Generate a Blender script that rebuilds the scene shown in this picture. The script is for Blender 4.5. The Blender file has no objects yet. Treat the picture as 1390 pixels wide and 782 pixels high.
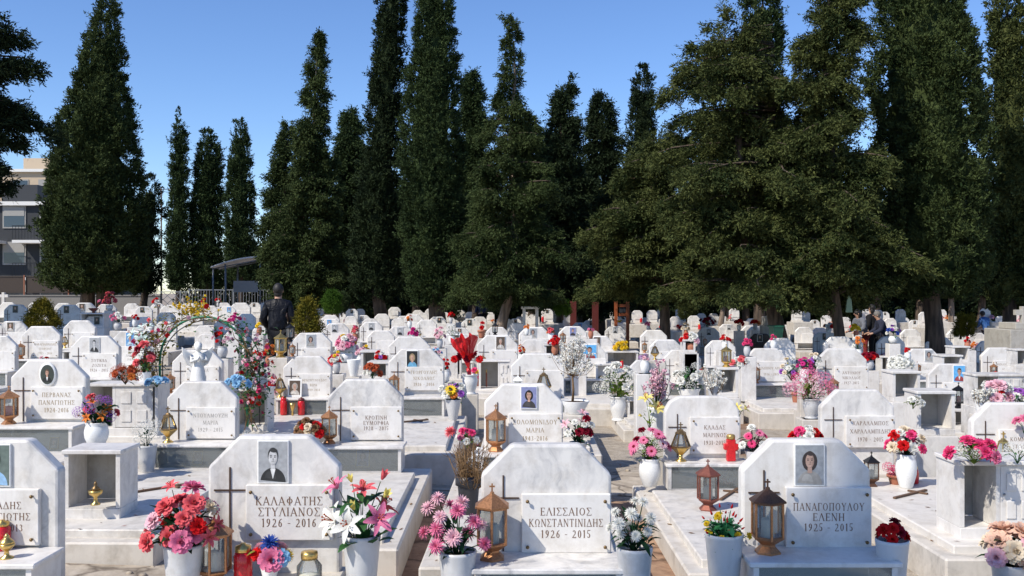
import bpy, bmesh, math, random
import numpy as np
from mathutils import Vector, Matrix

# ------------------------------------------------------------------ basics
F, CX, HY, HC = 1300.0, 695.0, 398.0, 1.70     # focal (px of a 1390 px wide view), centre, horizon, eye height
scene = bpy.context.scene
COL = scene.collection
rnd = random.Random(7)
PI = math.pi
def PX(x, Z): return (x - CX) * Z / F
def PZ(y, Z): return HC - (y - HY) * Z / F
def zg(X, Y):
    """height of the ground"""
    k = 1.0 if Y < 60 else max(0.0, 1 - (Y - 60) / 80)
    return -0.6 * math.tanh(X / 18.0) * k

# ------------------------------------------------------------------ materials
MATS = {}
def newmat(name):
    m = bpy.data.materials.new(name); m.use_nodes = True
    nt = m.node_tree; b = nt.nodes['Principled BSDF']
    MATS[name] = m
    return m, nt, b
def N(nt, t, **kw):
    n = nt.nodes.new(t)
    for k, v in kw.items():
        if k in n.inputs.keys(): n.inputs[k].default_value = v
        else: setattr(n, k, v)
    return n
def ramp(nt, pts):
    r = nt.nodes.new('ShaderNodeValToRGB')
    e = r.color_ramp.elements
    e[0].position, e[0].color = pts[0][0], (*pts[0][1], 1)
    e[1].position, e[1].color = pts[1][0], (*pts[1][1], 1)
    for p, c in pts[2:]:
        x = e.new(p); x.color = (*c, 1)
    return r
def coords(nt, scale=1.0, spread=37.0, sc3=None):
    """object coordinates shifted by the object's own random number"""
    tc = N(nt, 'ShaderNodeTexCoord'); oi = N(nt, 'ShaderNodeObjectInfo')
    mul = N(nt, 'ShaderNodeMath', operation='MULTIPLY'); mul.inputs[1].default_value = spread
    nt.links.new(oi.outputs['Random'], mul.inputs[0])
    add = N(nt, 'ShaderNodeVectorMath', operation='ADD')
    nt.links.new(tc.outputs['Object'], add.inputs[0]); nt.links.new(mul.outputs[0], add.inputs[1])
    mp = N(nt, 'ShaderNodeMapping'); mp.inputs['Scale'].default_value = sc3 or (scale, scale, scale)
    nt.links.new(add.outputs[0], mp.inputs['Vector'])
    return mp.outputs['Vector'], oi.outputs['Random']
def bump(nt, b, h, strength=0.2, dist=0.01):
    bp = N(nt, 'ShaderNodeBump'); bp.inputs['Strength'].default_value = strength; bp.inputs['Distance'].default_value = dist
    nt.links.new(h, bp.inputs['Height']); nt.links.new(bp.outputs[0], b.inputs['Normal'])
def plain(name, col, rough=0.6, metal=0.0, var=0.15, scale=20.0, bmp=0.0, spec=None):
    m, nt, b = newmat(name)
    v, r = coords(nt, scale)
    n = N(nt, 'ShaderNodeTexNoise'); n.inputs['Detail'].default_value = 4
    nt.links.new(v, n.inputs['Vector'])
    lo = tuple(max(0, c * (1 - var)) for c in col); hi = tuple(min(1, c * (1 + var)) for c in col)
    rp = ramp(nt, [(0.3, lo), (0.7, hi)])
    nt.links.new(n.outputs[0], rp.inputs[0]); nt.links.new(rp.outputs[0], b.inputs['Base Color'])
    b.inputs['Roughness'].default_value = rough; b.inputs['Metallic'].default_value = metal
    if spec is not None: b.inputs['Specular IOR Level'].default_value = spec
    if bmp: bump(nt, b, n.outputs[0], bmp)
    return m
def marble(name, base, vein, amount, rough=0.38):
    m, nt, b = newmat(name)
    v, r = coords(nt, 1.0)
    w = N(nt, 'ShaderNodeTexNoise'); w.inputs['Scale'].default_value = 2.2; w.inputs['Detail'].default_value = 5
    nt.links.new(v, w.inputs['Vector'])
    mx = N(nt, 'ShaderNodeVectorMath', operation='MULTIPLY_ADD')
    nt.links.new(w.outputs['Color'], mx.inputs[0]); mx.inputs[1].default_value = (0.7, 0.7, 0.7); nt.links.new(v, mx.inputs[2])
    st = N(nt, 'ShaderNodeMapping'); st.inputs['Scale'].default_value = (9, 9, 2.2); st.inputs['Rotation'].default_value = (0.1, 0.45, 0.2)
    nt.links.new(mx.outputs[0], st.inputs['Vector'])
    n = N(nt, 'ShaderNodeTexNoise'); n.inputs['Scale'].default_value = 1.0; n.inputs['Detail'].default_value = 7; n.inputs['Roughness'].default_value = 0.62
    nt.links.new(st.outputs[0], n.inputs['Vector'])
    rp = ramp(nt, [(0.28, vein), (0.62, base), (0.45, tuple(vein[i] * .35 + base[i] * .65 for i in range(3)))])
    nt.links.new(n.outputs[0], rp.inputs[0])
    # how strongly a stone is veined and how worn it is differs from stone to stone
    am = N(nt, 'ShaderNodeMath', operation='MULTIPLY_ADD'); nt.links.new(r, am.inputs[0]); am.inputs[1].default_value = 0.75 * amount; am.inputs[2].default_value = 0.2 * amount
    mix = N(nt, 'ShaderNodeMix', data_type='RGBA'); mix.inputs[6].default_value = (*base, 1)
    nt.links.new(am.outputs[0], mix.inputs[0]); nt.links.new(rp.outputs[0], mix.inputs[7])
    d = N(nt, 'ShaderNodeTexNoise'); d.inputs['Scale'].default_value = 6; d.inputs['Detail'].default_value = 8; d.inputs['Roughness'].default_value = 0.7
    nt.links.new(v, d.inputs['Vector'])
    dr = ramp(nt, [(0.36, (0.62, 0.57, 0.5)), (0.52, (1, 1, 1))]); nt.links.new(d.outputs[0], dr.inputs[0])
    sm = N(nt, 'ShaderNodeMapping'); sm.inputs['Scale'].default_value = (26, 26, 1.6); nt.links.new(v, sm.inputs['Vector'])
    sn = N(nt, 'ShaderNodeTexNoise'); sn.inputs['Scale'].default_value = 1.0; sn.inputs['Detail'].default_value = 4; nt.links.new(sm.outputs[0], sn.inputs['Vector'])
    sr = ramp(nt, [(0.30, (.66, .63, .58)), (0.50, (1, 1, 1))]); nt.links.new(sn.outputs[0], sr.inputs[0])
    ms_ = N(nt, 'ShaderNodeMix', data_type='RGBA', blend_type='MULTIPLY'); ms_.inputs[0].default_value = 0.16
    nt.links.new(mix.outputs[2], ms_.inputs[6]); nt.links.new(sr.outputs[0], ms_.inputs[7]); mix = ms_
    mul = N(nt, 'ShaderNodeMix', data_type='RGBA', blend_type='MULTIPLY'); mul.inputs[0].default_value = 0.42
    nt.links.new(mix.outputs[2], mul.inputs[6]); nt.links.new(dr.outputs[0], mul.inputs[7])
    nt.links.new(mul.outputs[2], b.inputs['Base Color'])
    b.inputs['Roughness'].default_value = rough
    bump(nt, b, d.outputs[0], 0.08, 0.004)
    return m
marble('marble', (0.735, 0.71, 0.672), (0.35, 0.345, 0.345), .95)
marble('plaque_marble', (0.75, 0.725, 0.685), (0.47, 0.46, 0.46), 0.7)
marble('kerb_marble', (0.61, 0.57, 0.51), (0.35, 0.33, 0.295), .9, 0.55)
marble('slab_marble', (0.68, 0.645, 0.59), (0.38, 0.37, 0.355), .9, 0.45)
marble('grey_marble', (0.42, 0.43, 0.45), (0.25, 0.26, 0.28), 0.9)
marble('veined_marble', (0.73, 0.705, 0.667), (0.23, 0.235, 0.255), 1.25)
marble('pot_marble', (0.60, 0.60, 0.595), (0.36, 0.37, 0.38), 1.0, 0.4)
marble('dark_granite', (0.05, 0.045, 0.045), (0.02, 0.02, 0.02), 0.9, 0.2)
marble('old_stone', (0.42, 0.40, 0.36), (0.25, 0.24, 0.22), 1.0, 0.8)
for nm, c, r, mt, va in [
    ('copper', (0.46, 0.22, 0.10), .42, .75, .25), ('bronze', (0.20, 0.13, 0.06), .45, .8, .3), ('brass', (0.62, 0.42, 0.14), .3, .9, .15),
    ('dark_panel', (0.05, 0.036, 0.028), .7, .2, .3), ('dark_copper', (0.13, 0.065, 0.04), .5, .6, .3), ('rust_red_metal', (0.23, 0.08, 0.055), .5, .5, .25), ('black_metal', (0.02, 0.02, 0.022), .4, .5, .2),
    ('cross_metal', (0.10, 0.06, 0.04), .5, .6, .2), ('letter', (0.16, 0.085, 0.045), .6, 0, .2), ('letter_gold', (0.30, 0.21, 0.10), .6, .1, .2),
    ('letter_grey', (0.30, 0.28, 0.25), .7, 0, .2),
    ('wood', (0.12, 0.065, 0.035), .7, 0, .35), ('white_paint', (0.78, 0.77, 0.74), .5, 0, .05), ('white_ceramic', (0.76, 0.76, 0.74), .3, 0, .07),
    ('grey_ceramic', (0.50, 0.50, 0.50), .45, 0, .12), ('terracotta', (0.40, 0.15, 0.085), .75, 0, .15), ('black_plastic', (0.025, 0.025, 0.03), .45, 0, .2),
    ('soil', (0.09, 0.06, 0.04), .95, 0, .4), ('red_glass', (0.55, 0.015, 0.02), .15, 0, .2), ('candle_wax', (0.75, 0.7, 0.58), .6, 0, .06),
    ('jug_plastic', (0.74, 0.76, 0.77), .4, 0, .04), ('pale_green_bag', (0.16, 0.24, 0.16), .5, 0, .1), ('green_plastic', (0.015, 0.11, 0.06), .4, 0, .1), ('arch_green', (0.015, 0.2, 0.11), .4, 0, .1),
    ('paper_white', (0.78, 0.77, 0.74), .8, 0, .03), ('red_wrap', (0.62, 0.015, 0.02), .35, 0, .35), ('gold_frame', (0.5, 0.34, 0.12), .35, .7, .2),
    ('concrete', (0.20, 0.19, 0.175), .9, 0, .2), ('charcoal_wall', (0.020, 0.023, 0.028), .7, 0, .15), ('beige_wall', (0.48, 0.38, 0.27), .85, 0, .06),
    ('white_wall', (0.7, 0.69, 0.66), .8, 0, .04), ('window_glass', (0.05, 0.07, 0.09), .08, 0, .2), ('shutter', (0.30, 0.29, 0.27), .6, 0, .05),
    ('brick', (0.30, 0.12, 0.07), .85, 0, .25), ('steel', (0.22, 0.235, 0.25), .5, .4, .12), ('roof_sheet', (0.62, 0.64, 0.66), .4, .2, .1),
    ('orange_paint', (0.30, 0.075, 0.02), .5, 0, .15), ('red_paint', (0.10, 0.016, 0.012), .5, 0, .2), ('blue_paint', (0.03, 0.09, 0.25), .5, 0, .15),
    ('jacket_cloth', (0.004, 0.0045, 0.008), .5, 0, .4), ('trousers_cloth', (0.012, 0.012, 0.014), .85, 0, .3), ('hair', (0.012, 0.01, 0.009), .6, 0, .3),
    ('grey_cloth', (0.16, 0.17, 0.2), .9, 0, .2), ('red_cloth', (0.22, 0.03, 0.03), .9, 0, .2), ('navy_cloth', (0.03, 0.035, 0.06), .9, 0, .2), ('grey_hair', (0.16, 0.15, 0.14), .7, 0, .2),
    ('skin', (0.50, 0.29, 0.20), .55, 0, .08), ('sand', (0.42, 0.33, 0.22), .95, 0, .2), ('dark_tarp', (0.03, 0.035, 0.03), .6, 0, .3)]:
    plain(nm, c, r, mt, va, bmp=0.05 if mt else 0.0)
def leafmat(name, c1, c2, rough=0.7, sc=1.3, fine=9.0, trans=0.08, spec=.06):
    m, nt, b = newmat(name)
    v, r = coords(nt, 1.0)
    n1 = N(nt, 'ShaderNodeTexNoise'); n1.inputs['Scale'].default_value = sc; n1.inputs['Detail'].default_value = 3
    n2 = N(nt, 'ShaderNodeTexNoise'); n2.inputs['Scale'].default_value = fine; n2.inputs['Detail'].default_value = 2
    nt.links.new(v, n1.inputs['Vector']); nt.links.new(v, n2.inputs['Vector'])
    a = N(nt, 'ShaderNodeMath', operation='ADD'); nt.links.new(n1.outputs[0], a.inputs[0]); nt.links.new(n2.outputs[0], a.inputs[1])
    h = N(nt, 'ShaderNodeMath', operation='MULTIPLY'); h.inputs[1].default_value = 0.5; nt.links.new(a.outputs[0], h.inputs[0])
    rp = ramp(nt, [(0.36, c1), (0.64, c2)]); nt.links.new(h.outputs[0], rp.inputs[0])
    nt.links.new(rp.outputs[0], b.inputs['Base Color']); b.inputs['Roughness'].default_value = rough
    b.inputs['Specular IOR Level'].default_value = spec
    if trans:
        t = N(nt, 'ShaderNodeBsdfTranslucent'); nt.links.new(rp.outputs[0], t.inputs['Color'])
        ms = N(nt, 'ShaderNodeMixShader'); ms.inputs[0].default_value = trans
        nt.links.new(b.outputs[0], ms.inputs[1]); nt.links.new(t.outputs[0], ms.inputs[2])
        nt.links.new(ms.outputs[0], nt.nodes['Material Output'].inputs['Surface'])
    return m
leafmat('cypress_leaf', (0.013, 0.025, 0.011), (0.058, 0.086, 0.031))
leafmat('dark_leaf', (0.010, 0.018, 0.009), (0.034, 0.050, 0.021))
leafmat('olive_leaf', (0.012, 0.025, 0.009), (0.104, 0.118, 0.038))
leafmat('mid_leaf', (0.014, 0.027, 0.010), (0.074, 0.098, 0.034))
leafmat('bright_leaf', (0.03, 0.075, 0.012), (0.08, 0.15, 0.02))
leafmat('golden_leaf', (0.06, 0.065, 0.010), (0.20, 0.16, 0.02), sc=6)
leafmat('flower_leaf', (0.018, 0.07, 0.018), (0.05, 0.15, 0.04), rough=.5, sc=9, trans=.2, spec=.3)
leafmat('flower_leaf_bright', (0.02, 0.13, 0.04), (0.06, 0.26, 0.09), rough=.5, sc=9, trans=.2, spec=.3)
leafmat('flower_leaf_dark', (0.008, 0.03, 0.012), (0.025, 0.07, 0.03), sc=9, trans=.2)
leafmat('flower_leaf_lime', (0.07, 0.14, 0.02), (0.2, 0.28, 0.05), sc=9, trans=.2)
leafmat('dry_twig', (0.10, 0.06, 0.03), (0.30, 0.19, 0.10), sc=12, trans=0)
PET = {'pink': ((.62, .10, .22), (.75, .28, .42)), 'hotpink': ((.62, .02, .12), (.75, .10, .25)), 'palepink': ((.72, .33, .42), (.8, .6, .63)),
       'coral': ((.66, .05, .08), (.75, .2, .2)), 'red': ((.45, .005, .01), (.65, .02, .02)), 'darkred': ((.12, .004, .012), (.28, .01, .03)),
       'magenta': ((.45, .01, .14), (.62, .05, .26)), 'white': ((.66, .65, .58), (.82, .82, .78)), 'cream': ((.66, .52, .36), (.78, .70, .55)),
       'yellow': ((.72, .45, .01), (.8, .6, .05)), 'lemon': ((.75, .62, .12), (.8, .72, .3)), 'orange': ((.65, .14, .02), (.75, .3, .08)),
       'purple': ((.25, .05, .38), (.45, .18, .58)), 'blue': ((.01, .03, .22), (.05, .12, .42)), 'skyblue': ((.16, .40, .68), (.42, .66, .8)),
       'rust': ((.32, .045, .02), (.5, .12, .05)), 'mint': ((.5, .68, .6), (.72, .8, .75)), 'peach': ((.70, .38, .27), (.8, .62, .48)), 'brown': ((.12, .06, .03), (.3, .17, .09))}
for k, (a, b_) in PET.items(): leafmat('petal_' + k, a, b_, rough=.6, sc=14, fine=30, trans=.18)
def glass(name, tint, refl=0.10, density=0.12):
    """thin clear pane: mostly lets light straight through, with a mirror layer"""
    m, nt, b = newmat(name)
    tr = N(nt, 'ShaderNodeBsdfTransparent'); tr.inputs[0].default_value = (*tint, 1)
    gl = N(nt, 'ShaderNodeBsdfGlossy'); gl.inputs['Roughness'].default_value = 0.03
    fr = N(nt, 'ShaderNodeFresnel'); fr.inputs['IOR'].default_value = 1.5
    ad = N(nt, 'ShaderNodeMath', operation='ADD'); ad.inputs[1].default_value = refl; nt.links.new(fr.outputs[0], ad.inputs[0])
    ms = N(nt, 'ShaderNodeMixShader'); nt.links.new(ad.outputs[0], ms.inputs[0])
    nt.links.new(tr.outputs[0], ms.inputs[1]); nt.links.new(gl.outputs[0], ms.inputs[2])
    df = N(nt, 'ShaderNodeBsdfDiffuse'); df.inputs[0].default_value = (.5, .52, .5, 1)
    m2 = N(nt, 'ShaderNodeMixShader'); m2.inputs[0].default_value = density
    nt.links.new(ms.outputs[0], m2.inputs[1]); nt.links.new(df.outputs[0], m2.inputs[2])
    nt.links.new(m2.outputs[0], nt.nodes['Material Output'].inputs['Surface'])
glass('pane', (.86, .89, .88)); glass('clear_jar', (.93, .95, .95), .06, .1); glass('case_pane', (.86, .90, .88), .05, .2)
glass('wrap_clear', (.85, .87, .88), .12, .25)
def barkmat(name, c1, c2):
    m, nt, b = newmat(name)
    v, r = coords(nt, 1, sc3=(14, 14, 2.2))
    n = N(nt, 'ShaderNodeTexNoise'); n.inputs['Scale'].default_value = 1.0; n.inputs['Detail'].default_value = 6
    nt.links.new(v, n.inputs['Vector']); rp = ramp(nt, [(0.35, c1), (0.65, c2)]); nt.links.new(n.outputs[0], rp.inputs[0])
    nt.links.new(rp.outputs[0], b.inputs['Base Color']); b.inputs['Roughness'].default_value = .9
    bump(nt, b, n.outputs[0], .8, .05)
barkmat('bark', (.035, .026, .02), (.12, .085, .06)); barkmat('pale_bark', (.11, .085, .065), (.30, .23, .18)); barkmat('limewash', (.5, .49, .46), (.74, .73, .7))
def foldmat(name, sc, st):
    m = MATS[name]; nt = m.node_tree; b = nt.nodes['Principled BSDF']; v, r = coords(nt, 1, sc3=(sc, sc, sc * .6))
    b.inputs['Specular IOR Level'].default_value = .22
    n = N(nt, 'ShaderNodeTexNoise'); n.inputs['Scale'].default_value = 1; n.inputs['Detail'].default_value = 3; n.inputs['Distortion'].default_value = .8
    nt.links.new(v, n.inputs['Vector']); bump(nt, b, n.outputs[0], st, .06)
for nm_ in ('jacket_cloth', 'trousers_cloth', 'grey_cloth', 'navy_cloth', 'red_cloth', 'blue_paint'): foldmat(nm_, 9, .7)
def groundmat():
    m, nt, b = newmat('ground_mix')
    tc = N(nt, 'ShaderNodeTexCoord')
    def noise(sc, det, rough=.55):
        n = N(nt, 'ShaderNodeTexNoise'); n.inputs['Scale'].default_value = sc; n.inputs['Detail'].default_value = det; n.inputs['Roughness'].default_value = rough
        nt.links.new(tc.outputs['Object'], n.inputs['Vector']); return n
    a = noise(.55, 5); d = noise(9, 8, .7); g = noise(60, 3)
    soil = ramp(nt, [(.3, (.16, .09, .055)), (.7, (.34, .22, .14))]); nt.links.new(d.outputs[0], soil.inputs[0])
    conc = ramp(nt, [(.3, (.27, .23, .18)), (.7, (.50, .44, .36))]); nt.links.new(d.outputs[0], conc.inputs[0])
    mk = ramp(nt, [(.42, (0, 0, 0)), (.47, (1, 1, 1))]); nt.links.new(a.outputs[0], mk.inputs[0])
    mx = N(nt, 'ShaderNodeMix', data_type='RGBA'); nt.links.new(mk.outputs[0], mx.inputs[0]); nt.links.new(soil.outputs[0], mx.inputs[6]); nt.links.new(conc.outputs[0], mx.inputs[7])
    gr = ramp(nt, [(.3, (.72, .70, .68)), (.65, (1, 1, 1))]); nt.links.new(g.outputs[0], gr.inputs[0])
    ml = N(nt, 'ShaderNodeMix', data_type='RGBA', blend_type='MULTIPLY'); ml.inputs[0].default_value = .8
    nt.links.new(mx.outputs[2], ml.inputs[6]); nt.links.new(gr.outputs[0], ml.inputs[7])
    nt.links.new(ml.outputs[2], b.inputs['Base Color']); b.inputs['Roughness'].default_value = .95
    ad = N(nt, 'ShaderNodeMath', operation='ADD'); nt.links.new(d.outputs[0], ad.inputs[0]); nt.links.new(g.outputs[0], ad.inputs[1])
    bump(nt, b, ad.outputs[0], .6, .03)
groundmat()
def pathmat(name, c1, c2):
    m, nt, b = newmat(name)
    tc = N(nt, 'ShaderNodeTexCoord')
    w = N(nt, 'ShaderNodeTexNoise'); w.inputs['Scale'].default_value = 1.5; w.inputs['Detail'].default_value = 4
    nt.links.new(tc.outputs['Object'], w.inputs['Vector'])
    mx = N(nt, 'ShaderNodeVectorMath', operation='MULTIPLY_ADD'); nt.links.new(w.outputs['Color'], mx.inputs[0]); mx.inputs[1].default_value = (.8, .8, .8); nt.links.new(tc.outputs['Object'], mx.inputs[2])
    vo = N(nt, 'ShaderNodeTexVoronoi', feature='DISTANCE_TO_EDGE'); vo.inputs['Scale'].default_value = 1.1; nt.links.new(mx.outputs[0], vo.inputs['Vector'])
    cr = ramp(nt, [(0.0, (.25, .22, .2)), (.03, (1, 1, 1))]); nt.links.new(vo.outputs[0], cr.inputs[0])
    n = N(nt, 'ShaderNodeTexNoise'); n.inputs['Scale'].default_value = 5; n.inputs['Detail'].default_value = 9; n.inputs['Roughness'].default_value = .7
    nt.links.new(tc.outputs['Object'], n.inputs['Vector']); rp = ramp(nt, [(.35, c1), (.65, c2)]); nt.links.new(n.outputs[0], rp.inputs[0])
    ml = N(nt, 'ShaderNodeMix', data_type='RGBA', blend_type='MULTIPLY'); ml.inputs[0].default_value = .85
    nt.links.new(rp.outputs[0], ml.inputs[6]); nt.links.new(cr.outputs[0], ml.inputs[7]); nt.links.new(ml.outputs[2], b.inputs['Base Color'])
    b.inputs['Roughness'].default_value = .92; bump(nt, b, n.outputs[0], .5, .03)
pathmat('path_concrete', (.29, .24, .18), (.52, .45, .36))
pathmat('red_soil', (.20, .11, .065), (.42, .27, .17))

# ------------------------------------------------------------------ mesh building
BEV = {}
def beveled(vs, fs, b, seg=2):
    key = (tuple(tuple(round(c, 5) for c in v) for v in vs), b, seg)
    if key in BEV: return BEV[key]
    bm = bmesh.new()
    bv = [bm.verts.new(v) for v in vs]
    for f in fs: bm.faces.new([bv[i] for i in f])
    bm.normal_update()
    bmesh.ops.bevel(bm, geom=list(bm.edges), offset=b, segments=seg, profile=0.5, affect='EDGES', clamp_overlap=True)
    bm.verts.index_update()
    r = ([tuple(v.co) for v in bm.verts], [tuple(v.index for v in f.verts) for f in bm.faces])
    bm.free(); BEV[key] = r
    return r
class MB:
    def __init__(s): s.v = []; s.f = []; s.m = []; s.sm = []
    def add(s, vs, fs, m=0, sm=False):
        o = len(s.v); s.v.extend(tuple(v) for v in vs)
        for f in fs: s.f.append(tuple(i + o for i in f)); s.m.append(m); s.sm.append(sm)
        return s
    def xf(s, M):
        s.v = [tuple(M @ Vector(v)) for v in s.v]; return s
    def merge(s, o, M=None):
        return s._merge(o, M)
    def _merge(s, o, M):
        k = len(s.v); s.v.extend([tuple(M @ Vector(v)) for v in o.v] if M else o.v)
        for f, m, sm in zip(o.f, o.m, o.sm): s.f.append(tuple(i + k for i in f)); s.m.append(m); s.sm.append(sm)
        return s
    def box(s, x0, x1, y0, y1, z0, z1, m=0, b=0.0, seg=1):
        vs = [(x0, y0, z0), (x1, y0, z0), (x1, y1, z0), (x0, y1, z0), (x0, y0, z1), (x1, y0, z1), (x1, y1, z1), (x0, y1, z1)]
        fs = [(3, 2, 1, 0), (4, 5, 6, 7), (0, 1, 5, 4), (1, 2, 6, 5), (2, 3, 7, 6), (3, 0, 4, 7)]
        if b: vs, fs = beveled(vs, fs, b, seg)
        return s.add(vs, fs, m)
    def prism(s, poly, y0, y1, m=0, b=0.0, seg=2):
        """poly in x,z (counter-clockwise seen from -y), run from y0 (front) to y1"""
        n = len(poly)
        vs = [(x, y0, z) for x, z in poly] + [(x, y1, z) for x, z in poly]
        fs = [tuple(range(n)), tuple(range(2 * n - 1, n - 1, -1))] + [((i + 1) % n, i, i + n, (i + 1) % n + n) for i in range(n)]
        if b: vs, fs = beveled(vs, fs, b, seg)
        return s.add(vs, fs, m)
    def lathe(s, prof, n=16, m=0, c=(0, 0, 0), sm=True, rot=0.0, cap=True, flat=1.0):
        vs = []; fs = []
        for r, z in prof:
            for i in range(n):
                a = rot + 2 * PI * i / n
                vs.append((c[0] + r * math.cos(a), c[1] + r * math.sin(a) * flat, c[2] + z))
        k = len(prof)
        for j in range(k - 1):
            for i in range(n):
                fs.append((j * n + i, j * n + (i + 1) % n, (j + 1) * n + (i + 1) % n, (j + 1) * n + i))
        if cap:
            fs.append(tuple(range(n - 1, -1, -1))); fs.append(tuple((k - 1) * n + i for i in range(n)))
        return s.add(vs, fs, m, sm)
    def tube(s, pts, rad, n=6, m=0, sm=True):
        if not hasattr(rad, '__len__'): rad = [rad] * len(pts)
        pts = [Vector(p) for p in pts]; vs = []; fs = []
        for i, p in enumerate(pts):
            t = (pts[min(i + 1, len(pts) - 1)] - pts[max(i - 1, 0)])
            t = t.normalized() if t.length > 1e-9 else Vector((0, 0, 1))
            u = t.cross(Vector((0.31, 0.95, 0.05)));  u = u.normalized() if u.length > 1e-3 else Vector((1, 0, 0)); w = t.cross(u)
            for k in range(n):
                a = 2 * PI * k / n; vs.append(tuple(p + (u * math.cos(a) + w * math.sin(a)) * rad[i]))
        for j in range(len(pts) - 1):
            for k in range(n): fs.append((j * n + k, j * n + (k + 1) % n, (j + 1) * n + (k + 1) % n, (j + 1) * n + k))
        fs.append(tuple(range(n - 1, -1, -1))); fs.append(tuple((len(pts) - 1) * n + k for k in range(n)))
        return s.add(vs, fs, m, sm)
    def ball(s, c, r, m=0, n=10, k=6, sq=(1, 1, 1)):
        prof = [(max(1e-4, math.sin(PI * i / k)), -math.cos(PI * i / k)) for i in range(k + 1)]
        o = MB().lathe(prof, n, m)
        o.v = [(c[0] + x * r * sq[0], c[1] + y * r * sq[1], c[2] + z * r * sq[2]) for x, y, z in o.v]
        return s._merge(o, None)
    def mesh(s, name, mats):
        me = bpy.data.meshes.new(name); me.from_pydata(s.v, [], s.f)
        for m in mats: me.materials.append(MATS[m] if isinstance(m, str) else m)
        me.polygons.foreach_set('material_index', s.m); me.polygons.foreach_set('use_smooth', s.sm); me.update()
        return me
    def build(s, name, mats, parent=None, loc=(0, 0, 0), rz=0.0, sc=1.0):
        if isinstance(mats, str): mats = [mats]
        return link(name, s.mesh(name, mats), parent, loc, rz, sc)
def link(name, me, parent=None, loc=(0, 0, 0), rz=0.0, sc=1.0):
    o = bpy.data.objects.new(name, me); COL.objects.link(o)
    o.location = loc; o.rotation_euler = (0, 0, rz); o.scale = (sc, sc, sc) if not hasattr(sc, '__len__') else sc
    if parent: o.parent = parent
    return o
def thing(name, label, cat, loc=(0, 0, 0), rz=0.0, sc=1.0, group=None):
    o = bpy.data.objects.new(name, None); COL.objects.link(o); o.empty_display_size = .1
    o.location = loc; o.rotation_euler = (0, 0, rz); o.scale = (sc, sc, sc)
    return tag(o, label, cat, group)
def tag(o, label, cat, group=None, kind=None):
    if label: o['label'] = label
    if cat: o['category'] = cat
    if group: o['group'] = group
    if kind: o['kind'] = kind
    return o
def struct(o): o['kind'] = 'structure'; return o

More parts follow.
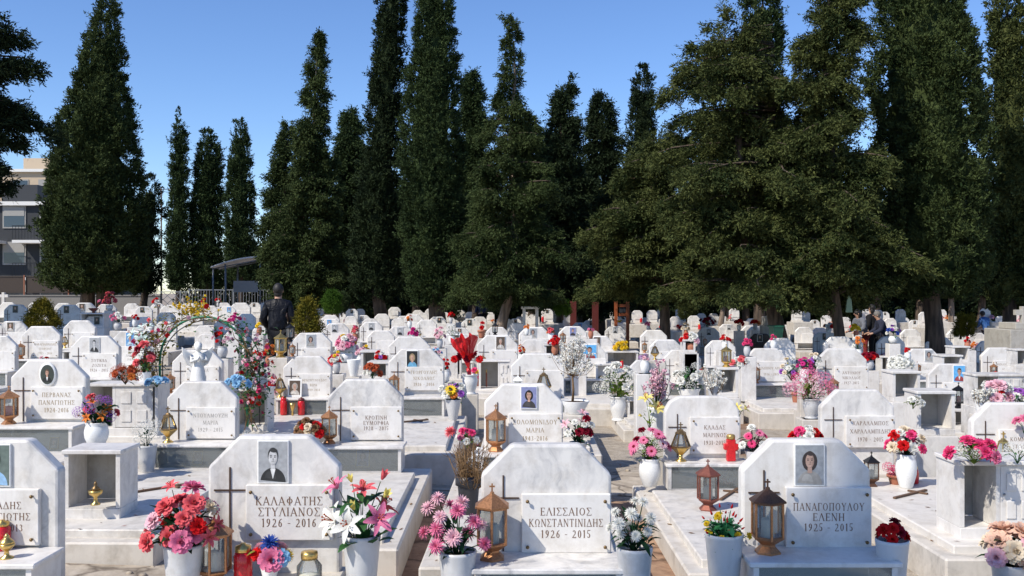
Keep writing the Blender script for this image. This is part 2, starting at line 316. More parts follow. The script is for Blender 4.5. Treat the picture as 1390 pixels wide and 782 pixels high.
# ------------------------------------------------------------------ carved lettering (roman capitals, drawn stroke by stroke)
T_, N_ = .13, .06
def _v(x, t=T_, y0=0, y1=1, s=.13): return [('l', x, y0, x, y1, t), ('l', x - s, y0 + .022, x + s, y0 + .022, .045), ('l', x - s, y1 - .022, x + s, y1 - .022, .045)]
def _s(x, y, s=.12): return [('l', x - s, y + (.022 if y < .5 else -.022), x + s, y + (.022 if y < .5 else -.022), .045)]
G = {
 'Α': (.82, [('l', .09, 0, .41, 1, N_), ('l', .39, 1, .73, 0, T_), ('l', .2, .34, .6, .34, N_)] + _s(.09, 0) + _s(.73, 0)),
 'Β': (.68, _v(.17) + [('l', .17, .97, .38, .97, N_), ('a', .36, .75, .2, .22, -90, 90), ('l', .17, .53, .4, .53, N_), ('a', .37, .28, .25, .25, -90, 90), ('l', .17, .03, .4, .03, N_)]),
 'Γ': (.64, _v(.17) + [('l', .17, .97, .6, .97, N_), ('l', .59, 1, .59, .78, .05)]),
 'Δ': (.84, [('l', .07, .02, .42, 1, N_), ('l', .4, 1, .76, .02, T_), ('l', .03, .03, .8, .03, N_)]),
 'Ε': (.66, _v(.17) + [('l', .17, .97, .58, .97, N_), ('l', .17, .5, .48, .5, N_), ('l', .17, .03, .6, .03, N_), ('l', .58, 1, .58, .8, .05), ('l', .6, 0, .6, .22, .05), ('l', .48, .4, .48, .6, .05)]),
 'Ζ': (.68, [('l', .08, .97, .6, .97, N_), ('l', .58, .97, .08, .03, T_), ('l', .06, .03, .62, .03, N_), ('l', .08, 1, .08, .8, .05), ('l', .62, 0, .62, .2, .05)]),
 'Η': (.84, _v(.17) + _v(.67) + [('l', .17, .5, .67, .5, N_)]),
 'Θ': (.86, [('o', .43, .5, .36, .49), ('l', .25, .5, .6, .5, N_)]),
 'Ι': (.34, _v(.17)),
 'Κ': (.78, _v(.17) + [('l', .2, .42, .62, .98, N_), ('l', .3, .55, .68, 0, T_)] + _s(.62, 1) + _s(.68, 0)),
 'Λ': (.8, [('l', .09, 0, .4, 1, N_), ('l', .38, 1, .72, 0, T_)] + _s(.09, 0) + _s(.72, 0)),
 'Μ': (1.0, [('l', .12, 0, .2, 1, N_), ('l', .2, 1, .5, .06, T_), ('l', .5, .06, .8, 1, N_), ('l', .8, 1, .87, 0, T_)] + _s(.12, 0) + _s(.87, 0) + _s(.16, 1, .08) + _s(.83, 1, .08)),
 'Ν': (.84, [('l', .15, 0, .15, 1, N_), ('l', .15, 1, .69, 0, T_), ('l', .69, 0, .69, 1, N_)] + _s(.15, 0) + _s(.69, 1) + _s(.12, 1, .08)),
 'Ξ': (.68, [('l', .08, .96, .6, .96, .08), ('l', .16, .5, .52, .5, .08), ('l', .06, .04, .62, .04, .08)]),
 'Ο': (.86, [('o', .43, .5, .36, .49)]),
 'Π': (.84, _v(.17) + _v(.67) + [('l', .17, .97, .67, .97, N_)]),
 'Ρ': (.64, _v(.17) + [('l', .17, .97, .36, .97, N_), ('a', .35, .73, .22, .24, -90, 90), ('l', .17, .49, .36, .49, N_)]),
 'Σ': (.68, [('l', .06, .97, .6, .97, N_), ('l', .08, .97, .38, .52, T_), ('l', .38, .52, .06, .03, N_), ('l', .06, .03, .62, .03, N_), ('l', .6, 1, .6, .8, .05), ('l', .62, 0, .62, .2, .05)]),
 'Τ': (.72, _v(.36, s=.12)[:2] + [('l', .06, .97, .66, .97, N_), ('l', .06, 1, .06, .8, .05), ('l', .66, 1, .66, .8, .05)]),
 'Υ': (.76, [('l', .38, 0, .38, .45, T_), ('l', .38, .45, .1, 1, T_), ('l', .38, .45, .66, 1, N_)] + _s(.38, 0) + _s(.1, 1, .1) + _s(.66, 1, .1)),
 'Φ': (.86, _v(.43) + [('o', .43, .5, .34, .3)]),
 'Χ': (.78, [('l', .12, 1, .66, 0, T_), ('l', .64, 1, .1, 0, N_)] + _s(.12, 1) + _s(.64, 1) + _s(.1, 0) + _s(.66, 0)),
 'Ω': (.88, [('a', .44, .56, .36, .43, -52, 232), ('l', .08, .03, .34, .03, N_), ('l', .54, .03, .8, .03, N_), ('l', .3, .03, .22, .22, N_), ('l', .58, .03, .66, .22, N_)]),
 '0': (.6, [('o', .3, .5, .22, .49)]),
 '1': (.42, _v(.22, s=.11)[:2] + [('l', .22, .97, .08, .85, N_)]),
 '2': (.6, [('a', .3, .72, .2, .26, -25, 160), ('l', .47, .6, .1, .05, .08), ('l', .08, .04, .53, .04, .09), ('l', .53, 0, .53, .18, .05)]),
 '3': (.56, [('a', .26, .74, .19, .24, -90, 150), ('a', .26, .27, .22, .25, -150, 90)]),
 '4': (.6, [('l', .4, 0, .4, 1, T_), ('l', .4, 1, .05, .3, N_), ('l', .05, .3, .55, .3, N_)] + _s(.4, 0)),
 '5': (.56, [('l', .14, .97, .48, .97, .09), ('l', .14, .97, .12, .55, N_), ('a', .25, .31, .22, .29, -150, 120)]),
 '6': (.6, [('o', .3, .3, .21, .29), ('a', .52, .36, .42, .62, 95, 172)]),
 '7': (.56, [('l', .06, .96, .5, .96, .09), ('l', .5, .96, .2, 0, .09)]),
 '8': (.6, [('o', .3, .74, .18, .24), ('o', .3, .26, .22, .25)]),
 '9': (.6, [('o', .3, .7, .21, .29), ('a', .08, .64, .42, .62, -85, -8)]),
 '-': (.42, [('l', .06, .42, .36, .42, .07)]), ' ': (.34, [])}
def lettering(lines, cap, gap, width, align='c'):
    """flat letters in x,z standing a hair in front of y=0; lines run downwards from z=0"""
    mb = MB(); k = 0
    for li, tx in enumerate(lines):
        adv = [G[ch][0] + .09 for ch in tx]; w = sum(adv) * cap; sx = 1.0
        if w > width: sx = width / w; w = width
        x = -w / 2; zb = -li * gap - cap
        for ch, a in zip(tx, adv):
            for st in G[ch][1]:
                k += 1; y = -.0007 - (k % 9) * .00004
                if st[0] == 'l':
                    _, x0, z0, x1, z1, t = st
                    d = Vector((x1 - x0, z1 - z0)); L = d.length or 1; n = Vector((-d.y, d.x)) / L * t / 2
                    q = [(x0 + n.x, z0 + n.y), (x1 + n.x, z1 + n.y), (x1 - n.x, z1 - n.y), (x0 - n.x, z0 - n.y)]
                    mb.add([(x + u * cap * sx, y, zb + v * cap) for u, v in q], [(0, 3, 2, 1)])
                else:
                    if st[0] == 'o': _, cx, cz, rx, rz = st; a0, a1, ns = 0, 360, 14
                    else: _, cx, cz, rx, rz, a0, a1 = st; ns = 8
                    ring = []
                    for i in range(ns + 1):
                        an = math.radians(a0 + (a1 - a0) * i / ns); c, s_ = math.cos(an), math.sin(an)
                        ring.append(((cx + rx * c, cz + rz * s_), (cx + (rx - T_) * c, cz + (rz - N_) * s_)))
                    vs = []
                    for (a_, b_) in ring:
                        vs.append((x + a_[0] * cap * sx, y, zb + a_[1] * cap)); vs.append((x + b_[0] * cap * sx, y, zb + b_[1] * cap))
                    mb.add(vs, [(2 * i, 2 * i + 2, 2 * i + 3, 2 * i + 1) for i in range(ns)])
            x += a * cap * sx
    return mb
SKY_STRENGTH, SUN_STRENGTH, EXPOSURE = .15, 4.5, .25
SHADE = (-8.08, -3.7, 14.0)

# ------------------------------------------------------------------ graves
W0 = .62; SHELF = .472
GR = {}
MC = {}
def cached(key, fn):
    if key not in MC: MC[key] = fn()
    return MC[key]
def stone_outline(style, W=W0, z0=.25, z1=.98):
    h = W / 2
    if style == 'oct': c = .145; return [(-h, z0), (h, z0), (h, z1 - c), (h - c, z1), (-h + c, z1), (-h, z1 - c)]
    if style == 'round':
        c = .15; p = [(-h, z0), (h, z0)]
        p += [(h - c + c * math.cos(a), z1 - c + c * math.sin(a)) for a in [0, .26, .785, 1.31, 1.57]]
        return p + [(-x, z) for x, z in reversed(p[2:])]
    if style == 'arch':
        p = [(-h, z0), (h, z0)] + [(h * math.cos(i * PI / 12), z1 - h * .55 + h * .55 * math.sin(i * PI / 12)) for i in range(13)]
        return p
def solve(xl, xr, yt):
    w = xr - xl; Zw = W0 * F / w; Z = Zw
    for _ in range(8):
        zt = .98 + zg(PX((xl + xr) / 2, Z), Z)
        Zy = max(4, min(70, (HC - zt) * F / max(yt - HY, 5)))
        k = .85 if w > 60 else (.65 if w > 34 else .5)
        Z = math.exp(k * math.log(Zw) + (1 - k) * math.log(Zy))
    return Z
PORTRAIT = [  # backdrop, clothes, skin, hair
    ((.35, .36, .37), (.03, .03, .03), (.55, .55, .55), (.04, .04, .04)), ((.22, .24, .42), (.05, .045, .045), (.5, .3, .22), (.015, .012, .01)),
    ((.02, .02, .02), (.12, .32, .48), (.55, .34, .25), (.30, .22, .12)), ((.12, .40, .72), (.30, .05, .05), (.5, .28, .2), (.05, .03, .02)),
    ((.10, .28, .55), (.35, .5, .62), (.5, .3, .22), (.02, .02, .02)), ((.30, .32, .34), (.30, .29, .27), (.45, .30, .24), (.04, .03, .03)),
    ((.10, .07, .05), (.45, .42, .38), (.52, .32, .24), (.35, .33, .3)), ((.05, .06, .05), (.02, .02, .02), (.5, .3, .22), (.1, .06, .04)), ((.13, .17, .15), (.28, .46, .66), (.5, .3, .22), (.1, .07, .05))]
PMATS = {}
def pmat(c):
    k = tuple(round(x, 3) for x in c)
    if k not in PMATS: nm = 'photo_ink_%d' % len(PMATS); plain(nm, c, .35, 0, .16, 9); PMATS[k] = nm
    return PMATS[k]
def picture_mesh(st, w, h, full=True, longhair=False):
    """a printed head-and-shoulders photograph: thin layers of ink on a plate"""
    bg, cl, sk, ha = PORTRAIT[st % len(PORTRAIT)]
    mb = MB()
    def ell(cx, cz, rx, rz, m, y, a0=0, a1=360, n=18):
        ps = [(cx + rx * math.cos(math.radians(a0 + (a1 - a0) * i / n)), y, cz + rz * math.sin(math.radians(a0 + (a1 - a0) * i / n))) for i in range(n)]
        ps = [(max(-w / 2, min(w / 2, p[0])), p[1], max(-h / 2, min(h / 2, p[2]))) for p in ps]
        mb.add(ps, [tuple(range(n))], m)
    mb.add([(-w / 2, 0, -h / 2), (w / 2, 0, -h / 2), (w / 2, 0, h / 2), (-w / 2, 0, h / 2)], [(0, 1, 2, 3)], 0)
    ell(0, -h * .5, w * .44, h * .36, 1, -.0006, 0, 181)
    if full:
        if longhair: ell(0, h * .10, w * .27, h * .25, 3, -.0010)
        mb.add([(-w * .08, -.0014, -h * .2), (w * .08, -.0014, -h * .2), (w * .07, -.0014, h * .02), (-w * .07, -.0014, h * .02)], [(0, 1, 2, 3)], 2)
        if not longhair: mb.add([(-w * .09, -.0016, -h * .17), (0, -.0016, -h * .42), (w * .09, -.0016, -h * .17)], [(0, 1, 2)], 4)
    ell(0, h * .165, w * .18, h * .195, 3, -.0018)
    ell(0, h * .11, w * .155, h * .185, 6, -.0022)
    ell(-w * .022, h * .112, w * .128, h * .172, 2, -.0024)
    if full:
        ell(-w * .09, -h * .42, w * .2, h * .2, 7, -.0009, 0, 181)
        ell(w * .03, h * .285, w * .12, h * .05, 3, -.0026)
        for sx in (-1, 1): ell(sx * w * .068, h * .125, w * .03, h * .013, 3, -.0030, n=8); ell(sx * w * .07, h * .16, w * .045, h * .009, 3, -.0030, n=8)
        ell(0, h * .02, w * .06, h * .012, 5, -.0030, n=8); ell(w * .01, h * .07, w * .022, h * .03, 5, -.0030, n=8)
    return mb, [pmat(bg), pmat(cl), pmat(sk), pmat(ha), pmat((.7, .7, .68)), pmat(tuple(c * .62 for c in sk)), pmat(tuple(c * .74 for c in sk)), pmat(tuple(c * 1.25 + .01 for c in cl))]
def stone_cross(h=.36, w=.15, t=.007):
    mb = MB().box(-t / 2, t / 2, -.006, -.001, -h, 0); zc = -h * .3
    mb.box(-w / 2, -t / 2, -.006, -.001, zc - t / 2, zc + t / 2); mb.box(t / 2, w / 2, -.006, -.001, zc - t / 2, zc + t / 2)
    return mb
def grave(key, xl, xr, yt, text=None, ink='letter_gold', cap=.033, gap=.05, portrait=None, pu=.5, pw=.13, ph=.18, oval=False,
          plaque=(.31, 1.0, .36, .82), cross=.17, case=True, body=None, foot=-2.4, style='oct', mat='marble', label=None, group='marble graves', bolts=True, near=False, Z=None,
          slab=True, lid=True):
    Z = Z or solve(xl, xr, yt); s = (xr - xl) * Z / F / W0
    X = PX((xl + xr) / 2, Z); zt = PZ(yt, Z); z0 = zt - .98 * s
    g = thing('grave', label, 'grave', (X, Z, z0), math.radians(rnd.uniform(-1.2, 1.2)) if not near else 0, s, group)
    GR[key] = dict(case=case is True, foot=(-1.25 if (xr - xl) < 40 else (-1.7 if (xr - xl) < 62 else foot)), body=body or (-.56, .56), o=g, X=X, Z=Z, s=s, z0=z0, x=(xl + xr) / 2, w=xr - xl, portrait=portrait is not None, label=label, mat=mat, y=yt)
    bv = .014 if (xr - xl) > 45 else .02
    link('headstone', cached(('hs', style, mat, bv), lambda: MB().prism(stone_outline(style), 0, .085, 0, bv, 2 if bv < .02 else 1).mesh('headstone', [mat])), g)
    far = (xr - xl) < 40
    if plaque:
        u0, u1, v0, v1 = plaque; x0, x1 = (u0 - .5) * W0, (u1 - .5) * W0; za, zb = .98 - v1 * W0, .98 - v0 * W0
        if u1 >= 1: x1 -= .006
        pm = 'plaque_marble' if mat in ('marble', 'veined_marble') else mat
        zc = (za + zb) / 2; xc = (x0 + x1) / 2; hw = (x1 - x0) / 2; hh = (zb - za) / 2
        p = link('plaque', cached(('pl', plaque, pm), lambda: MB().box(-hw, hw, -.03, 0, -hh, hh, 0, .004).mesh('plaque', [pm])), g, (xc, 0, zc))
        if text:
            n = len(text); blk = (n - 1) * gap + cap
            for li, tx in enumerate(text): lettering([tx], cap, gap, 2 * hw * .84).build('inscription', ink, p, (0, -.03, blk / 2 + .004 - li * gap))
        if bolts and not far:
            for bx in (-1, 1):
                for bz in (-1, 1):
                    link('bolt', cached('bolt', lambda: MB().lathe([(.0035, 0), (.0035, .014), (.0085, .015), (.0085, .019), (.004, .024)], 10).xf(Matrix.Rotation(PI / 2, 4, 'X')).mesh('bolt', ['bronze'])), p, (bx * (hw - .028), -.03, bz * (hh - .032)))
    if cross is not None and not (far and (xr - xl) < 26):
        link('cross', cached('scross' + str(far), lambda: stone_cross(t=.007 if not far else .012).mesh('cross', ['cross_metal'])), g, ((cross - .5) * W0, 0, .98 - .235 * W0))
    if portrait is not None:
        pz = .98 - .04 * W0 - ph / 2; px = (pu - .5) * W0
        if oval:
            e = link('portrait', cached(('ov', pw, ph), lambda: MB().lathe([(.5 * pw + .008, 0), (.5 * pw + .012, .008), (.5 * pw, .016)], 28, flat=ph / pw).xf(Matrix.Rotation(PI / 2, 4, 'X')).mesh('portrait', ['white_ceramic'])), g, (px, 0, pz - .012))
            mb, mm = picture_mesh(portrait, pw * .72, ph * .74); bgm = MB()
            ring = [(pw * .47 * math.cos(i * PI / 12), 0, ph * .47 * math.sin(i * PI / 12)) for i in range(24)]
            bgm.add(ring, [tuple(range(24))], 0); mb.f, mb.m, mb.sm = mb.f[1:], mb.m[1:], mb.sm[1:]
            bgm._merge(mb, Matrix.Translation((0, -.0004, -.0)))
            bgm.build('picture', mm, e, (0, -.0175, 0))
        else:
            e = link('portrait', cached(('pf', pw, ph), lambda: MB().box(-pw / 2 - .007, pw / 2 + .007, -.012, 0, -ph / 2 - .007, ph / 2 + .007, 0, .003).mesh('portrait', ['white_ceramic'])), g, (px, 0, pz))
            def mk():
                mb, mm = picture_mesh(portrait, pw, ph, not far, portrait in (1, 5, 2)); return mb.mesh('picture', mm)
            link('picture', cached(('pic', portrait, pw, ph, far), mk), e, (0, -.0128, 0))
    bl, br = body or (-.56, .56)
    if case:
        if case == 'ledge':
            link('plinth', cached(('ledge', mat), lambda: MB().box(-.33, .33, -.36, .10, .2, .34, 0, .006).mesh('plinth', ['kerb_marble'])), g)
        else:
            def mk():
                m = MB().box(-.345, .345, -.30, -.002, SHELF - .024, SHELF, 0, .005)
                m.box(-.325, -.30, -.285, -.004, .26, SHELF - .026, 0); m.box(.30, .325, -.285, -.004, .26, SHELF - .026, 0)
                return m.box(-.299, .299, -.284, -.004, .255, .275, 0).mesh('display_case', [mat if mat != 'grey_marble' else 'grey_marble'])
            c = link('display_case', cached(('case', mat), mk), g)
            if not far: link('glass_pane', cached('cg', lambda: MB().box(-.298, .298, -.279, -.275, .276, SHELF - .027).mesh('glass_pane', ['case_pane'])), c)
    else:
        link('plinth', cached(('plinth', mat), lambda: MB().box(-.34, .34, -.14, .10, .2, .30, 0, .006).mesh('plinth', ['kerb_marble'])), g)
    ft = GR[key]['foot']
    if slab and not far:
        link('slab', cached(('slab', bl, br, ft), lambda: MB().box(bl + .1, br - .1, ft + .12, -.31 if case else -.15, .2, .27, 0, .008).mesh('slab', ['slab_marble'])), g)
    link('kerb', cached(('kerb', bl, br, ft), lambda: MB().box(bl, br, ft, .14, -.5, .22, 0, .012).mesh('kerb', ['kerb_marble'])), g)
    return g
MISS = []
def settle(x, y, Zg, tol=.45):
    """depth and height of the slab (or ground) on which a thing seen standing at x, y rests"""
    best = None
    for k, g in GR.items():
        zs = g['z0'] + .27 * g['s']; Z = (HC - zs) * F / max(3, y - HY); X = PX(x, Z); lx = (X - g['X']) / g['s']; ly = (Z - g['Z']) / g['s']
        e0, e1 = g['body']
        if e0 - .02 < lx < e1 + .02 and g['foot'] + .02 < ly < -.06:
            if lx < e0 + .1 or lx > e1 - .1 or ly < g['foot'] + .12: zs -= .05 * g['s']; Z = (HC - zs) * F / max(3, y - HY)
            if best is None or abs(Z - Zg) < abs(best[0] - Zg): best = (Z, zs)
    zs = zg(PX(x, Zg), Zg); Z = (HC - zs) * F / max(3, y - HY)
    if best is None and abs(Z - Zg) < .25 * Zg: best = (Z, zs)
    if best and abs(best[0] - Zg) < tol * Zg: return best
    MISS.append((x, y, round(Zg, 2), best)); return None
def surf(X, Y):
    z = zg(X, Y)
    for g in GR.values():
        lx = (X - g['X']) / g['s']; ly = (Y - g['Z']) / g['s']; e0, e1 = g['body']
        if e0 < lx < e1 and g['foot'] < ly < .1: z = max(z, g['z0'] + g['s'] * (.27 if e0 + .1 < lx < e1 - .1 and ly > g['foot'] + .12 else .22))
    return z
def at(key, x, dy=-.15, z=SHELF):
    """a point on a grave, dy in front of its headstone, seen at x in the photo"""
    g = GR[key]; Y = g['Z'] + dy * g['s']
    return (PX(x, Y), Y, g['z0'] + z * g['s'])
def rest(x, y, Z):
    """on the display case, the slab or the ground that lies under x, y"""
    c = []
    for g in GR.values():
        zs = g['z0'] + SHELF * g['s']; Y = g['Z'] - .15 * g['s']; yy = HY + (HC - zs) * F / Y
        if abs(x - g['x']) < g['w'] * .55 and g['case'] and abs(yy - y) < 9: c.append((abs(yy - y), (PX(x, Y), Y, zs)))
    if c: return min(c)[1]
    st_ = settle(x, y, Z)
    return (PX(x, st_[0]), st_[0], surf(PX(x, st_[0]), st_[0])) if st_ else (PX(x, Z), Z, PZ(y, Z))
def stand(x, y, Z):   # a point where something stands, seen at x, y
    return (PX(x, Z), Z, PZ(y, Z))

# ------------------------------------------------------------------ lanterns and grave goods
def hexring(r, z0, z1, n=6, rot=PI / 6, m=0): return MB().lathe([(r, z0), (r, z1)], n, m, sm=False, rot=rot)
def small_cross(h, t): return MB().box(-t / 2, t / 2, -t / 2, t / 2, 0, h)._merge(MB().box(-h * .32, -t / 2, -t / 2.2, t / 2.2, h * .58, h * .58 + t), None)._merge(MB().box(t / 2, h * .32, -t / 2.2, t / 2.2, h * .58, h * .58 + t), None)
def lantern(label, loc, H=.34, body='copper', roof=None, n=6, rz=.0, candle='candle_wax', group='glazed grave lanterns', R=None):
    t = thing('lantern', label, 'lantern', loc, rz, H / .34, group); roof = roof or body
    def base():
        m = MB().lathe([(.062, 0), (.062, .008), (.036, .034), (.036, .042), (.07, .066), (.076, .072)], n, sm=False, rot=PI / 6 if n == 6 else PI / 4)
        return m.mesh('base', [body])
    def frame():
        m = MB(); r0 = .072; rr = PI / 6 if n == 6 else PI / 4
        for i in range(n):
            a = rr + 2 * PI * i / n; m.tube([(r0 * math.cos(a), r0 * math.sin(a), .07), (r0 * math.cos(a), r0 * math.sin(a), .242)], .0065, 5, sm=False)
        for z in (.072, .232):
            for i in range(n):
                a, b = rr + 2 * PI * i / n, rr + 2 * PI * (i + 1) / n
                m.tube([(r0 * math.cos(a), r0 * math.sin(a), z + .004), (r0 * math.cos(b), r0 * math.sin(b), z + .004)], .006, 5, sm=False)
        return m.mesh('frame', [body])
    link('base', cached(('lb', body, n), base), t)
    link('frame', cached(('lf', body, n), frame), t)
    link('glass_pane', cached(('lg', n), lambda: MB().lathe([(.069, .078), (.069, .232)], n, sm=False, rot=PI / 6 if n == 6 else PI / 4, cap=False).mesh('glass_pane', ['pane'])), t)
    link('candle', cached(('lc', candle), lambda: MB().lathe([(.03, .073), (.032, .08), (.03, .155), (.024, .162), (.004, .164), (.004, .175)], 12).mesh('candle', [candle])), t)
    r = link('roof', cached(('lr', roof, n), lambda: MB().lathe([(.088, .238), (.088, .246), (.05, .272), (.012, .297), (.010, .306)], n, sm=False, rot=PI / 6 if n == 6 else PI / 4).mesh('roof', [roof])), t)
    link('cross', cached(('lx', roof), lambda: small_cross(.04, .007).mesh('cross', [roof])), r, (0, 0, .304))
    return t
def lamp(label, loc, H=.30, body='bronze', rz=.0, group='tapered bronze vigil lamps'):
    """vigil lamp: foot, bowl, glazed body tapering upwards, cross on top"""
    t = thing('vigil_lamp', label, 'lamp', loc, rz, H / .30, group); q = PI / 4
    link('foot', cached(('vb', body), lambda: MB().lathe([(.045, 0), (.045, .006), (.02, .02), (.014, .035), (.02, .05)], 12).lathe([(.02, .05), (.05, .078), (.078, .105), (.078, .112)], 6, sm=False).mesh('foot', ['brass'])), t)
    def frame():
        m = MB()
        for i in range(6):
            a = 2 * PI * i / 6; b = 2 * PI * (i + 1) / 6
            m.tube([(.074 * math.cos(a), .074 * math.sin(a), .112), (.034 * math.cos(a), .034 * math.sin(a), .215)], .006, 5, sm=False)
            m.tube([(.074 * math.cos(a), .074 * math.sin(a), .114), (.074 * math.cos(b), .074 * math.sin(b), .114)], .006, 5, sm=False)
        return m.mesh('frame', [body])
    link('frame', cached(('vf', body), frame), t)
    link('glass_pane', cached('vg', lambda: MB().lathe([(.069, .116), (.032, .212)], 6, sm=False, cap=False).mesh('glass_pane', ['pane'])), t)
    r = link('cap', cached(('vr', body), lambda: MB().lathe([(.044, .211), (.042, .222), (.022, .235), (.016, .246)], 6, sm=False).mesh('cap', [body])), t)
    link('cross', cached(('vx', body), lambda: small_cross(.055, .008).mesh('cross', [body])), r, (0, 0, .245))
    return t
def candle_jar(label, loc, h=.13, lid='brass', body='red_glass', r=.036, group='red votive candles'):
    t = thing('votive_candle', label, 'candle', loc, 0, 1, group)
    MB().lathe([(r * .9, 0), (r, .006), (r, h * .72), (r * .8, h * .8)], 14).build('jar', body, t)
    MB().lathe([(r * .82, h * .8), (r * .86, h * .82), (r * .84, h * .93), (r * .3, h * .97), (r * .28, h)], 14).build('lid', lid, t)
    return t
def vase(label, loc, h, r, style='pot', mat='white_ceramic', group=None, cat='vase', soil=True):
    P = {'pot': [(.66, 0), (.7, .02), (.86, .55), (.98, .93), (1.0, .95), (1.0, 1), (.9, 1), (.86, .9)],
         'urn': [(.72, 0), (.74, .05), (.6, .1), (.62, .14), (.86, .45), (.95, .72), (.86, .86), (.92, .93), (1, .97), (1, 1), (.88, 1), (.82, .9)],
         'belly': [(.55, 0), (.62, .03), (.95, .4), (1.0, .6), (.9, .82), (.82, .88), (.92, .97), (.92, 1), (.8, 1), (.76, .9)],
         'terra': [(.62, 0), (.64, .02), (.82, .72), (.83, .74), (1, .75), (1, 1), (.9, 1), (.88, .9)],
         'cone': [(.5, 0), (.52, .02), (1, .98), (1, 1), (.92, 1), (.9, .9)],
         'dish': [(.3, 0), (.35, .1), (.25, .3), (.8, .7), (1, 1), (.9, 1), (.6, .75)]}[style]
    o = MB().lathe([(a * r, b * h) for a, b in P], 22).build('vase' if cat == 'vase' else 'pot', mat, None, loc)
    tag(o, label, cat, group)
    if soil: MB().lathe([(P[-1][0] * r * .99, .9 * h), (P[-1][0] * r * .5, .93 * h)], 16).build('soil', 'soil', o)
    return o
# ------------------------------------------------------------------ flowers
def petal(mb, ang, tilt, L, W, cup=.3, nseg=3, z=0.0, r0=.0, m=0, point=.0):
    ca, sa = math.cos(ang), math.sin(ang); vs = []; k = nseg
    for i in range(k + 1):
        t = i / k; w = W * ((.32 + .68 * math.sin(PI * min(1, t * .78 + .03))) if not point else (math.sin(PI * (t * .86 + .1)) ** .8)) * .5
        th = tilt - cup * t * 1.6
        rr = r0 + L * t * math.cos(tilt - cup * t * .8); zz = z + L * t * math.sin(tilt - cup * t * .8)
        for sgn in (-1, 0, 1):
            zl = zz + (abs(sgn) * w * .35)
            vs.append((rr * ca - sgn * w * sa, rr * sa + sgn * w * ca, zl))
    fs = []
    for i in range(k):
        for j in range(2): fs.append((i * 3 + j, i * 3 + j + 1, i * 3 + j + 4, i * 3 + j + 3))
    mb.add(vs, fs, m, True)
def bloom_mesh(kind, col, var=0):
    key = ('bloom', kind, col, var)
    def mk():
        q = random.Random(hash((kind, var)) if False else sum(map(ord, kind)) * 7 + var); mb = MB(); c2 = 'petal_yellow'
        if kind == 'rose':
            for ring, (n, tilt, L, W) in enumerate([(4, 1.5, .5, .42), (5, 1.3, .62, .5), (6, 1.02, .78, .58), (7, .72, .9, .66), (8, .4, 1.0, .68), (8, .05, 1.02, .66)]):
                for i in range(n): petal(mb, 2 * PI * i / n + ring * .7 + q.uniform(-.2, .2), tilt + q.uniform(-.12, .12), L * q.uniform(.88, 1.08), W, -.18 if ring < 2 else .35, 3, z=.0, r0=.05 + .03 * ring)
        elif kind == 'gerbera':
            for ring in range(2):
                for i in range(13): petal(mb, 2 * PI * (i + .5 * ring) / 13, .3 - .18 * ring, .95, .32, .25, 3, z=.04 * (1 - ring), r0=.1, point=1)
            mb.ball((0, 0, .1), .26, 1, 8, 4, (1, 1, .5)); c2 = 'petal_darkred'
        elif kind == 'sunny':
            for ring in range(2):
                for i in range(14): petal(mb, 2 * PI * (i + .5 * ring) / 14, .5 - .4 * ring, .98, .36, .3, 3, r0=.1, point=1)
            mb.ball((0, 0, .1), .28, 1, 8, 4, (1, 1, .6)); c2 = 'petal_brown'
        elif kind == 'mum':
            for ring, (n, tilt) in enumerate([(7, 1.3), (11, 1.0), (14, .6), (15, .2), (14, -.15)]):
                for i in range(n): petal(mb, 2 * PI * i / n + ring * .5 + q.uniform(-.1, .1), tilt + q.uniform(-.15, .15), .8 + .06 * ring, .2, .3, 2, r0=.05, point=1)
        elif kind == 'lily':
            for i in range(6): petal(mb, 2 * PI * i / 6 + q.uniform(-.08, .08), 1.0 if i % 2 else .88, 1.15, .5 if i % 2 else .38, .75, 5, r0=.03, point=1)
            for i in range(5):
                a = 2 * PI * i / 5 + .3; mb.tube([(0, 0, .2), (.16 * math.cos(a), .16 * math.sin(a), .85)], .02, 4, 1); mb.ball((.17 * math.cos(a), .17 * math.sin(a), .87), .06, 1, 6, 3)
            c2 = 'petal_rust'
        elif kind == 'cluster':
            for i in range(46):
                z = 1 - 1.5 * (i + .5) / 46; a = i * 2.39996; r = math.sqrt(max(0, 1 - z * z)); c = Vector((r * math.cos(a), r * math.sin(a), z)) * q.uniform(.85, 1.02)
                u = c.cross(Vector((.3, .2, .9))).normalized(); w = c.normalized().cross(u); s = q.uniform(.13, .19); th = q.uniform(0, 1.5)
                for k in range(4):
                    d = u * math.cos(th + k * PI / 2) + w * math.sin(th + k * PI / 2); e = u * math.cos(th + k * PI / 2 + .8) + w * math.sin(th + k * PI / 2 + .8)
                    mb.add([c, c + d * s + c * .03, c + (d + e) * s * .62 + c * .06, c + e * s + c * .03], [(0, 1, 2, 3)], 0)
        elif kind == 'bud':
            for i in range(5): petal(mb, 2 * PI * i / 5, 1.35, 1.5, .6, .15, 3, r0=.1, point=1)
        elif kind == 'pepper':
            mb.lathe([(.12, 0), (.34, .3), (.3, .8), (.05, 1.6)], 7)
        elif kind == 'sprig':   # a spike of little open blossoms
            for i in range(14):
                t = i / 13; a = i * 2.4; c = Vector((.45 * math.cos(a) * (1.1 - t), .45 * math.sin(a) * (1.1 - t), -1.0 + 2.6 * t))
                for k in range(5):
                    b = 2 * PI * k / 5 + i; mb.add([c, c + Vector((.3 * math.cos(b - .4), .3 * math.sin(b - .4), .1)), c + Vector((.42 * math.cos(b), .42 * math.sin(b), .16)), c + Vector((.3 * math.cos(b + .4), .3 * math.sin(b + .4), .1))], [(0, 1, 2, 3)], 0)
        return mb.mesh('flower', ['petal_' + col, c2])
    return cached(key, mk)
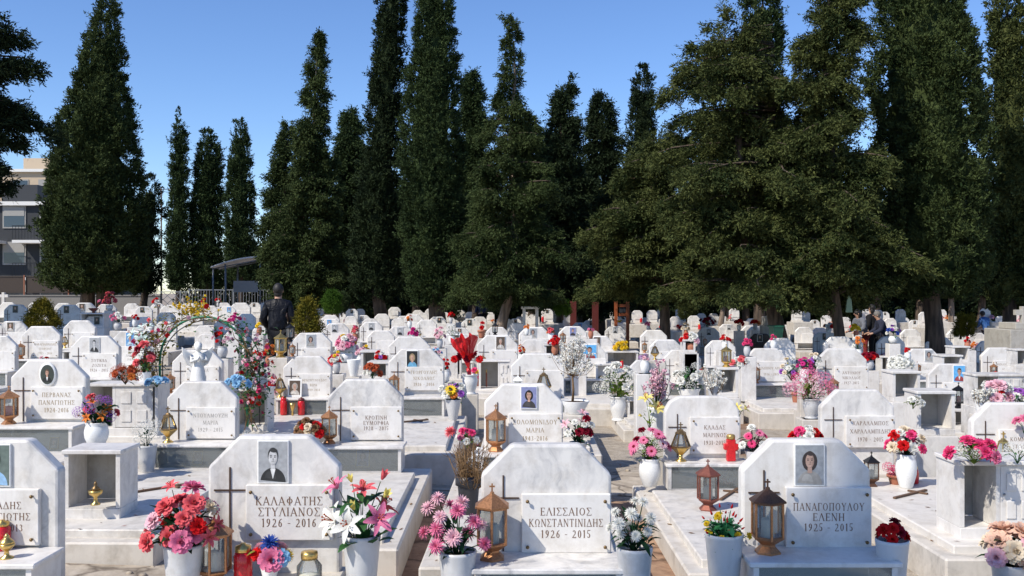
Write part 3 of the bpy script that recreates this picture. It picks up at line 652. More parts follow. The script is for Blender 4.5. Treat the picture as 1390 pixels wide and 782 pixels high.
def leaf(mb, p, d, L, W, droop=.4, m=0, seg=3):
    d = Vector(d).normalized(); up = Vector((0, 0, 1)); s = d.cross(up); s = s.normalized() if s.length > .05 else Vector((1, 0, 0)); vs = []
    for i in range(seg + 1):
        t = i / seg; c = Vector(p) + d * L * t + Vector((0, 0, -droop * L * t * t)); w = W * math.sin(PI * (t * .93 + .05)) * .5; n = s.cross(d)
        for g in (-1, 0, 1): vs.append(tuple(c + s * g * w + n * abs(g) * w * .3))
    mb.add(vs, [(i * 3 + j, i * 3 + j + 1, i * 3 + j + 4, i * 3 + j + 3) for i in range(seg) for j in range(2)], m, True)
def bouquet(label, loc, H, R, blooms, seed=0, leafm='flower_leaf', nleaf=26, leafL=.5, leafW=.12, group=None, flat=.7, cat='bouquet', name='bouquet', low=.15, lean=0.0, wild=.35):
    """stems spreading from loc; H height of the dome above loc, R its half-width; blooms = (kind, colour, count, size as a share of R)"""
    q = random.Random(seed * 31 + 5); t = thing(name, label, cat, loc, 0, 1, group)
    fol = MB(); n = sum(b[2] for b in blooms); lst = [(k, c, s) for k, c, cnt, s in blooms for _ in range(cnt)]; q.shuffle(lst)
    spots = []
    for i, (k, c, s) in enumerate(lst):
        best = None
        for _ in range(14):
            a = q.uniform(0, 2 * PI); e = q.uniform(low, 1) if q.random() < .85 else q.uniform(.5, 1)
            ph = math.asin(e); u = Vector((math.cos(a) * math.cos(ph), math.sin(a) * math.cos(ph), math.sin(ph)))
            if u.y > .35 and q.random() < .7: u.y = -u.y
            rr = q.uniform(1 - wild, 1.0)
            p = Vector((u.x * R * rr + lean * u.z, u.y * R * flat * rr, H * (.18 + .82 * u.z * rr)))
            d = min([(p - o).length / (sa + s * R) for o, sa in spots] or [9])
            if best is None or d > best[0]: best = (d, p, u)
        _, p, u = best; spots.append((p, s * R))
        fol.tube([(0, 0, -.02), (p.x * .35, p.y * .35, p.z * .5), tuple(p - u * .01)], [.003, .0028, .002] if R > .06 else .003, 4)
        o = link('flower', bloom_mesh(k, c, i % 3), t, p, 0, s * R * q.uniform(.85, 1.12))
        dirv = Vector((u.x, u.y - .45, u.z + .25)).normalized()
        o.rotation_euler = dirv.to_track_quat('Z', 'Y').to_euler(); o.rotation_euler.rotate_axis('Z', q.uniform(0, 6.28))
    for i in range(nleaf):
        a = q.uniform(0, 2 * PI); ph = q.uniform(-.1, 1.2); z = H * q.uniform(.02, .6); r0 = R * q.uniform(.05, .5)
        L = leafL * R * q.uniform(.7, 1.3)
        leaf(fol, (r0 * math.cos(a), r0 * math.sin(a) * flat, z), (math.cos(a) * math.cos(ph), math.sin(a) * math.cos(ph) * flat, math.sin(ph)), L, L * leafW / .5 * 1.6, q.uniform(.1, .6))
    fol.build('foliage', leafm, t)
    return t
def potted(label, potlabel, x, ytop, yrim, ybase, Z, half, blooms, seed, pot='pot', potmat='white_ceramic', potr=None, gb=None, gv='flower vases on the graves', **kw):
    """a vase standing at (x, ybase) with its rim at yrim and a bouquet up to ytop; half = half-width of the bouquet in px"""
    st_ = settle(x, ybase, Z)
    Z = st_[0] if st_ else Z
    k = Z / F; h = (ybase - yrim) * k; zb = PZ(ybase, Z)
    if not st_:
        zs = surf(PX(x, Z), Z)
        if zb - zs > .1: pd = MB().box(-.13, .13, -.13, .13, zs - zb - .02, -.001, 0, .006).build('pedestal', 'kerb_marble', None, (PX(x, Z), Z, zb)); tag(pd, 'marble block under the ' + ' '.join(potlabel.split()[:11]), 'pedestal', 'marble blocks under the grave goods')
        elif abs(zb - zs) > .01 and zb + h - zs > .05: h, zb = zb + h - zs, zs
    vase(potlabel, (PX(x, Z), Z, zb), h, (potr or max(8, half * .5)) * k, pot, potmat, gv)
    return bouquet(label, (PX(x, Z), Z, zb + h - .02), (yrim - ytop) * k, half * k, blooms, seed, group=gb, **kw)
def niche(label, xl, xr, yt, yb, Z, depth=.36, door=False, dark=False, mat='marble', opening=None, group='open marble niche boxes', foot=True):
    """a little marble cabinet, open to the front, on a slab"""
    st_ = settle((xl + xr) / 2, yb, Z)
    Z = (st_[0] if st_ else Z) + .02
    k = Z / F; w = (xr - xl) * k; h = (yb - yt) * k; X = PX((xl + xr) / 2, Z); t = thing('niche_box', label, 'niche', (X, Z, PZ(yb, Z)), 0, 1, group)
    a = w / 2; th = .028; ft = h * .16; gap = 0 if st_ else max(-.3, PZ(yb, Z) - min(surf(X, Z), surf(X - a, Z), surf(X + a, Z)))
    if gap > .01: MB().box(-a - .02, a + .02, -.03, depth + .01, -gap - .02, -.001, 0, .004).build('plinth', mat, t)
    elif gap < -.01: t.location.z -= gap
    m = MB().box(-a - .012, a + .012, -.014, depth, h - .026, h, 0, .004)
    m.box(-a, -a + th, 0, depth - .01, ft, h - .028); m.box(a - th, a, 0, depth - .01, ft, h - .028)
    MB().box(-a + th + .001, a - th - .001, depth - .03, depth - .012, ft + .005, h - .03).build('shade_back_panel', 'old_stone', t)  # darker stone colour imitates the shade deep inside the niche
    m.box(-a, a, -.004, depth - .01, 0, ft - .002, 0, .004)
    if not door: m.box(-a + th + .001, a - th - .001, .0, depth - .031, ft, ft + .004)
    m.build('cabinet', mat, t)
    if door:
        x0 = door[0] * w - a; x1 = door[1] * w - a
        m.box
        if door[0] > .15: MB().box(x0 - th, x0 - .002, .003, depth - .032, ft + .001, h - .03).build('partition', mat, t)
        d = MB().box(x0, x1, .002, .02, ft + .004, h - .03, 0, .002)
        cx, cz = (x0 + x1) / 2, (ft + h) / 2 - .01; dw, dh = (x1 - x0) * .38, (h - ft) * .38
        for sx in (-1, 1):
            for sz in (-1, 1): d.box(cx + sx * dw * .55 - dw * .36, cx + sx * dw * .55 + dw * .36, -.006, .001, cz + sz * dh * .55 - dh * .36, cz + sz * dh * .55 + dh * .36, 0, .004)
        dd = d.build('door', mat, t)
        for hz in (ft + (h - ft) * .2, ft + (h - ft) * .78): MB().lathe([(.006, -.02), (.006, .02)], 8).build('hinge', 'steel', dd, (x1 - .004 if door[0] < .3 or True else x0, -.004, hz))
        MB().ball((0, 0, 0), .008, 0, 8, 5).build('knob', 'steel', dd, (x0 + .02, -.004, (ft + h) / 2))
    return t
def slab_cross(label, x, y, Z, L=.46, ang=.8, mat='wood', group='wooden crosses lying on the slabs', zoff=0.006):
    m = MB().box(-.012, .012, -L / 2, L / 2, 0, .014, 0, .002).box(-L * .17, -.0125, L * .2, L * .2 + .024, .001, .013, 0, .002).box(.0125, L * .17, L * .2, L * .2 + .024, .001, .013, 0, .002)
    st_ = settle(x, y, Z, .3)
    Z = st_[0] if st_ else Z
    o = m.build('wooden_cross', mat, None, (PX(x, Z), Z, surf(PX(x, Z), Z) + .002), ang); return tag(o, label, 'cross', group)
def photo_frame(label, loc, w, h, st, frame='gold_frame', tilt=.2, group='framed photographs in the cases', rz=0):
    o = MB().box(-w / 2, w / 2, -.008, .004, 0, h, 0, .002).build('photo_frame', frame, None, loc, rz); o.rotation_euler = (-tilt, 0, rz); tag(o, label, 'photo frame', group)
    mb, mm = picture_mesh(st, w * .78, h * .8, True, True); mb.build('picture', mm, o, (0, -.0088, h / 2))
    return o

# ------------------------------------------------------------------ trees
def foliage_mesh(name, C, D, S, mat, seed, sprays=14, K=6, L=.26, lw=.03, spread=.55, ll=.42, core=None, LS=None):
    """C clump centres, D clump directions, S clump radii -> many narrow leaf blades set along sprays"""
    g = np.random.default_rng(seed); n = len(C)
    P = np.repeat(C, sprays, 0) + g.normal(0, .5, (n * sprays, 3)) * np.repeat(S, sprays)[:, None]
    d = np.repeat(D, sprays, 0) + g.normal(0, spread, (n * sprays, 3)); d /= np.linalg.norm(d, axis=1)[:, None] + 1e-9
    Ls = L * g.uniform(.6, 1.35, n * sprays)
    if LS is not None: Ls = Ls * np.repeat(LS, sprays)
    M = len(P); tt = (np.arange(K) + .4) / K
    B = P[:, None, :] + d[:, None, :] * (tt[None, :, None] * Ls[:, None, None])
    r = g.normal(0, 1, (M, K, 3)); r -= (r * d[:, None, :]).sum(-1, keepdims=True) * d[:, None, :]; r /= np.linalg.norm(r, axis=-1, keepdims=True) + 1e-9
    ax = d[:, None, :] * .75 + r * .66; l = Ls[:, None, None] * ll * g.uniform(.7, 1.2, (M, K, 1)); tip = B + ax * l
    side = np.cross(ax, g.normal(0, 1, (M, K, 3))); side /= np.linalg.norm(side, axis=-1, keepdims=True) + 1e-9
    mid = B + ax * l * .45
    w = lw * g.uniform(.7, 1.3, (M, K, 1))
    V = np.stack([B, mid + side * w, tip, mid - side * w], 2).reshape(-1, 3)
    nf = M * K
    if core:
        cv, cf = core; off = len(V); V = np.concatenate([V, np.array(cv)]); cf = np.array(cf) + off
    else: cf = np.zeros((0, 4), int)
    me = bpy.data.meshes.new(name); tot = nf + len(cf)
    me.vertices.add(len(V)); me.vertices.foreach_set('co', V.astype(np.float32).ravel())
    me.loops.add(tot * 4); me.polygons.add(tot)
    me.loops.foreach_set('vertex_index', np.concatenate([np.arange(nf * 4), cf.ravel()]).astype(np.int32))
    me.polygons.foreach_set('loop_start', (np.arange(tot) * 4).astype(np.int32)); me.polygons.foreach_set('loop_total', np.full(tot, 4, np.int32))
    me.materials.append(MATS[mat]); me.update(calc_edges=True)
    return me
def prof_of(pts, Z):
    """outline rows (y, xl, xr) -> arrays height, radius, centre x"""
    pts = sorted(pts, key=lambda p: -p[0]); k = Z / F
    return np.array([PZ(p[0], Z) for p in pts]), np.array([max(.02, (p[2] - p[1]) / 2 * k) for p in pts]), np.array([PX((p[1] + p[2]) / 2, Z) for p in pts])
TREES = []
def tree(label, pts, Z, kind='cypress', mat='cypress_leaf', seed=1, trunk=None, group='cemetery cypresses', dens=1.0, leaf=1.0, tw=.2, name=None, bark='bark', tilt=0.0, X0=None, asp=1.0, lime=False, core=True, forks=1, base=None):
    h, R, cx = prof_of(pts, Z); R = np.maximum(.05, R - np.minimum((.17 if kind == 'cypress' else .09) * leaf, R * .2)); g = np.random.default_rng(seed); xb = X0 if X0 is not None else (PX(trunk, Z) if trunk is not None else cx[0]); zb = zg(xb, Z) - .05
    t = thing(name or ('cypress_tree' if kind == 'cypress' else 'conifer_tree'), label, 'tree', (xb, Z, zb), 0, 1, group)
    TREES.append(t)
    z0, z1 = h[0], h[-1]
    zs = np.linspace(z0, z1, 60); Rs = np.interp(zs, h, R); area = float((Rs * 2 * PI).sum() * (z1 - z0) / 60)
    cdf = np.cumsum(Rs + .05); cdf /= cdf[-1]
    ph = g.uniform(0, 6.28, 8)
    def bump_(th, z): return 1 + .05 * np.sin(3 * th + ph[0] + z * .9) + .05 * np.sin(5 * th + ph[1] - z * 1.7) + .04 * np.sin(2 * th + ph[2] + z * 2.6) + .03 * np.sin(9 * th + ph[3] + z * 3.1)
    wv = g.normal(0, 1, (9, 3)); wv /= np.linalg.norm(wv, axis=1)[:, None]; wv *= (2 * PI / (g.uniform(.45, 1.1, 9) * leaf))[:, None] * np.array([1, 1, .62]); wp = g.uniform(0, 6.28, 9)
    def lobes(P): return np.clip(.5 + np.sin(P @ wv.T + wp).sum(1) / 5.5, 0, 1)     # 0 in the hollows, 1 on the lobes
    tb = MB(); lb = MB(); ztop = z0 + (z1 - z0) * .9
    if kind == 'cypress':
        n = int(area * 34 * dens / leaf ** 1.6); z = np.interp(g.random(n), cdf, zs); th = g.uniform(0, 2 * PI, n)
        r = np.interp(z, h, R) * bump_(th, z) * g.uniform(.90, 1.03, n) ; c = np.interp(z, h, cx) - xb
        r = r * (.80 + .20 * lobes(np.stack([r * np.cos(th), r * np.sin(th), z], 1)))
        C = np.stack([c + r * np.cos(th), r * np.sin(th) * asp, z - zb], 1)
        fr_ = (np.sin(th) < .35) | (g.random(n) < .4); C, th, r, z, n = C[fr_], th[fr_], r[fr_], z[fr_], int(fr_.sum())
        out = g.random(n) < .03; C[out, 0] += np.cos(th[out]) * .18 * leaf; C[out, 1] += np.sin(th[out]) * .18
        D = np.stack([np.cos(th) * .55, np.sin(th) * .55, np.full(n, .8)], 1)
        S = .115 * leaf * g.uniform(.6, 1.5, n) * np.minimum(1, np.interp(z, h, R) / .35 + .2)
        me_args = dict(sprays=13, K=6, L=.145 * leaf, lw=.0185 * leaf, spread=.42, ll=.6, LS=np.minimum(1, np.interp(z, h, R) / .5 + .35))
    else:
        nl = int((z1 - z0) * 11 * dens); CC = []; DD = []; SS = []
        for i in range(nl):
            zt = float(np.interp((i + g.random()) / nl, cdf * .45 + np.linspace(0, .55, 60), zs)); a = g.uniform(0, 2 * PI); Rl = float(np.interp(zt, h, R)); c0 = float(np.interp(zt, h, cx)) - xb
            ln = Rl * g.uniform(.72, 1.16) * (1 + .12 * math.sin(3 * a + ph[0] + zt)); rise = g.uniform(.05, .5) if kind == 'cedar' else g.uniform(.3, .9)
            dr = np.array([math.cos(a), math.sin(a) * asp, 0]); zst = zt - rise * ln * .5
            pts_ = []
            for k in range(6):
                u = k / 5; pts_.append(np.array([c0 * min(1, .2 + u), 0, zst - zb]) + dr * ln * u + np.array([0, 0, ln * (rise * u - .35 * u * u)]))
            if ln > .35: lb.tube([tuple(p) for p in pts_], [max(.006, .03 * (1 - k / 6) * min(1.6, ln)) for k in range(6)], 4)
            m = max(7, int(ln * 24 * dens / leaf))
            for k in range(m):
                u = .25 + .8 * (k + g.random()) / m; uu = min(u, 1.0); q = uu * 5; i0 = min(4, int(q)); p = pts_[i0] + (pts_[i0 + 1] - pts_[i0]) * (q - i0)
                lat = np.array([-dr[1], dr[0], 0]) * g.normal(0, .2) * ln * (1.1 - .6 * uu)
                CC.append(p + lat + np.array([0, 0, g.normal(-.05, .06) - .10 * uu])) ; CC[-1][2] -= np.abs(lat).sum() * .25; d = dr * .75 + lat * .6 / max(ln, .2) + np.array([0, 0, -.28 if kind == 'cedar' else .35])
                DD.append(d); SS.append(.125 * leaf * g.uniform(.7, 1.5) * min(1, ln / .5 + .25))
        ni = int((z1 - z0) * 34 * dens / leaf); zi = np.interp(g.random(ni), cdf, zs); ti = g.uniform(0, 2 * PI, ni); ri = np.interp(zi, h, R) * .5 * np.sqrt(g.random(ni)); ci = np.interp(zi, h, cx) - xb
        CC += list(np.stack([ci + ri * np.cos(ti), ri * np.sin(ti) * asp, zi - zb], 1)); DD += list(np.stack([np.cos(ti) * .6, np.sin(ti) * .6, np.full(ni, .3)], 1)); SS += list(.2 * leaf * g.uniform(.6, 1.3, ni) * np.minimum(1, np.interp(zi, h, R) / .6 + .2))
        C = np.array(CC); D = np.array(DD); S = np.array(SS); n = len(C)
        me_args = dict(sprays=12, K=6, L=.19 * leaf, lw=.0165 * leaf, spread=.36, ll=.5)
    core_ = None
    if core and kind == 'cypress':   # the packed inner twigs of the crown
        nn, mm_ = 22, 44; cv = []; cf = []
        for j in range(mm_):
            z = z0 + (z1 - z0) * (.02 + .84 * j / (mm_ - 1)); Rr = float(np.interp(z, h, R)) * (.66 if kind == 'cypress' else .2); c = float(np.interp(z, h, cx)) - xb
            for i in range(nn):
                a = 2 * PI * i / nn; b = Rr * float(bump_(np.array(a), np.array(z))) * g.uniform(.68, 1.08) * (0.03 if j in (0, mm_ - 1) else 1); cv.append((c + b * math.cos(a), b * math.sin(a) * asp, z - zb + g.uniform(-.1, .1)))
        cf = [(j * nn + i, j * nn + (i + 1) % nn, (j + 1) * nn + (i + 1) % nn, (j + 1) * nn + i) for j in range(mm_ - 1) for i in range(nn)]
        core_ = (cv, cf)
    me = foliage_mesh('crown', C, D, S, mat, seed, core=core_, **me_args)
    link('crown', me, t)
    for f in range(forks):
        off = 0 if forks == 1 else (f - (forks - 1) / 2) * tw * 2.2
        pts_ = []; rad = []
        for k in range(9):
            u = k / 8; z = zb + (ztop - zb) * u; c = float(np.interp(z, h, cx)) - xb if z > z0 else (float(cx[0]) - xb) * max(0, (z - zb) / max(.1, z0 - zb)) ** 1.3
            pts_.append((c + off * (1.2 - .6 * u) + tilt * max(0, 1 - u * 2.2) * 0 + g.normal(0, .03) * (u > 0), g.normal(0, .03), z - zb)); rad.append(tw * (1.3 if k == 0 else 1 - .85 * u))
        tb.tube(pts_, rad, 9)
    tb.build('trunk', bark, t)
    if lb.v: lb.build('branches', 'bark', t)
    if lime: MB().lathe([(tw * 1.4, 0), (tw * 1.12, .5), (tw * 1.06, 1.0)], 10, cap=False).build('whitewash', 'limewash', t)
    return t
def shrub(label, x, ytop, ybot, half, Z, mat, seed, kind='cone', name='conifer_shrub', group=None, base=None):
    k = Z / F; zt = PZ(ytop, Z); zb = base if base is not None else PZ(ybot, Z); H = zt - zb; R = half * k; g = np.random.default_rng(seed); n = int(max(160, 1900 * R * H))
    u = g.random(n) ** (1.4 if kind == 'cone' else 1); th = g.uniform(0, 6.28, n)
    r = R * (np.minimum(1, (1 - u) ** .75 * 1.15) if kind == 'cone' else np.sqrt(np.maximum(0, 1 - (2 * u - .9) ** 2 * .8))) * (1 + .13 * np.sin(3 * th + 9 * u)) * g.uniform(.6, 1.03, n)
    C = np.stack([r * np.cos(th), r * np.sin(th), .05 + u * H * .95], 1); D = np.stack([np.cos(th) * .6, np.sin(th) * .6, np.full(n, .75)], 1)
    t = thing(name, label, 'shrub', (PX(x, Z), Z, zb), 0, 1, group)
    link('foliage', foliage_mesh('foliage', C, D, np.full(n, .05), mat, seed, sprays=9, K=5, L=.09, lw=.007, spread=.4), t)
    MB().tube([(0, 0, -.05), (0, 0, H * .7)], [.03, .012], 6).build('stem', 'bark', t)
    return t
def twigs(label, x, ytop, yrim, half, Z, col, seed, petals=None, n=26, name='dried_plant', cat='plant', group=None, loc=None, trunk=False, rad=.003):
    """many bare twigs from one root, with optional small blossoms"""
    q = random.Random(seed); k = Z / F; H = (yrim - ytop) * k; R = half * k; m = MB(); bl = MB()
    t = thing(name, label, cat, loc or (PX(x, Z), Z, PZ(yrim, Z)), 0, 1, group)
    z00 = H * .42 if trunk else 0
    if trunk: m.tube([(0, 0, 0), (.01, 0, H * .2), (0, 0, H * .45)], [.014, .011, .008], 6)
    for i in range(n):
        a = q.uniform(0, 6.28); rr = R * math.sqrt(q.random()); e = Vector((rr * math.cos(a), rr * math.sin(a), H * q.uniform(.5, 1.0) * (1.08 - .3 * (rr / R) ** 2)))
        p0 = Vector((e.x * .08, e.y * .08, z00)); md = p0 * .5 + e * .5 + Vector((e.x * .1, e.y * .1, -.05 * H)); m.tube([p0, md, e], [rad, rad * .8, rad * .5], 4)
        for j in range(5):
            u = q.uniform(.35, 1); b = p0 + (e - p0) * u; f = b + Vector((q.uniform(-1, 1), q.uniform(-1, 1), q.uniform(.1, 1))) * R * .3; m.tube([b, f], [rad * .6, rad * .35], 3)
            if petals:
                for w in range(3):
                    c = b + (f - b) * q.uniform(.3, 1.05)
                    for v in range(5):
                        bb = 2 * PI * v / 5; s = q.uniform(.010, .017); ax = Vector((q.uniform(-1, 1), q.uniform(-1, 1), .5)).normalized(); u1 = ax.orthogonal().normalized(); u2 = ax.cross(u1)
                        A = u1 * math.cos(bb) + u2 * math.sin(bb); B_ = u1 * math.cos(bb + 1.1) + u2 * math.sin(bb + 1.1); bl.add([c, c + A * s, c + (A + B_) * s * .75, c + B_ * s], [(0, 1, 2, 3)])
    m.build('twigs', col, t)
    if petals: bl.build('blossom', petals, t)
    return t
# ------------------------------------------------------------------ people
def person(label, loc, rz, H=1.74, jacket='jacket_cloth', legs='trousers_cloth', hair='hair', pose='stand', long=False, group=None):
    """one skinned body; jacket, trousers, hair and shoes are worn over it"""
    t = thing('person', label, 'person', loc, rz, H / 1.74, group)
    def skin(name, V, E, Rr, mat, root=0, sub=2):
        me = bpy.data.meshes.new(name); me.from_pydata(V, E, []); o = link(name, me, t); o.data.materials.append(MATS[mat])
        md = o.modifiers.new('skin', 'SKIN'); md.use_smooth_shade = True
        for i, r in enumerate(Rr):
            sv = o.data.skin_vertices[0].data[i]; sv.radius = r if hasattr(r, '__len__') else (r, r); sv.use_root = (i == root)
        sb = o.modifiers.new('sub', 'SUBSURF'); sb.levels = sub; sb.render_levels = sub
        return o
    lean = .34 if pose == 'bend' else .10
    def L(x, y, z):     # bend forward from the hips (towards +y)
        if z > .95 and lean: dz = z - .95; return (x, y + dz * math.sin(lean), .95 + dz * math.cos(lean))
        return (x, y, z)
    arm = {'stand': [(.185, 0, 1.385), (.262, -.02, 1.13), (.20, .16, .98), (.165, .24, .96)], 'bend': [(.20, 0, 1.40), (.26, .12, 1.16), (.2, .34, 1.06), (.19, .42, 1.04)]}[pose]
    V = [(0, 0, .95), L(0, .0, 1.15), L(0, 0, 1.38), L(0, .01, 1.47), L(0, .015, 1.54), L(0, .02, 1.64), L(0, .02, 1.70)]; E = [(0, 1), (1, 2), (2, 3), (3, 4), (4, 5), (5, 6)]
    Rr = [(.15, .11), (.15, .105), (.16, .105), (.06, .06), (.068, .075), (.078, .095), (.06, .075)]
    JV = [(0, 0, .86), (0, -.005, 1.0), L(0, 0, 1.2), L(0, 0, 1.38), L(0, .005, 1.50)]; JE = [(0, 1), (1, 2), (2, 3), (3, 4)]; JR = [(.175, .14), (.19, .15), (.185, .14), (.15, .12), (.082, .085)]
    TV = [(0, 0, .93)]; TE = []; TR = [(.16, .12)]
    for s in (-1, 1):
        b = len(V); ps = [L(s * x, y, z) for x, y, z in arm]
        V += ps + [L(s * (arm[3][0] - .01), arm[3][1] + .07, arm[3][2] - .02)]; E += [(2, b), (b, b + 1), (b + 1, b + 2), (b + 2, b + 3), (b + 3, b + 4)]; Rr += [.055, .045, .035, (.022, .04), (.012, .034)]
        for k in range(4):   # four fingers and a thumb
            fx = arm[3][0] - .035 + k * .02; n0 = len(V); ln = (.055, .068, .064, .048)[k]
            V += [L(s * fx, arm[3][1] + .08 + ln * .5, arm[3][2] - .025), L(s * fx, arm[3][1] + .08 + ln, arm[3][2] - .055)]; E += [(b + 4, n0), (n0, n0 + 1)]; Rr += [.009, .007]
        n0 = len(V); V += [L(s * (arm[3][0] - .05), arm[3][1] + .04, arm[3][2] - .005)]; E += [(b + 3, n0)]; Rr += [.01]
        jb = len(JV); JV += ps[:3] + [tuple(Vector(ps[2]) * .4 + Vector(ps[3]) * .6)]; JE += [(3, jb), (jb, jb + 1), (jb + 1, jb + 2), (jb + 2, jb + 3)]; JR += [.09, .075, .06, .05]
        b = len(V); lg = [(s * .095, 0, .86), (s * .10, .015, .50), (s * .105, -.02, .09), (s * .11, .09, .04), (s * .112, .17, .03)]
        V += lg; E += [(0, b), (b, b + 1), (b + 1, b + 2), (b + 2, b + 3), (b + 3, b + 4)]; Rr += [.085, .055, .042, .04, .03]
        tb = len(TV); TV += lg[:3]; TE += [(0, tb), (tb, tb + 1), (tb + 1, tb + 2)]; TR += [.105, .08, .068]
        skin('shoe', [(s * .106, -.05, .045), (s * .108, .05, .045), (s * .114, .19, .035)], [(0, 1), (1, 2)], [.05, .05, .04], 'trousers_cloth')
    skin('body', V, E, Rr, 'skin'); skin('jacket', JV, JE, JR, jacket); skin('trousers', TV, TE, TR, legs)
    hc = Vector(L(0, .005, 1.66)); hm = MB().ball((hc.x, hc.y - .014, hc.z + .008), .104, 0, 14, 10, (.9, 1.06, 1.08)); hm.ball((hc.x, hc.y - .035, hc.z - .075), .072, 0, 12, 8, (1.0, .8, 1.0))
    if long: hm.ball((hc.x, hc.y - .04, hc.z - .09), .09, 0, 12, 8, (1, .7, 1.3))
    hm.build('hair', hair, t)
    nose = L(0, .125, 1.625); MB().ball(nose, .017, 0, 8, 6, (.8, 1, 1.2)).build('nose', 'skin', t)
    for s in (-1, 1):
        MB().ball(L(s * .032, .108, 1.65), .011, 0, 8, 5).build('eye', 'hair', t); MB().ball(L(s * .082, .02, 1.635), .024, 0, 8, 6, (.4, .8, 1.2)).build('ear', 'skin', t)
    MB().ball(L(0, .113, 1.585), .018, 0, 8, 5, (1.3, .4, .35)).build('mouth', 'red_cloth', t)
    return t

# ------------------------------------------------------------------ camera, sky, sun
cam = bpy.data.cameras.new('camera'); co = bpy.data.objects.new('camera', cam); COL.objects.link(co)
co.location = (0, 0, HC); co.rotation_euler = (PI / 2, 0, 0); cam.sensor_width = 36; cam.lens = 36 * F / 1390; cam.shift_y = (HY - 391) / 1390; cam.clip_end = 6000; cam.clip_start = .05
scene.camera = co
EL, AZ = math.radians(45), math.atan2(-.77, -.64)          # the sun stands behind the photographer's left shoulder
w = bpy.data.worlds.new('World'); scene.world = w; w.use_nodes = True; nt = w.node_tree
sky = nt.nodes.new('ShaderNodeTexSky'); sky.sky_type = 'NISHITA'; sky.sun_disc = False; sky.sun_elevation = EL; sky.sun_rotation = AZ; sky.air_density = 1.0; sky.dust_density = .1; sky.ozone_density = 4.0; sky.altitude = 900
hs = nt.nodes.new('ShaderNodeHueSaturation'); hs.inputs['Saturation'].default_value = 1.12; hs.inputs['Hue'].default_value = .508; nt.links.new(sky.outputs[0], hs.inputs['Color']); nt.links.new(hs.outputs[0], nt.nodes['Background'].inputs[0]); nt.nodes['Background'].inputs[1].default_value = SKY_STRENGTH
sl = bpy.data.lights.new('sun', 'SUN'); so = bpy.data.objects.new('sun', sl); COL.objects.link(so)
sl.energy = SUN_STRENGTH; sl.angle = math.radians(.53); sl.color = (1, .93, .82)
sd = Vector((math.sin(AZ) * math.cos(EL), math.cos(AZ) * math.cos(EL), math.sin(EL))); so.rotation_euler = sd.to_track_quat('Z', 'Y').to_euler()
vs_ = scene.view_settings; vs_.view_transform = 'Standard'; vs_.look = 'None'; vs_.exposure = EXPOSURE; vs_.gamma = 1.0; vs_.use_curve_mapping = False
scene.cycles.max_bounces = 8; scene.cycles.transparent_max_bounces = 12; scene.cycles.sample_clamp_indirect = 6

# ------------------------------------------------------------------ ground and paths
def sheet(name, xs, ys, mat, dz=0.0):
    m = MB(); vs = [(x, y, zg(x, y) + dz) for y in ys for x in xs]; n = len(xs)
    m.add(vs, [(j * n + i, j * n + i + 1, (j + 1) * n + i + 1, (j + 1) * n + i) for j in range(len(ys) - 1) for i in range(n - 1)], 0, True)
    o = m.build(name, mat); return struct(o)
fr = lambda a, b, s: [a + s * i for i in range(int(round((b - a) / s)) + 1)]
sheet('ground', [-4000, -1500, -600, -250, -120, -70] + fr(-50, 50, 1.0) + [70, 120, 250, 600, 1500, 4000], [-40, -10, 0, 10, 25, 40, 60, 70, 80, 95, 110, 125, 140, 200, 400, 900, 2000, 5000], 'ground_mix')
sheet('path', fr(-30, 30, .5), [4.72, 5.2, 5.7], 'path_concrete', .006)
sheet('path', fr(-30, 30, .5), [8.15, 8.8, 9.3], 'path_concrete', .006)
sheet('soil_strip', fr(-.75, -.3, .15), fr(4.71, 8.11, .4), 'red_soil', .011)
sheet('soil_strip', fr(.7, 1.0, .1), fr(4.71, 8.11, .4), 'red_soil', .011)
q = random.Random(3); mb = MB()
for i in range(420):      # loose stones and crumbs of mortar
    x = q.uniform(-6, 6); y = q.choice([q.uniform(4.75, 5.75), q.uniform(8.1, 9.4)]); r = q.uniform(.006, .03); mb.ball((x, y, zg(x, y) + r * .3), r, 0, 6, 4, (1, q.uniform(.6, 1.2), .6))
tag(mb.build('gravel', 'path_concrete'), 'loose stones and crumbs of mortar scattered on the beige path', 'gravel', None, 'stuff')

# ------------------------------------------------------------------ buildings, wall, fences, canopy
def building(label, x0, x1, y0, y1, H, mat, fl, win, bal=True, loc=(0, 0)):
    z = zg((x0 + x1) / 2, y0) - .3; t = thing('apartment_building', label, 'building', ((x0 + x1) / 2, y0, z), 0, 1, None); hw = (x1 - x0) / 2; d = y1 - y0
    MB().box(-hw, hw, 0, d, 0, H, 0).build('wall', mat, t)
    r = MB().box(-hw - .3, hw + .3, -.3, d + .3, H + .002, H + .25, 0).build('roof', 'white_wall', t)
    MB().box(-1, 1.5, d * .4, d * .4 + 2, H + .252, H + 1.9, 0).build('stair_head', mat, r)
    for f in range(fl):
        zf = H / fl * f
        for k in range(win):
            xw = -hw + (k + .5) * 2 * hw / win
            o = MB().box(xw - .75, xw + .75, -.06, -.003, zf + .9, zf + 2.4).build('window', 'shutter', t)
            MB().box(xw - .66, xw + .66, -.075, -.062, zf + 1.0, zf + 2.3).build('pane', 'window_glass', o)
            if k % 2: MB().box(xw - .66, xw + .66, -.09, -.077, zf + 1.7, zf + 2.3).build('blind', 'shutter', o)
        if bal and f:
            for k in range(0, win, 2):
                xb = -hw + (k + .5) * 2 * hw / win
                b = MB().box(xb - 1.9, xb + 1.9, -1.3, -.004, zf - .1, zf + .08).build('balcony', 'white_wall', t)
                rl = MB().box(xb - 1.9, xb + 1.9, -1.3, -1.26, zf + .95, zf + 1.0)
                for i in range(20): rl.box(xb - 1.88 + i * .196, xb - 1.86 + i * .196, -1.29, -1.27, zf + .081, zf + .949)
                rl.build('railing', 'black_metal', b)
    return t
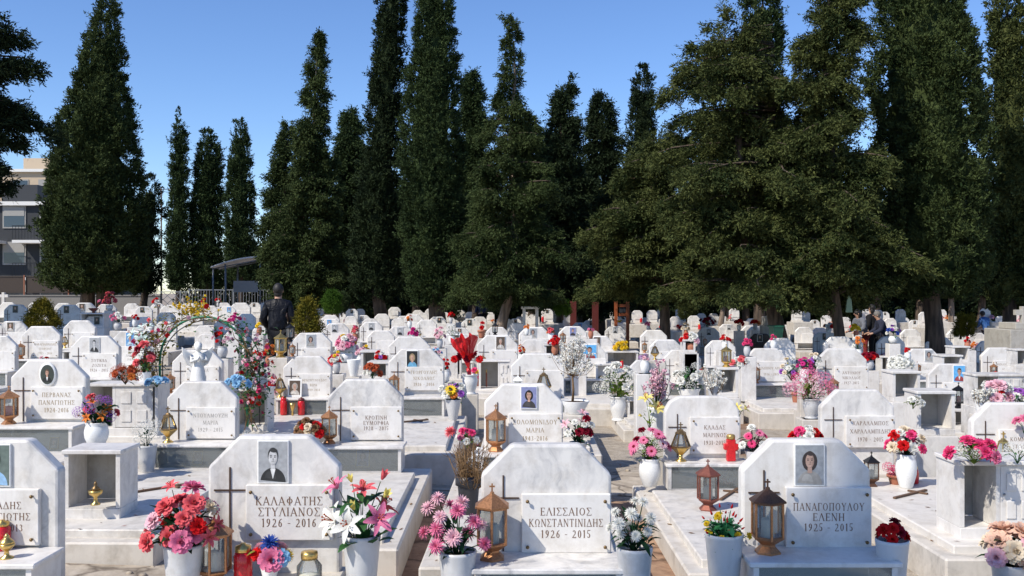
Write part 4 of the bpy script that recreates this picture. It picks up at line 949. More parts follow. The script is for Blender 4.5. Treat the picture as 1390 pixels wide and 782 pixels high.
building('dark charcoal apartment block with white balcony slabs beyond the cemetery wall', -40.6, -28.6, 62, 74, 7.1, 'charcoal_wall', 3, 5)
building('tall beige apartment block rising behind the dark block', -49, -39.6, 84, 96, 12.2, 'beige_wall', 4, 4)
def wallrun(name, label, cat, pts, h, th, mat, group=None, cap=None):
    t = thing(name, label, cat, (pts[0][0], pts[0][1], zg(*pts[0])), 0, 1, group); m = MB(); c = MB(); o = Vector((pts[0][0], pts[0][1], zg(*pts[0])))
    a, b = Vector((*pts[0], 0)), Vector((*pts[1], 0)); L = (b - a).length; m.box(0, L, -th / 2, th / 2, -1, h); c.box(-.02, L + .02, -th / 2 - .05, th / 2 + .05, h + .002, h + .07)
    ang = math.atan2(b.y - a.y, b.x - a.x); t.rotation_euler = (0, 0, ang); m.build('wall', mat, t); c.build('coping', cap or 'concrete', t); return t
wallrun('boundary_wall', 'low grey concrete boundary wall under the railing on the left', 'wall', [(-40, 54), (-19.8, 54)], .95, .25, 'concrete')
def fence(label, x0, x1, Y, zb, h, step, mat, lattice=False, group=None, posts=2.5, sheetm=None):
    t = thing('metal_fence', label, 'fence', (x0, Y, zg(x0, Y)), 0, 1, group); L = x1 - x0
    n = int(L / posts)
    for i in range(n + 1): MB().box(i * posts - .03, i * posts + .03, -.03, .03, zb - 1, zb + h + .05).build('post', mat if not sheetm else 'brick', t)
    m = MB().box(-.02, L + .02, .032, .06, zb + h - .05, zb + h).box(-.02, L + .02, .032, .06, zb + .08, zb + .13)
    if sheetm:
        for i in range(n): MB().box(i * posts + .05, (i + 1) * posts - .05, .062, .08, zb + .14, zb + h - .06).build('panel', sheetm, t)
    elif lattice:
        k = 0; s = h * .5
        while k * s < L:
            x = k * s
            m.tube([(x, .046, zb + .1), (min(L, x + s * 2), .046, zb + h - .02)], .018, 4, sm=False); m.tube([(x, .05, zb + h - .02), (min(L, x + s * 2), .05, zb + .1)], .018, 4, sm=False); k += 1
    else:
        for i in range(int(L / step)): m.box(i * step, i * step + .022, .035, .057, zb + .131, zb + h - .051)
    m.build('rails', mat, t); return t
fence('dark brown panel fence with brick posts on top of the grey wall', -40, -22.5, 54.0, 1.03, 1.05, .15, 'dark_panel', sheetm='dark_panel')
fence('pale grey lattice railing beside the big two-stemmed cypress', -21.2, -18.3, 54, .3, 1.0, .2, 'steel', lattice=True)
fence('grey bar railing between the slender cypresses and the canopy', -18.2, -13.5, 54, .3, 1.15, .16, 'steel')
fence('dark lattice railing right of the canopy and behind the man', -13.4, -7.0, 54, .2, 1.25, .2, 'steel', lattice=True)
t = thing('canopy', 'small grey curved shelter roof on thin posts behind the cemetery railing', 'canopy', (PX(325, 47), 47, zg(PX(325, 47), 47)))
zz = zg(PX(325, 47), 47)
rf = MB(); pr = [(-1.3 + 2.6 * i / 8, 3.45 - .52 * (1 - i / 8) ** 2) for i in range(9)]
rf.prism([(x, z - zz) for x, z in pr] + [(x, z + .06 - zz) for x, z in reversed(pr)], -.4, 2.0); rf.build('roof', 'roof_sheet', t)
for px_, h_ in ((-1.2, 2.90), (-.6, 3.12), (1.1, 3.40)):
    for yy in (-.3, 1.8): MB().tube([(px_, yy, -.3), (px_, yy, h_ - zz)], .045, 6).build('post', 'steel', t)
for yy in (-.25, .8): MB().tube([(-1.25, yy, 2.88 - zz), (1.25, yy, 3.36 - zz)], .035, 5).build('beam', 'steel', t)
MB().box(-.2, 1.0, -.34, -.30, 1.75 - zz, 2.3 - zz).build('board', 'steel', t)
t = thing('telephone_pole', 'thin utility pole with a lamp bracket behind the big cypress', 'pole', (PX(219, 70), 70, zg(-25, 70)))
MB().tube([(0, 0, -.3), (0, 0, 9.0)], [.07, .04], 8).build('pole', 'wood', t); MB().tube([(-.5, 0, 8.8), (.7, 0, 8.85)], .03, 6).build('bracket', 'steel', t); MB().ball((.7, 0, 8.8), .12, 0, 8, 5, (1.6, 1, .6)).build('lamp_head', 'steel', t)

# ------------------------------------------------------------------ trees  (outline rows: y, left, right)
tree('dark spreading conifer reaching in over the left edge', [(262, -190, -20), (240, -215, 48), (215, -190, 24), (185, -190, 46), (150, -175, 34), (105, -160, 62), (75, -150, 40), (40, -135, 22), (-20, -110, -10), (-60, -85, -45)], 22, 'cedar', 'dark_leaf', 11, trunk=-90, group='conifers', dens=1.1, tw=.25)
tree('conifer standing out of frame left of the shaded far left stones', [(330, -640, -360), (200, -650, -350), (50, -640, -360), (-100, -600, -390), (-250, -510, -480)], 22, 'cypress', 'dark_leaf', 10, trunk=-490, group='conifers', tw=.25, leaf=1.4)
tree('conifer out of frame at the left, nearer than the one shading the far left stones', [(280, -420, -215), (150, -430, -205), (50, -400, -235), (-80, -360, -280), (-160, -325, -312)], 17.7, 'cypress', 'dark_leaf', 9, trunk=-318, group='conifers', tw=.22, leaf=1.3)
tree('tallest cypress on the left, broad and pyramidal with a two-stemmed trunk', [(396, 100, 170), (388, 68, 192), (360, 58, 205), (320, 55, 202), (280, 58, 196), (250, 62, 194), (210, 70, 192), (170, 82, 188), (130, 94, 180), (100, 103, 172), (70, 111, 170), (40, 122, 163), (15, 132, 160), (-4, 142, 152)], 42, 'cypress', 'mid_leaf', 12, trunk=130, dens=1.0, leaf=1.35, tw=.30, forks=2)
tree('short dark cypress tucked against the right side of the tallest left cypress', [(398, 178, 214), (380, 176, 220), (330, 180, 216), (290, 186, 218), (262, 190, 218), (240, 198, 208)], 46, 'cypress', 'dark_leaf', 13, trunk=195, leaf=1.4, tw=.2)
tree('slimmest cypress in the sky gap, leftmost of the three beyond the railing', [(392, 230, 254), (370, 225, 258), (330, 226, 258), (280, 229, 257), (230, 233, 255), (190, 235, 252), (165, 237, 247), (146, 239, 243)], 60, 'cypress', 'cypress_leaf', 14, leaf=1.45, tw=.16, group='three slender cypresses')
tree('lumpy cypress with ragged top, middle one of the three beyond the railing', [(390, 263, 300), (370, 258, 304), (320, 259, 303), (280, 258, 306), (250, 262, 302), (225, 264, 306), (205, 268, 298), (190, 271, 292), (178, 276, 286)], 61, 'cypress', 'cypress_leaf', 15, leaf=1.6, tw=.16, group='three slender cypresses')
tree('pointed cypress beside the canopy, rightmost of the three beyond the railing', [(380, 308, 346), (350, 304, 348), (310, 303, 348), (270, 306, 346), (235, 309, 343), (205, 314, 339), (180, 319, 334), (158, 324, 328)], 59, 'cypress', 'cypress_leaf', 16, leaf=1.5, tw=.16, group='three slender cypresses')
tree('conical conifer behind the man, its narrow top standing clear in the sky', [(405, 395, 445), (388, 362, 468), (350, 360, 466), (310, 366, 462), (270, 375, 460), (230, 387, 455), (195, 398, 450), (160, 408, 446), (120, 413, 444), (85, 418, 440), (60, 423, 438), (40, 428, 433)], 38, 'cedar', 'mid_leaf', 17, trunk=425, group='conifers', dens=1.1, leaf=1.25, tw=.16, bark='pale_bark', forks=1)
tree('lower conifer leaning on the left flank of the conical conifer', [(395, 362, 405), (370, 355, 410), (320, 354, 412), (280, 358, 412), (240, 364, 412), (210, 371, 408), (185, 382, 400), (165, 390, 396)], 41, 'cedar', 'mid_leaf', 18, trunk=388, group='conifers', leaf=1.3, tw=.14)
tree('ragged conifer between the conical conifer and the leaning dark cypress', [(400, 455, 500), (370, 448, 505), (320, 450, 504), (270, 452, 503), (230, 455, 500), (195, 458, 496), (170, 462, 492), (150, 470, 482)], 45, 'cedar', 'cypress_leaf', 19, trunk=478, group='conifers', leaf=1.4, tw=.15, dens=1.35)
tree('very tall dark cypress whose left side slopes, trunk standing by the railing end', [(408, 490, 535), (392, 474, 546), (350, 472, 548), (300, 477, 548), (250, 484, 548), (200, 492, 548), (150, 498, 547), (100, 504, 548), (50, 510, 549), (0, 517, 550), (-40, 523, 548), (-75, 531, 541)], 33, 'cypress', 'dark_leaf', 20, trunk=523, leaf=1.15, tw=.22)
tree('very tall dense cypress, twin of the leaning one and just right of it', [(412, 560, 620), (395, 546, 636), (350, 541, 640), (300, 539, 638), (250, 538, 634), (200, 540, 633), (150, 544, 630), (100, 549, 626), (50, 558, 621), (0, 566, 614), (-40, 574, 608), (-70, 586, 596)], 30, 'cypress', 'cypress_leaf', 21, trunk=598, leaf=.85, tw=.26)
tree('thin ragged conifer showing between the twin cypress and the bushy spire', [(395, 622, 668), (340, 622, 668), (280, 625, 664), (220, 628, 662), (160, 630, 660), (120, 628, 655), (95, 634, 646)], 38, 'cedar', 'cypress_leaf', 22, trunk=646, group='conifers', leaf=1.25, tw=.15, dens=1.35)
tree('bushy conifer with a crooked spire above the two leaning trunks', [(392, 630, 770), (374, 612, 790), (360, 615, 788), (330, 618, 782), (290, 626, 768), (250, 632, 760), (210, 642, 748), (170, 655, 735), (140, 668, 722), (105, 682, 714), (70, 690, 708), (40, 693, 704), (18, 697, 703)], 27, 'cedar', 'mid_leaf', 23, trunk=668, group='conifers', dens=1.25, leaf=.8, tw=.16, bark='pale_bark', X0=PX(672, 27))
tree('conifer with a pointing side branch, right of the bushy spire', [(405, 728, 800), (350, 726, 802), (290, 728, 802), (240, 730, 800), (200, 733, 792), (165, 738, 785), (135, 748, 778), (108, 770, 780)], 33, 'cedar', 'dark_leaf', 24, trunk=762, group='conifers', leaf=1.15, tw=.18, dens=1.35)
tree('dark conifer with a thin tip, left of the slim far cypress', [(408, 780, 855), (350, 778, 858), (290, 780, 856), (240, 786, 852), (200, 793, 845), (165, 800, 838), (140, 806, 828), (122, 812, 820)], 36, 'cedar', 'dark_leaf', 25, trunk=815, group='conifers', leaf=1.2, tw=.18, dens=1.35)
tree('slim far cypress whose tip rises over the olive conifers', [(400, 846, 900), (300, 848, 898), (220, 850, 894), (160, 854, 890), (125, 859, 886), (100, 865, 880), (86, 870, 875)], 48, 'cypress', 'dark_leaf', 26, leaf=1.4, tw=.16)
tree('low olive brown conifer sweeping out left of the broad olive pair', [(390, 850, 950), (372, 815, 985), (360, 795, 990), (330, 788, 985), (295, 778, 980), (260, 800, 972), (225, 818, 962), (195, 838, 950), (178, 858, 925)], 24, 'cedar', 'olive_leaf', 27, trunk=905, group='conifers', dens=1.25, leaf=.8, tw=.16)
tree('broad olive conifer over the thick curved trunk by the green bin', [(396, 985, 1100), (378, 930, 1120), (370, 905, 1130), (330, 900, 1125), (290, 905, 1120), (250, 893, 1118), (210, 903, 1112), (170, 896, 1100), (130, 900, 1085), (95, 915, 1070), (60, 930, 1050), (35, 945, 1020), (14, 962, 995)], 21, 'cedar', 'olive_leaf', 28, trunk=1066, group='conifers', dens=1.25, leaf=.8, tw=.2, asp=1.4)
tree('slim cypress top showing behind and between the olive conifers', [(400, 1000, 1062), (300, 1000, 1064), (200, 1000, 1064), (100, 1002, 1062), (40, 1004, 1062), (0, 1008, 1060), (-50, 1020, 1050)], 31, 'cypress', 'cypress_leaf', 29, leaf=1.1, tw=.2)
tree('tall olive conifer with drooping tiers, standing on the dark straight trunk', [(392, 1090, 1190), (374, 1040, 1215), (370, 1030, 1225), (330, 1035, 1222), (280, 1042, 1215), (230, 1050, 1205), (180, 1060, 1195), (130, 1066, 1184), (80, 1070, 1178), (40, 1076, 1172), (5, 1085, 1165), (-40, 1100, 1150), (-90, 1118, 1135)], 20, 'cedar', 'olive_leaf', 30, trunk=1141, group='conifers', dens=1.25, leaf=.8, tw=.13, bark='bark', asp=1.4)
tree('massive tall cypress on the thick trunk at the right', [(402, 1225, 1310), (385, 1195, 1330), (370, 1185, 1338), (320, 1180, 1338), (260, 1178, 1338), (200, 1176, 1336), (150, 1178, 1332), (100, 1180, 1326), (50, 1184, 1318), (0, 1188, 1310), (-60, 1200, 1296), (-130, 1222, 1275), (-170, 1240, 1255)], 22, 'cypress', 'mid_leaf', 31, trunk=1272, leaf=.85, tw=.22, dens=1.05, asp=1.4)
tree('tall cypress at the right edge of the grove', [(420, 1345, 1400), (400, 1332, 1410), (370, 1330, 1412), (320, 1332, 1412), (270, 1330, 1412), (200, 1336, 1410), (150, 1332, 1406), (100, 1338, 1402), (50, 1340, 1396), (10, 1346, 1390), (-40, 1356, 1378)], 26, 'cypress', 'olive_leaf', 32, trunk=1366, leaf=1.0, tw=.2)
# the grove behind: more trunks and crowns, row after row
bg = random.Random(21); places = [(462, 55), (498, 52), (538, 50), (565, 44), (606, 52), (640, 46), (690, 50), (722, 43), (748, 55), (785, 46), (820, 52), (850, 41), (878, 56), (925, 44), (962, 52), (985, 37), (1012, 46), (1042, 55), (1078, 40), (1100, 50), (1128, 45), (1160, 54), (1190, 42), (1222, 50), (1250, 46), (1291, 34), (1310, 52), (1332, 40), (1358, 48), (1384, 42)]
LAND = [(57, 'the golden conifer bush'), (128, 'the two-stemmed cypress trunk'), (276, 'the flower-hung arch'), (377, 'the man in black'), (456, 'the bright green bush'), (523, 'the sloping dark cypress'), (598, 'the tall twin cypress'), (640, 'the leaning trunks'), (720, 'the white stone table'), (765, 'the palm-like bush'), (845, 'the orange frame'), (905, 'the low olive conifer'), (985, 'the pale forked trunk'), (1054, 'the green bin'), (1141, 'the dark straight trunk'), (1190, 'the three mourners'), (1272, 'the thick right trunk'), (1341, 'the small stone cross'), (1384, 'the big stone cross')]
def landmark(x): return min(LAND, key=lambda l: abs(l[0] - x))
ORD = ['first', 'second', 'third', 'fourth', 'fifth', 'sixth', 'seventh', 'eighth', 'ninth', 'tenth', 'eleventh', 'twelfth', 'thirteenth', 'fourteenth', 'fifteenth', 'sixteenth', 'seventeenth', 'eighteenth', 'nineteenth', 'twentieth']
cnt = {}
for i, (x, Z) in enumerate(places):
    hw = bg.uniform(26, 40); top = bg.uniform(190, 300); bot = bg.uniform(396, 408); pale = x in (985, 1291, 1078, 690); l = landmark(x)
    far = 'farther' if Z > 47 else 'nearer'
    k = (l[1], far); cnt[k] = cnt.get(k, 0) + 1
    tree(('pale slim trunked grove tree' if pale else 'shaded grove tree') + ' in the %s back row, %s by %s' % (far, ORD[cnt[k] - 1], l[1]), [(bot + 6, x - hw * .5, x + hw * .5), (bot - 10, x - hw, x + hw), (360, x - hw, x + hw), ((top + 360) / 2, x - hw * .9, x + hw * .9), (top + 30, x - hw * .55, x + hw * .55), (top, x - 3, x + 3)], Z, 'cypress', 'dark_leaf', 100 + i, leaf=1.7, tw=.13 if pale else .2, dens=.8, group='trees of the shaded grove', bark='pale_bark' if pale else 'bark', lime=x in (1291, 1078), forks=2 if x == 985 else 1)
# far woodland that closes the grove
g_ = np.random.default_rng(5); n = 9000
C = np.stack([g_.uniform(-22, 62, n), g_.uniform(62, 72, n), g_.random(n) ** .8 * 6.2 + .2], 1); keep = C[:, 2] < 4.6 + 1.2 * np.sin(C[:, 0] * .7) + .8 * np.sin(C[:, 0] * 1.9); C = C[keep]
me = foliage_mesh('woodland', C, np.tile([0, -.5, .6], (len(C), 1)), np.full(len(C), .35), 'dark_leaf', 6, sprays=9, K=5, L=.7, lw=.06, spread=.6)
tag(link('woodland', me), 'dark mass of woodland closing the view behind the shaded grove', 'woodland', None, 'stuff')
g_ = np.random.default_rng(8); n = 5200  # added dark hedge, stands in for shade over the sunlit ground between trunks
C = np.stack([g_.uniform(-8, 44, n), g_.uniform(47, 54, n), g_.random(n) ** .9 * 2.0 - .3], 1); keep = C[:, 2] < 1.25 + .5 * np.sin(C[:, 0] * .9) + .35 * np.sin(C[:, 0] * 2.3); C = C[keep]
me = foliage_mesh('undergrowth', C, np.tile([0, -.5, .6], (len(C), 1)), np.full(len(C), .25), 'dark_leaf', 9, sprays=10, K=5, L=.5, lw=.05, spread=.6)
tag(link('undergrowth', me), 'dark tangled undergrowth added to cover sunlit ground between the farthest grove trunks', 'undergrowth', None, 'stuff')
# shrubs among the stones
shrub('golden green conifer bush between headstones in the left back rows', 57, 412, 450, 22, 19.5, 'golden_leaf', 41)
shrub('golden green pointed conifer bush right of the man in black', 417, 411, 456, 15, 15.5, 'golden_leaf', 42)
shrub('bright green bushy shrub, the left and taller of the pair', 451, 397, 428, 11, 30, 'bright_leaf', 43, 'round')
shrub('bright green bushy shrub, the right and darker of the pair', 464, 400, 428, 9, 31, 'cypress_leaf', 44, 'round')
shrub('feathery green palm-like bush at the edge of the grove', 764, 411, 432, 9, 27, 'bright_leaf', 45, 'round')
shrub('olive bush under the low olive conifer', 932, 408, 436, 11, 31, 'olive_leaf', 46, 'round')
shrub('yellowish bush left of the small stone cross', 1313, 432, 460, 9, 24, 'golden_leaf', 47, 'round')
shrub('yellowish pointed bush right of the whitewashed trunk', 1304, 430, 458, 7, 25, 'golden_leaf', 48)

# ------------------------------------------------------------------ graves: the front row
NEAR = 'graves of the front row'; SEC = 'graves of the second row'; THI = 'graves of the third row'; MID = 'graves of the middle rows'
grave('f1', -98, 79, 597, ['ΗΛΙΑΔΗΣ', 'ΠΑΝΑΓΙΩΤΗΣ', '1931 - 2013'], 'letter', .034, .053, 8, pu=.53, pw=.13, ph=.19, plaque=(.30, .875, .37, .80), label='front row marble grave cut off by the left edge, blue portrait partly showing', group=NEAR, near=True, cross=.12)
grave('f2', 282, 461, 592, ['ΚΑΛΑΦΑΤΗΣ', 'ΣΤΥΛΙΑΝΟΣ', '1926 - 2016'], 'letter', .040, .051, 0, pu=.5, pw=.135, ph=.19, plaque=(.30, .96, .36, .78), case='ledge', label='front row marble grave with black and white portrait of a man', group=NEAR, near=True)
grave('f3', 653, 830, 603.5, ['ΕΛΙΣΣΑΙΟΣ', 'ΚΩΝΣΤΑΝΤΙΝΙΔΗΣ', '1926 - 2015'], 'letter', .037, .053, None, plaque=(.31, 1.0, .37, .82), label='front row veined marble grave without portrait, copper lantern before its cross', group=NEAR, near=True, mat='veined_marble')
grave('f4', 1007, 1182, 597, ['ΠΑΝΑΓΟΠΟΥΛΟΥ', 'ΕΛΕΝΗ', '1925 - 2015'], 'letter', .037, .049, 5, pu=.52, pw=.135, ph=.19, plaque=(.33, 1.0, .36, .83), label='front row marble grave half in shadow, with colour portrait of a smiling woman', group=NEAR, near=True)
# second row
grave('s1', 14, 117, 488, ['ΠΕΡΒΑΝΑΣ', 'ΠΑΝΑΓΙΩΤΗΣ', '1924-2016'], 'letter_gold', .036, .062, 7, pu=.5, pw=.12, ph=.17, oval=True, plaque=(.29, .98, .355, .78), label='second row marble grave with an oval portrait of a standing man', group=SEC)
grave('s2', 226, 322, 518, ['ΝΤΟΥΛΜΟΥΖΗ', 'ΜΑΡΙΑ', '1929 - 2015'], 'letter_grey', .034, .062, None, plaque=(.29, 1.0, .36, .80), label='second row marble grave without portrait, bronze lamp and white flowers at its sides', group=SEC, foot=-2.5)
grave('s3', 445, 547, 515, ['ΚΡΟΤΙΝΗ', 'ΕΥΜΟΡΦΙΑ', '1928 - 2015'], 'letter', .032, .044, None, plaque=(.31, 1.0, .36, .80), body=(-.58, .54), label='second row marble grave with framed photo of a woman in its glass case', group=SEC, mat='veined_marble')
grave('s4', 657, 764, 521, ['ΣΟΛΟΜΩΝΙΔΟΥ', 'ΜΑΡΙΑ', '1943-2016'], 'letter_gold', .036, .064, 1, pu=.57, pw=.12, ph=.165, plaque=(.31, 1.0, .375, .80), body=(-.55, .62), label='second row marble grave with colour portrait of a dark curly haired woman', group=SEC)
grave('s5', 902, 1004, 538, ['ΚΛΑΔΑΣ', 'ΜΑΡΙΝΟΣ', '1931-2015'], 'letter', .034, .063, None, plaque=(.33, 1.0, .27, .76), style='round', body=(-.56, .62), label='second row grey veined grave with rounded shoulders and a red cross-shaped votive light', group=SEC, mat='veined_marble')
grave('s6', 1114, 1214, 529, ['ΧΑΡΑΛΑΜΠΟΣ', 'ΧΑΡΑΛΑΜΠΙΔΗΣ', '1970 - 2015'], 'letter', .034, .068, None, plaque=(.33, 1.0, .35, .78), case=False, body=(-.33, .74), label='second row marble grave with three lines of lettering and stepped slab before it', group=SEC)
grave('s7', 1320, 1424, 547, ['ΚΟΜΝΗΝΟΣ', 'ΓΕΩΡΓΙΟΣ', '1938 - 2014'], 'letter', .032, .06, None, plaque=(.33, 1.0, .34, .80), label='second row marble grave cut off by the right edge', group=SEC)
# third row and those near it
grave('t0', -35, 22, 456, None, label='headstone cut off by the left edge behind the copper lantern with red candle', group=THI)
grave('t1', 29, 82, 443, ['ΚΑΡΑΓΙΑΝΝΙΔΗΣ', 'ΓΕΩΡΓΙΟΣ', '1935 - 2016'], 'letter_gold', .034, .07, None, plaque=(.3, .98, .36, .8), label='plain headstone with gilt lettering behind and left of the black and white portrait stone', group=THI)
grave('t2', 95, 162, 456, ['ΣΩΤΙΚΒΑ', 'ΖΩΖΕΤΑ', '1926 - 2015'], 'letter', .036, .06, 0, pu=.5, pw=.12, ph=.18, plaque=(.27, .96, .35, .85), label='headstone with a square black and white portrait of a woman, rust flowers before it', group=THI)
grave('t3', 150, 206, 449.5, ['ΜΠΑΚΑΣ', 'ΔΗΜΗΤΡΙΟΣ', '1967 - 2015'], 'letter_grey', .034, .06, 4, pu=.48, pw=.12, ph=.2, plaque=(.2, 1.0, .37, .82), label='headstone with a bright blue portrait of a man left of the flower arch', group=THI, Z=13.2)
grave('t4', 233, 302, 475.5, ['ΛΕΛΙΑ', 'ΖΩΗ'], 'letter_grey', .04, .085, None, plaque=(.30, .95, .31, .62), label='headstone directly behind the white praying angel statue', group=THI)
grave('t5', 384, 450, 483.6, ['ΚΑΡΑΤΟΥΛΟΥΔΟΥ', 'ΒΕΡΑ', '1939-2014'], 'letter_gold', .03, .062, None, plaque=(.29, 1.0, .36, .83), label='plain headstone with a white photo frame leaning on its plaque', group=THI)
grave('t6', 527, 603, 473.5, ['ΓΕΩΡΓΟΥΛΗΣ', 'ΝΙΚΟΛΑΟΣ', '1936 - 2016'], 'letter_gold', .036, .066, 2, pu=.43, pw=.12, ph=.18, plaque=(.30, 1.0, .32, .74), label='headstone with portrait of a fair haired person in light blue on black', group=THI, mat='veined_marble')
grave('t7', 693, 766, 480, [], 'letter', plaque=(.27, 1.0, .31, .85), label='plain headstone with a bronze lamp rising in front of its plaque', group=THI)
grave('t8', 766, 823, 466, ['ΜΑΡΓΙΟΛΑΣ', 'ΚΑΡΥΠΙΔΑΣ'], 'letter_grey', .036, .08, 3, pu=.6, pw=.2, ph=.2, plaque=(.0, 1.0, .36, .8), label='headstone with sky blue portrait behind the tall dried blossom branch', group=THI, bolts=False, cross=None)
grave('t9', 850.5, 909, 489, None, plaque=(.1, 1.0, .38, .8), label='headstone behind the white flower vase, half overlapped by another to its right', group=THI, cross=None)
grave('t10', 900, 952, 475, ['ΠΑΠΑΔΑΚΗ'], 'letter_grey', .034, .06, None, plaque=(.3, 1, .32, .8), label='headstone rising behind the large bunch of white roses', group=THI)
grave('t11', 1012, 1068, 473, ['ΦΙΛΙΠΠΟΥ ΑΡΕΤΗ', '1936 - 2015'], 'letter_gold', .036, .09, None, plaque=(.24, 1.0, .31, .8), label='headstone with gilt lettering and a wooden coloured lantern at its left', group=THI)
grave('t12', 1109, 1177, 473, ['ΑΝΤΩΝΙΟΥ', 'ΝΙΚΟΛΑΟΣ', '1927-2015'], 'letter', .034, .062, None, plaque=(.34, 1.02, .36, .82), label='headstone behind the big pink and white flower heads, copper lantern by its cross', group=THI, case=False)
grave('t13', 1227, 1277, 473.5, ['ΑΝΕΤΗ', 'ΧΡΗΣΤΟΥ'], 'letter_grey', .034, .09, 5, pu=.67, pw=.13, ph=.18, plaque=(.3, 1.0, .39, .85), label='headstone with small portrait of a dark haired woman behind the white carnations', group=THI)
grave('t14', 1260, 1323, 494, ['ΠΑΡΑΣΧΟΣ'], 'letter_grey', .034, .09, 3, pu=.66, pw=.15, ph=.21, plaque=(.3, 1.0, .4, .85), label='headstone with portrait of a man in a striped shirt behind the tall niche box', group=THI)
grave('t15', 1332, 1380, 472, ['ΠΑΠΑΔΟΠΟΥΛΟΥ', 'ΑΝΝΑ', '1921 - 2014'], 'letter_gold', .034, .08, None, plaque=(.34, 1.0, .36, .85), label='headstone at the right with lantern and red flower set on its ledge', group=THI)
# middle rows: (left, right, top, portrait, material, extra)
MIDDLE = [(85, 130, 435, None), (-4, 37, 436, 6), (209, 240, 436.6, None), (268, 292, 453, None), (302, 334, 450, None), (342, 380, 440, 7), (394, 450, 452, 5), (438, 474, 439, 0), (498, 536, 448.7, None), (525, 561, 443, 0),
 (527, 584, 457, None), (565, 593, 434, None), (596, 641, 453, 7), (613, 637, 445, 6), (647, 703, 455, 6), (659, 690, 444, None), (704, 747, 444, 5), (703, 749, 461, None), (758, 797, 443, 1), (792, 833, 456, 6), (790, 816, 449, None), (821, 849, 443, 0),
 (848, 862, 447, None), (869, 906, 448, None), (886, 914, 445, None), (881, 926, 461, None), (924, 943, 443, None), (947, 977, 445, 0), (957, 999, 462, None), (976, 999, 440, 0), (1014, 1043, 443, None), (1006, 1034, 442, None),
 (1038, 1080, 459, None), (1104, 1135, 451, 7), (1118, 1161, 457, None), (1158, 1182, 449, None), (1190, 1229, 457, 0), (1222, 1250, 447, None), (1257, 1294, 458, None), (1288, 1312, 454, 7), (1325, 1360, 463, 7), (1314, 1339, 452, None), (1337, 1362, 454, None), (1379, 1410, 456, None),
 (1079, 1104, 444, None), (1103, 1124, 445, None), (1122, 1138, 444, None), (689, 716, 438.6, None), (322, 347, 426, None), (1017, 1049, 453, 7, 'dark_granite')]
BACK = [(5, 37, 413.5, 7), (77, 109, 414, 7), (112, 145, 429, 7), (175, 207, 430.5, None), (212, 238, 424, None), (264, 289, 442, None), (-2, 22, 410.5, None), (38, 55, 411, None), (50, 71, 412, None), (73, 98, 411.5, None), (98, 130, 411, 6), (130, 158, 413, 6), (168, 189, 412, None),
 (183, 207, 416, 7), (204, 223, 412, 6), (218, 242, 414, None), (237, 250, 413, 7), (241, 276, 412, None), (273, 296, 415, None), (295, 313, 411, None), (297, 320, 416, 4), (312, 340, 411, None), (338, 354, 411, 7), (290, 311, 436, None), (352, 366, 411, None), (395, 416, 411, None), (425, 440, 411, None),
 (435, 461, 428, None), (436, 462, 433, 4), (461, 482, 424.5, None), (460, 478, 419, 7), (482, 503, 428, 5), (491, 513, 432.6, None), (488, 520, 437, 0), (508, 529, 426, None), (537, 559, 429, None), (548, 575, 427, None), (552, 571, 437, 4), (582, 606, 430, 7), (600, 619, 431, None), (527, 544, 417, None), (577, 593, 419, None), (619, 632, 421, None),
 (626, 653, 432.6, 7), (616, 630, 438, None), (641, 661, 430, None), (672, 698, 433, 6), (728, 748, 438, 7), (776, 799, 438, 4), (746, 761, 434, None), (791, 810, 435, 7), (834, 854, 438, None), (820, 835, 433, None), (802, 816, 427, None), (898, 914, 435, None), (914, 925, 440, None), (928, 942, 436, None), (943, 958, 439, None), (971, 985, 435, None), (990, 1003, 438, None), (1003, 1019, 438, None),
 (1154, 1171, 446, None), (1215, 1231, 447, 4), (1248, 1262, 455, None), (1285, 1315, 447, 7), (1338, 1361, 451, None), (862, 876, 433, None), (876, 890, 430, None), (1060, 1074, 441, None), (700, 712, 430, None), (1238, 1250, 441, None), (755, 768, 428, None), (855, 868, 426, None), (1318, 1330, 443, None), (560, 574, 421, None), (592, 604, 417, None), (545, 556, 420, None), (680, 690, 424, None), (708, 722, 424, None)]
for i, r in enumerate(MIDDLE):
    grave('m%d' % i, r[0], r[1], r[2], None, portrait=r[3], pu=(.5, .45, .58)[i % 3], pw=.13, ph=.18, plaque=(.28 + .04 * (i % 3), 1.0, .36, .82), mat=r[4] if len(r) > 4 else ('veined_marble' if i % 4 == 1 else 'marble'), group=MID, case=(i % 4 != 2), style='arch' if i == 3 else 'oct')
for i, r in enumerate(BACK):
    grave('b%d' % i, r[0], r[1], r[2], None, portrait=r[3], pu=(.5, .42, .6)[i % 3], pw=.14, ph=.19, plaque=(.30, 1.0, .38, .82), group='graves of the back rows', case=(i % 3 == 0), bolts=False)
# more stones deep in the grove that only show as slivers between trunks
q = random.Random(77); extra = []
for i in range(170):
    x = q.uniform(470, 1385); y = q.uniform(418, 435); wd = q.uniform(11, 17)
    if any(abs(x - e[0]) < 9 and abs(y - e[1]) < 7 for e in extra): continue
    extra.append((x, y))
    grave('e%d' % i, x - wd / 2, x + wd / 2, y, None, portrait=7 if i % 4 == 0 else None, pw=.14, ph=.19, plaque=(.30, 1.0, .38, .82), group='graves of the back rows', case=False, bolts=False, Z=min(46, max(24, W0 * F / wd * .62)))

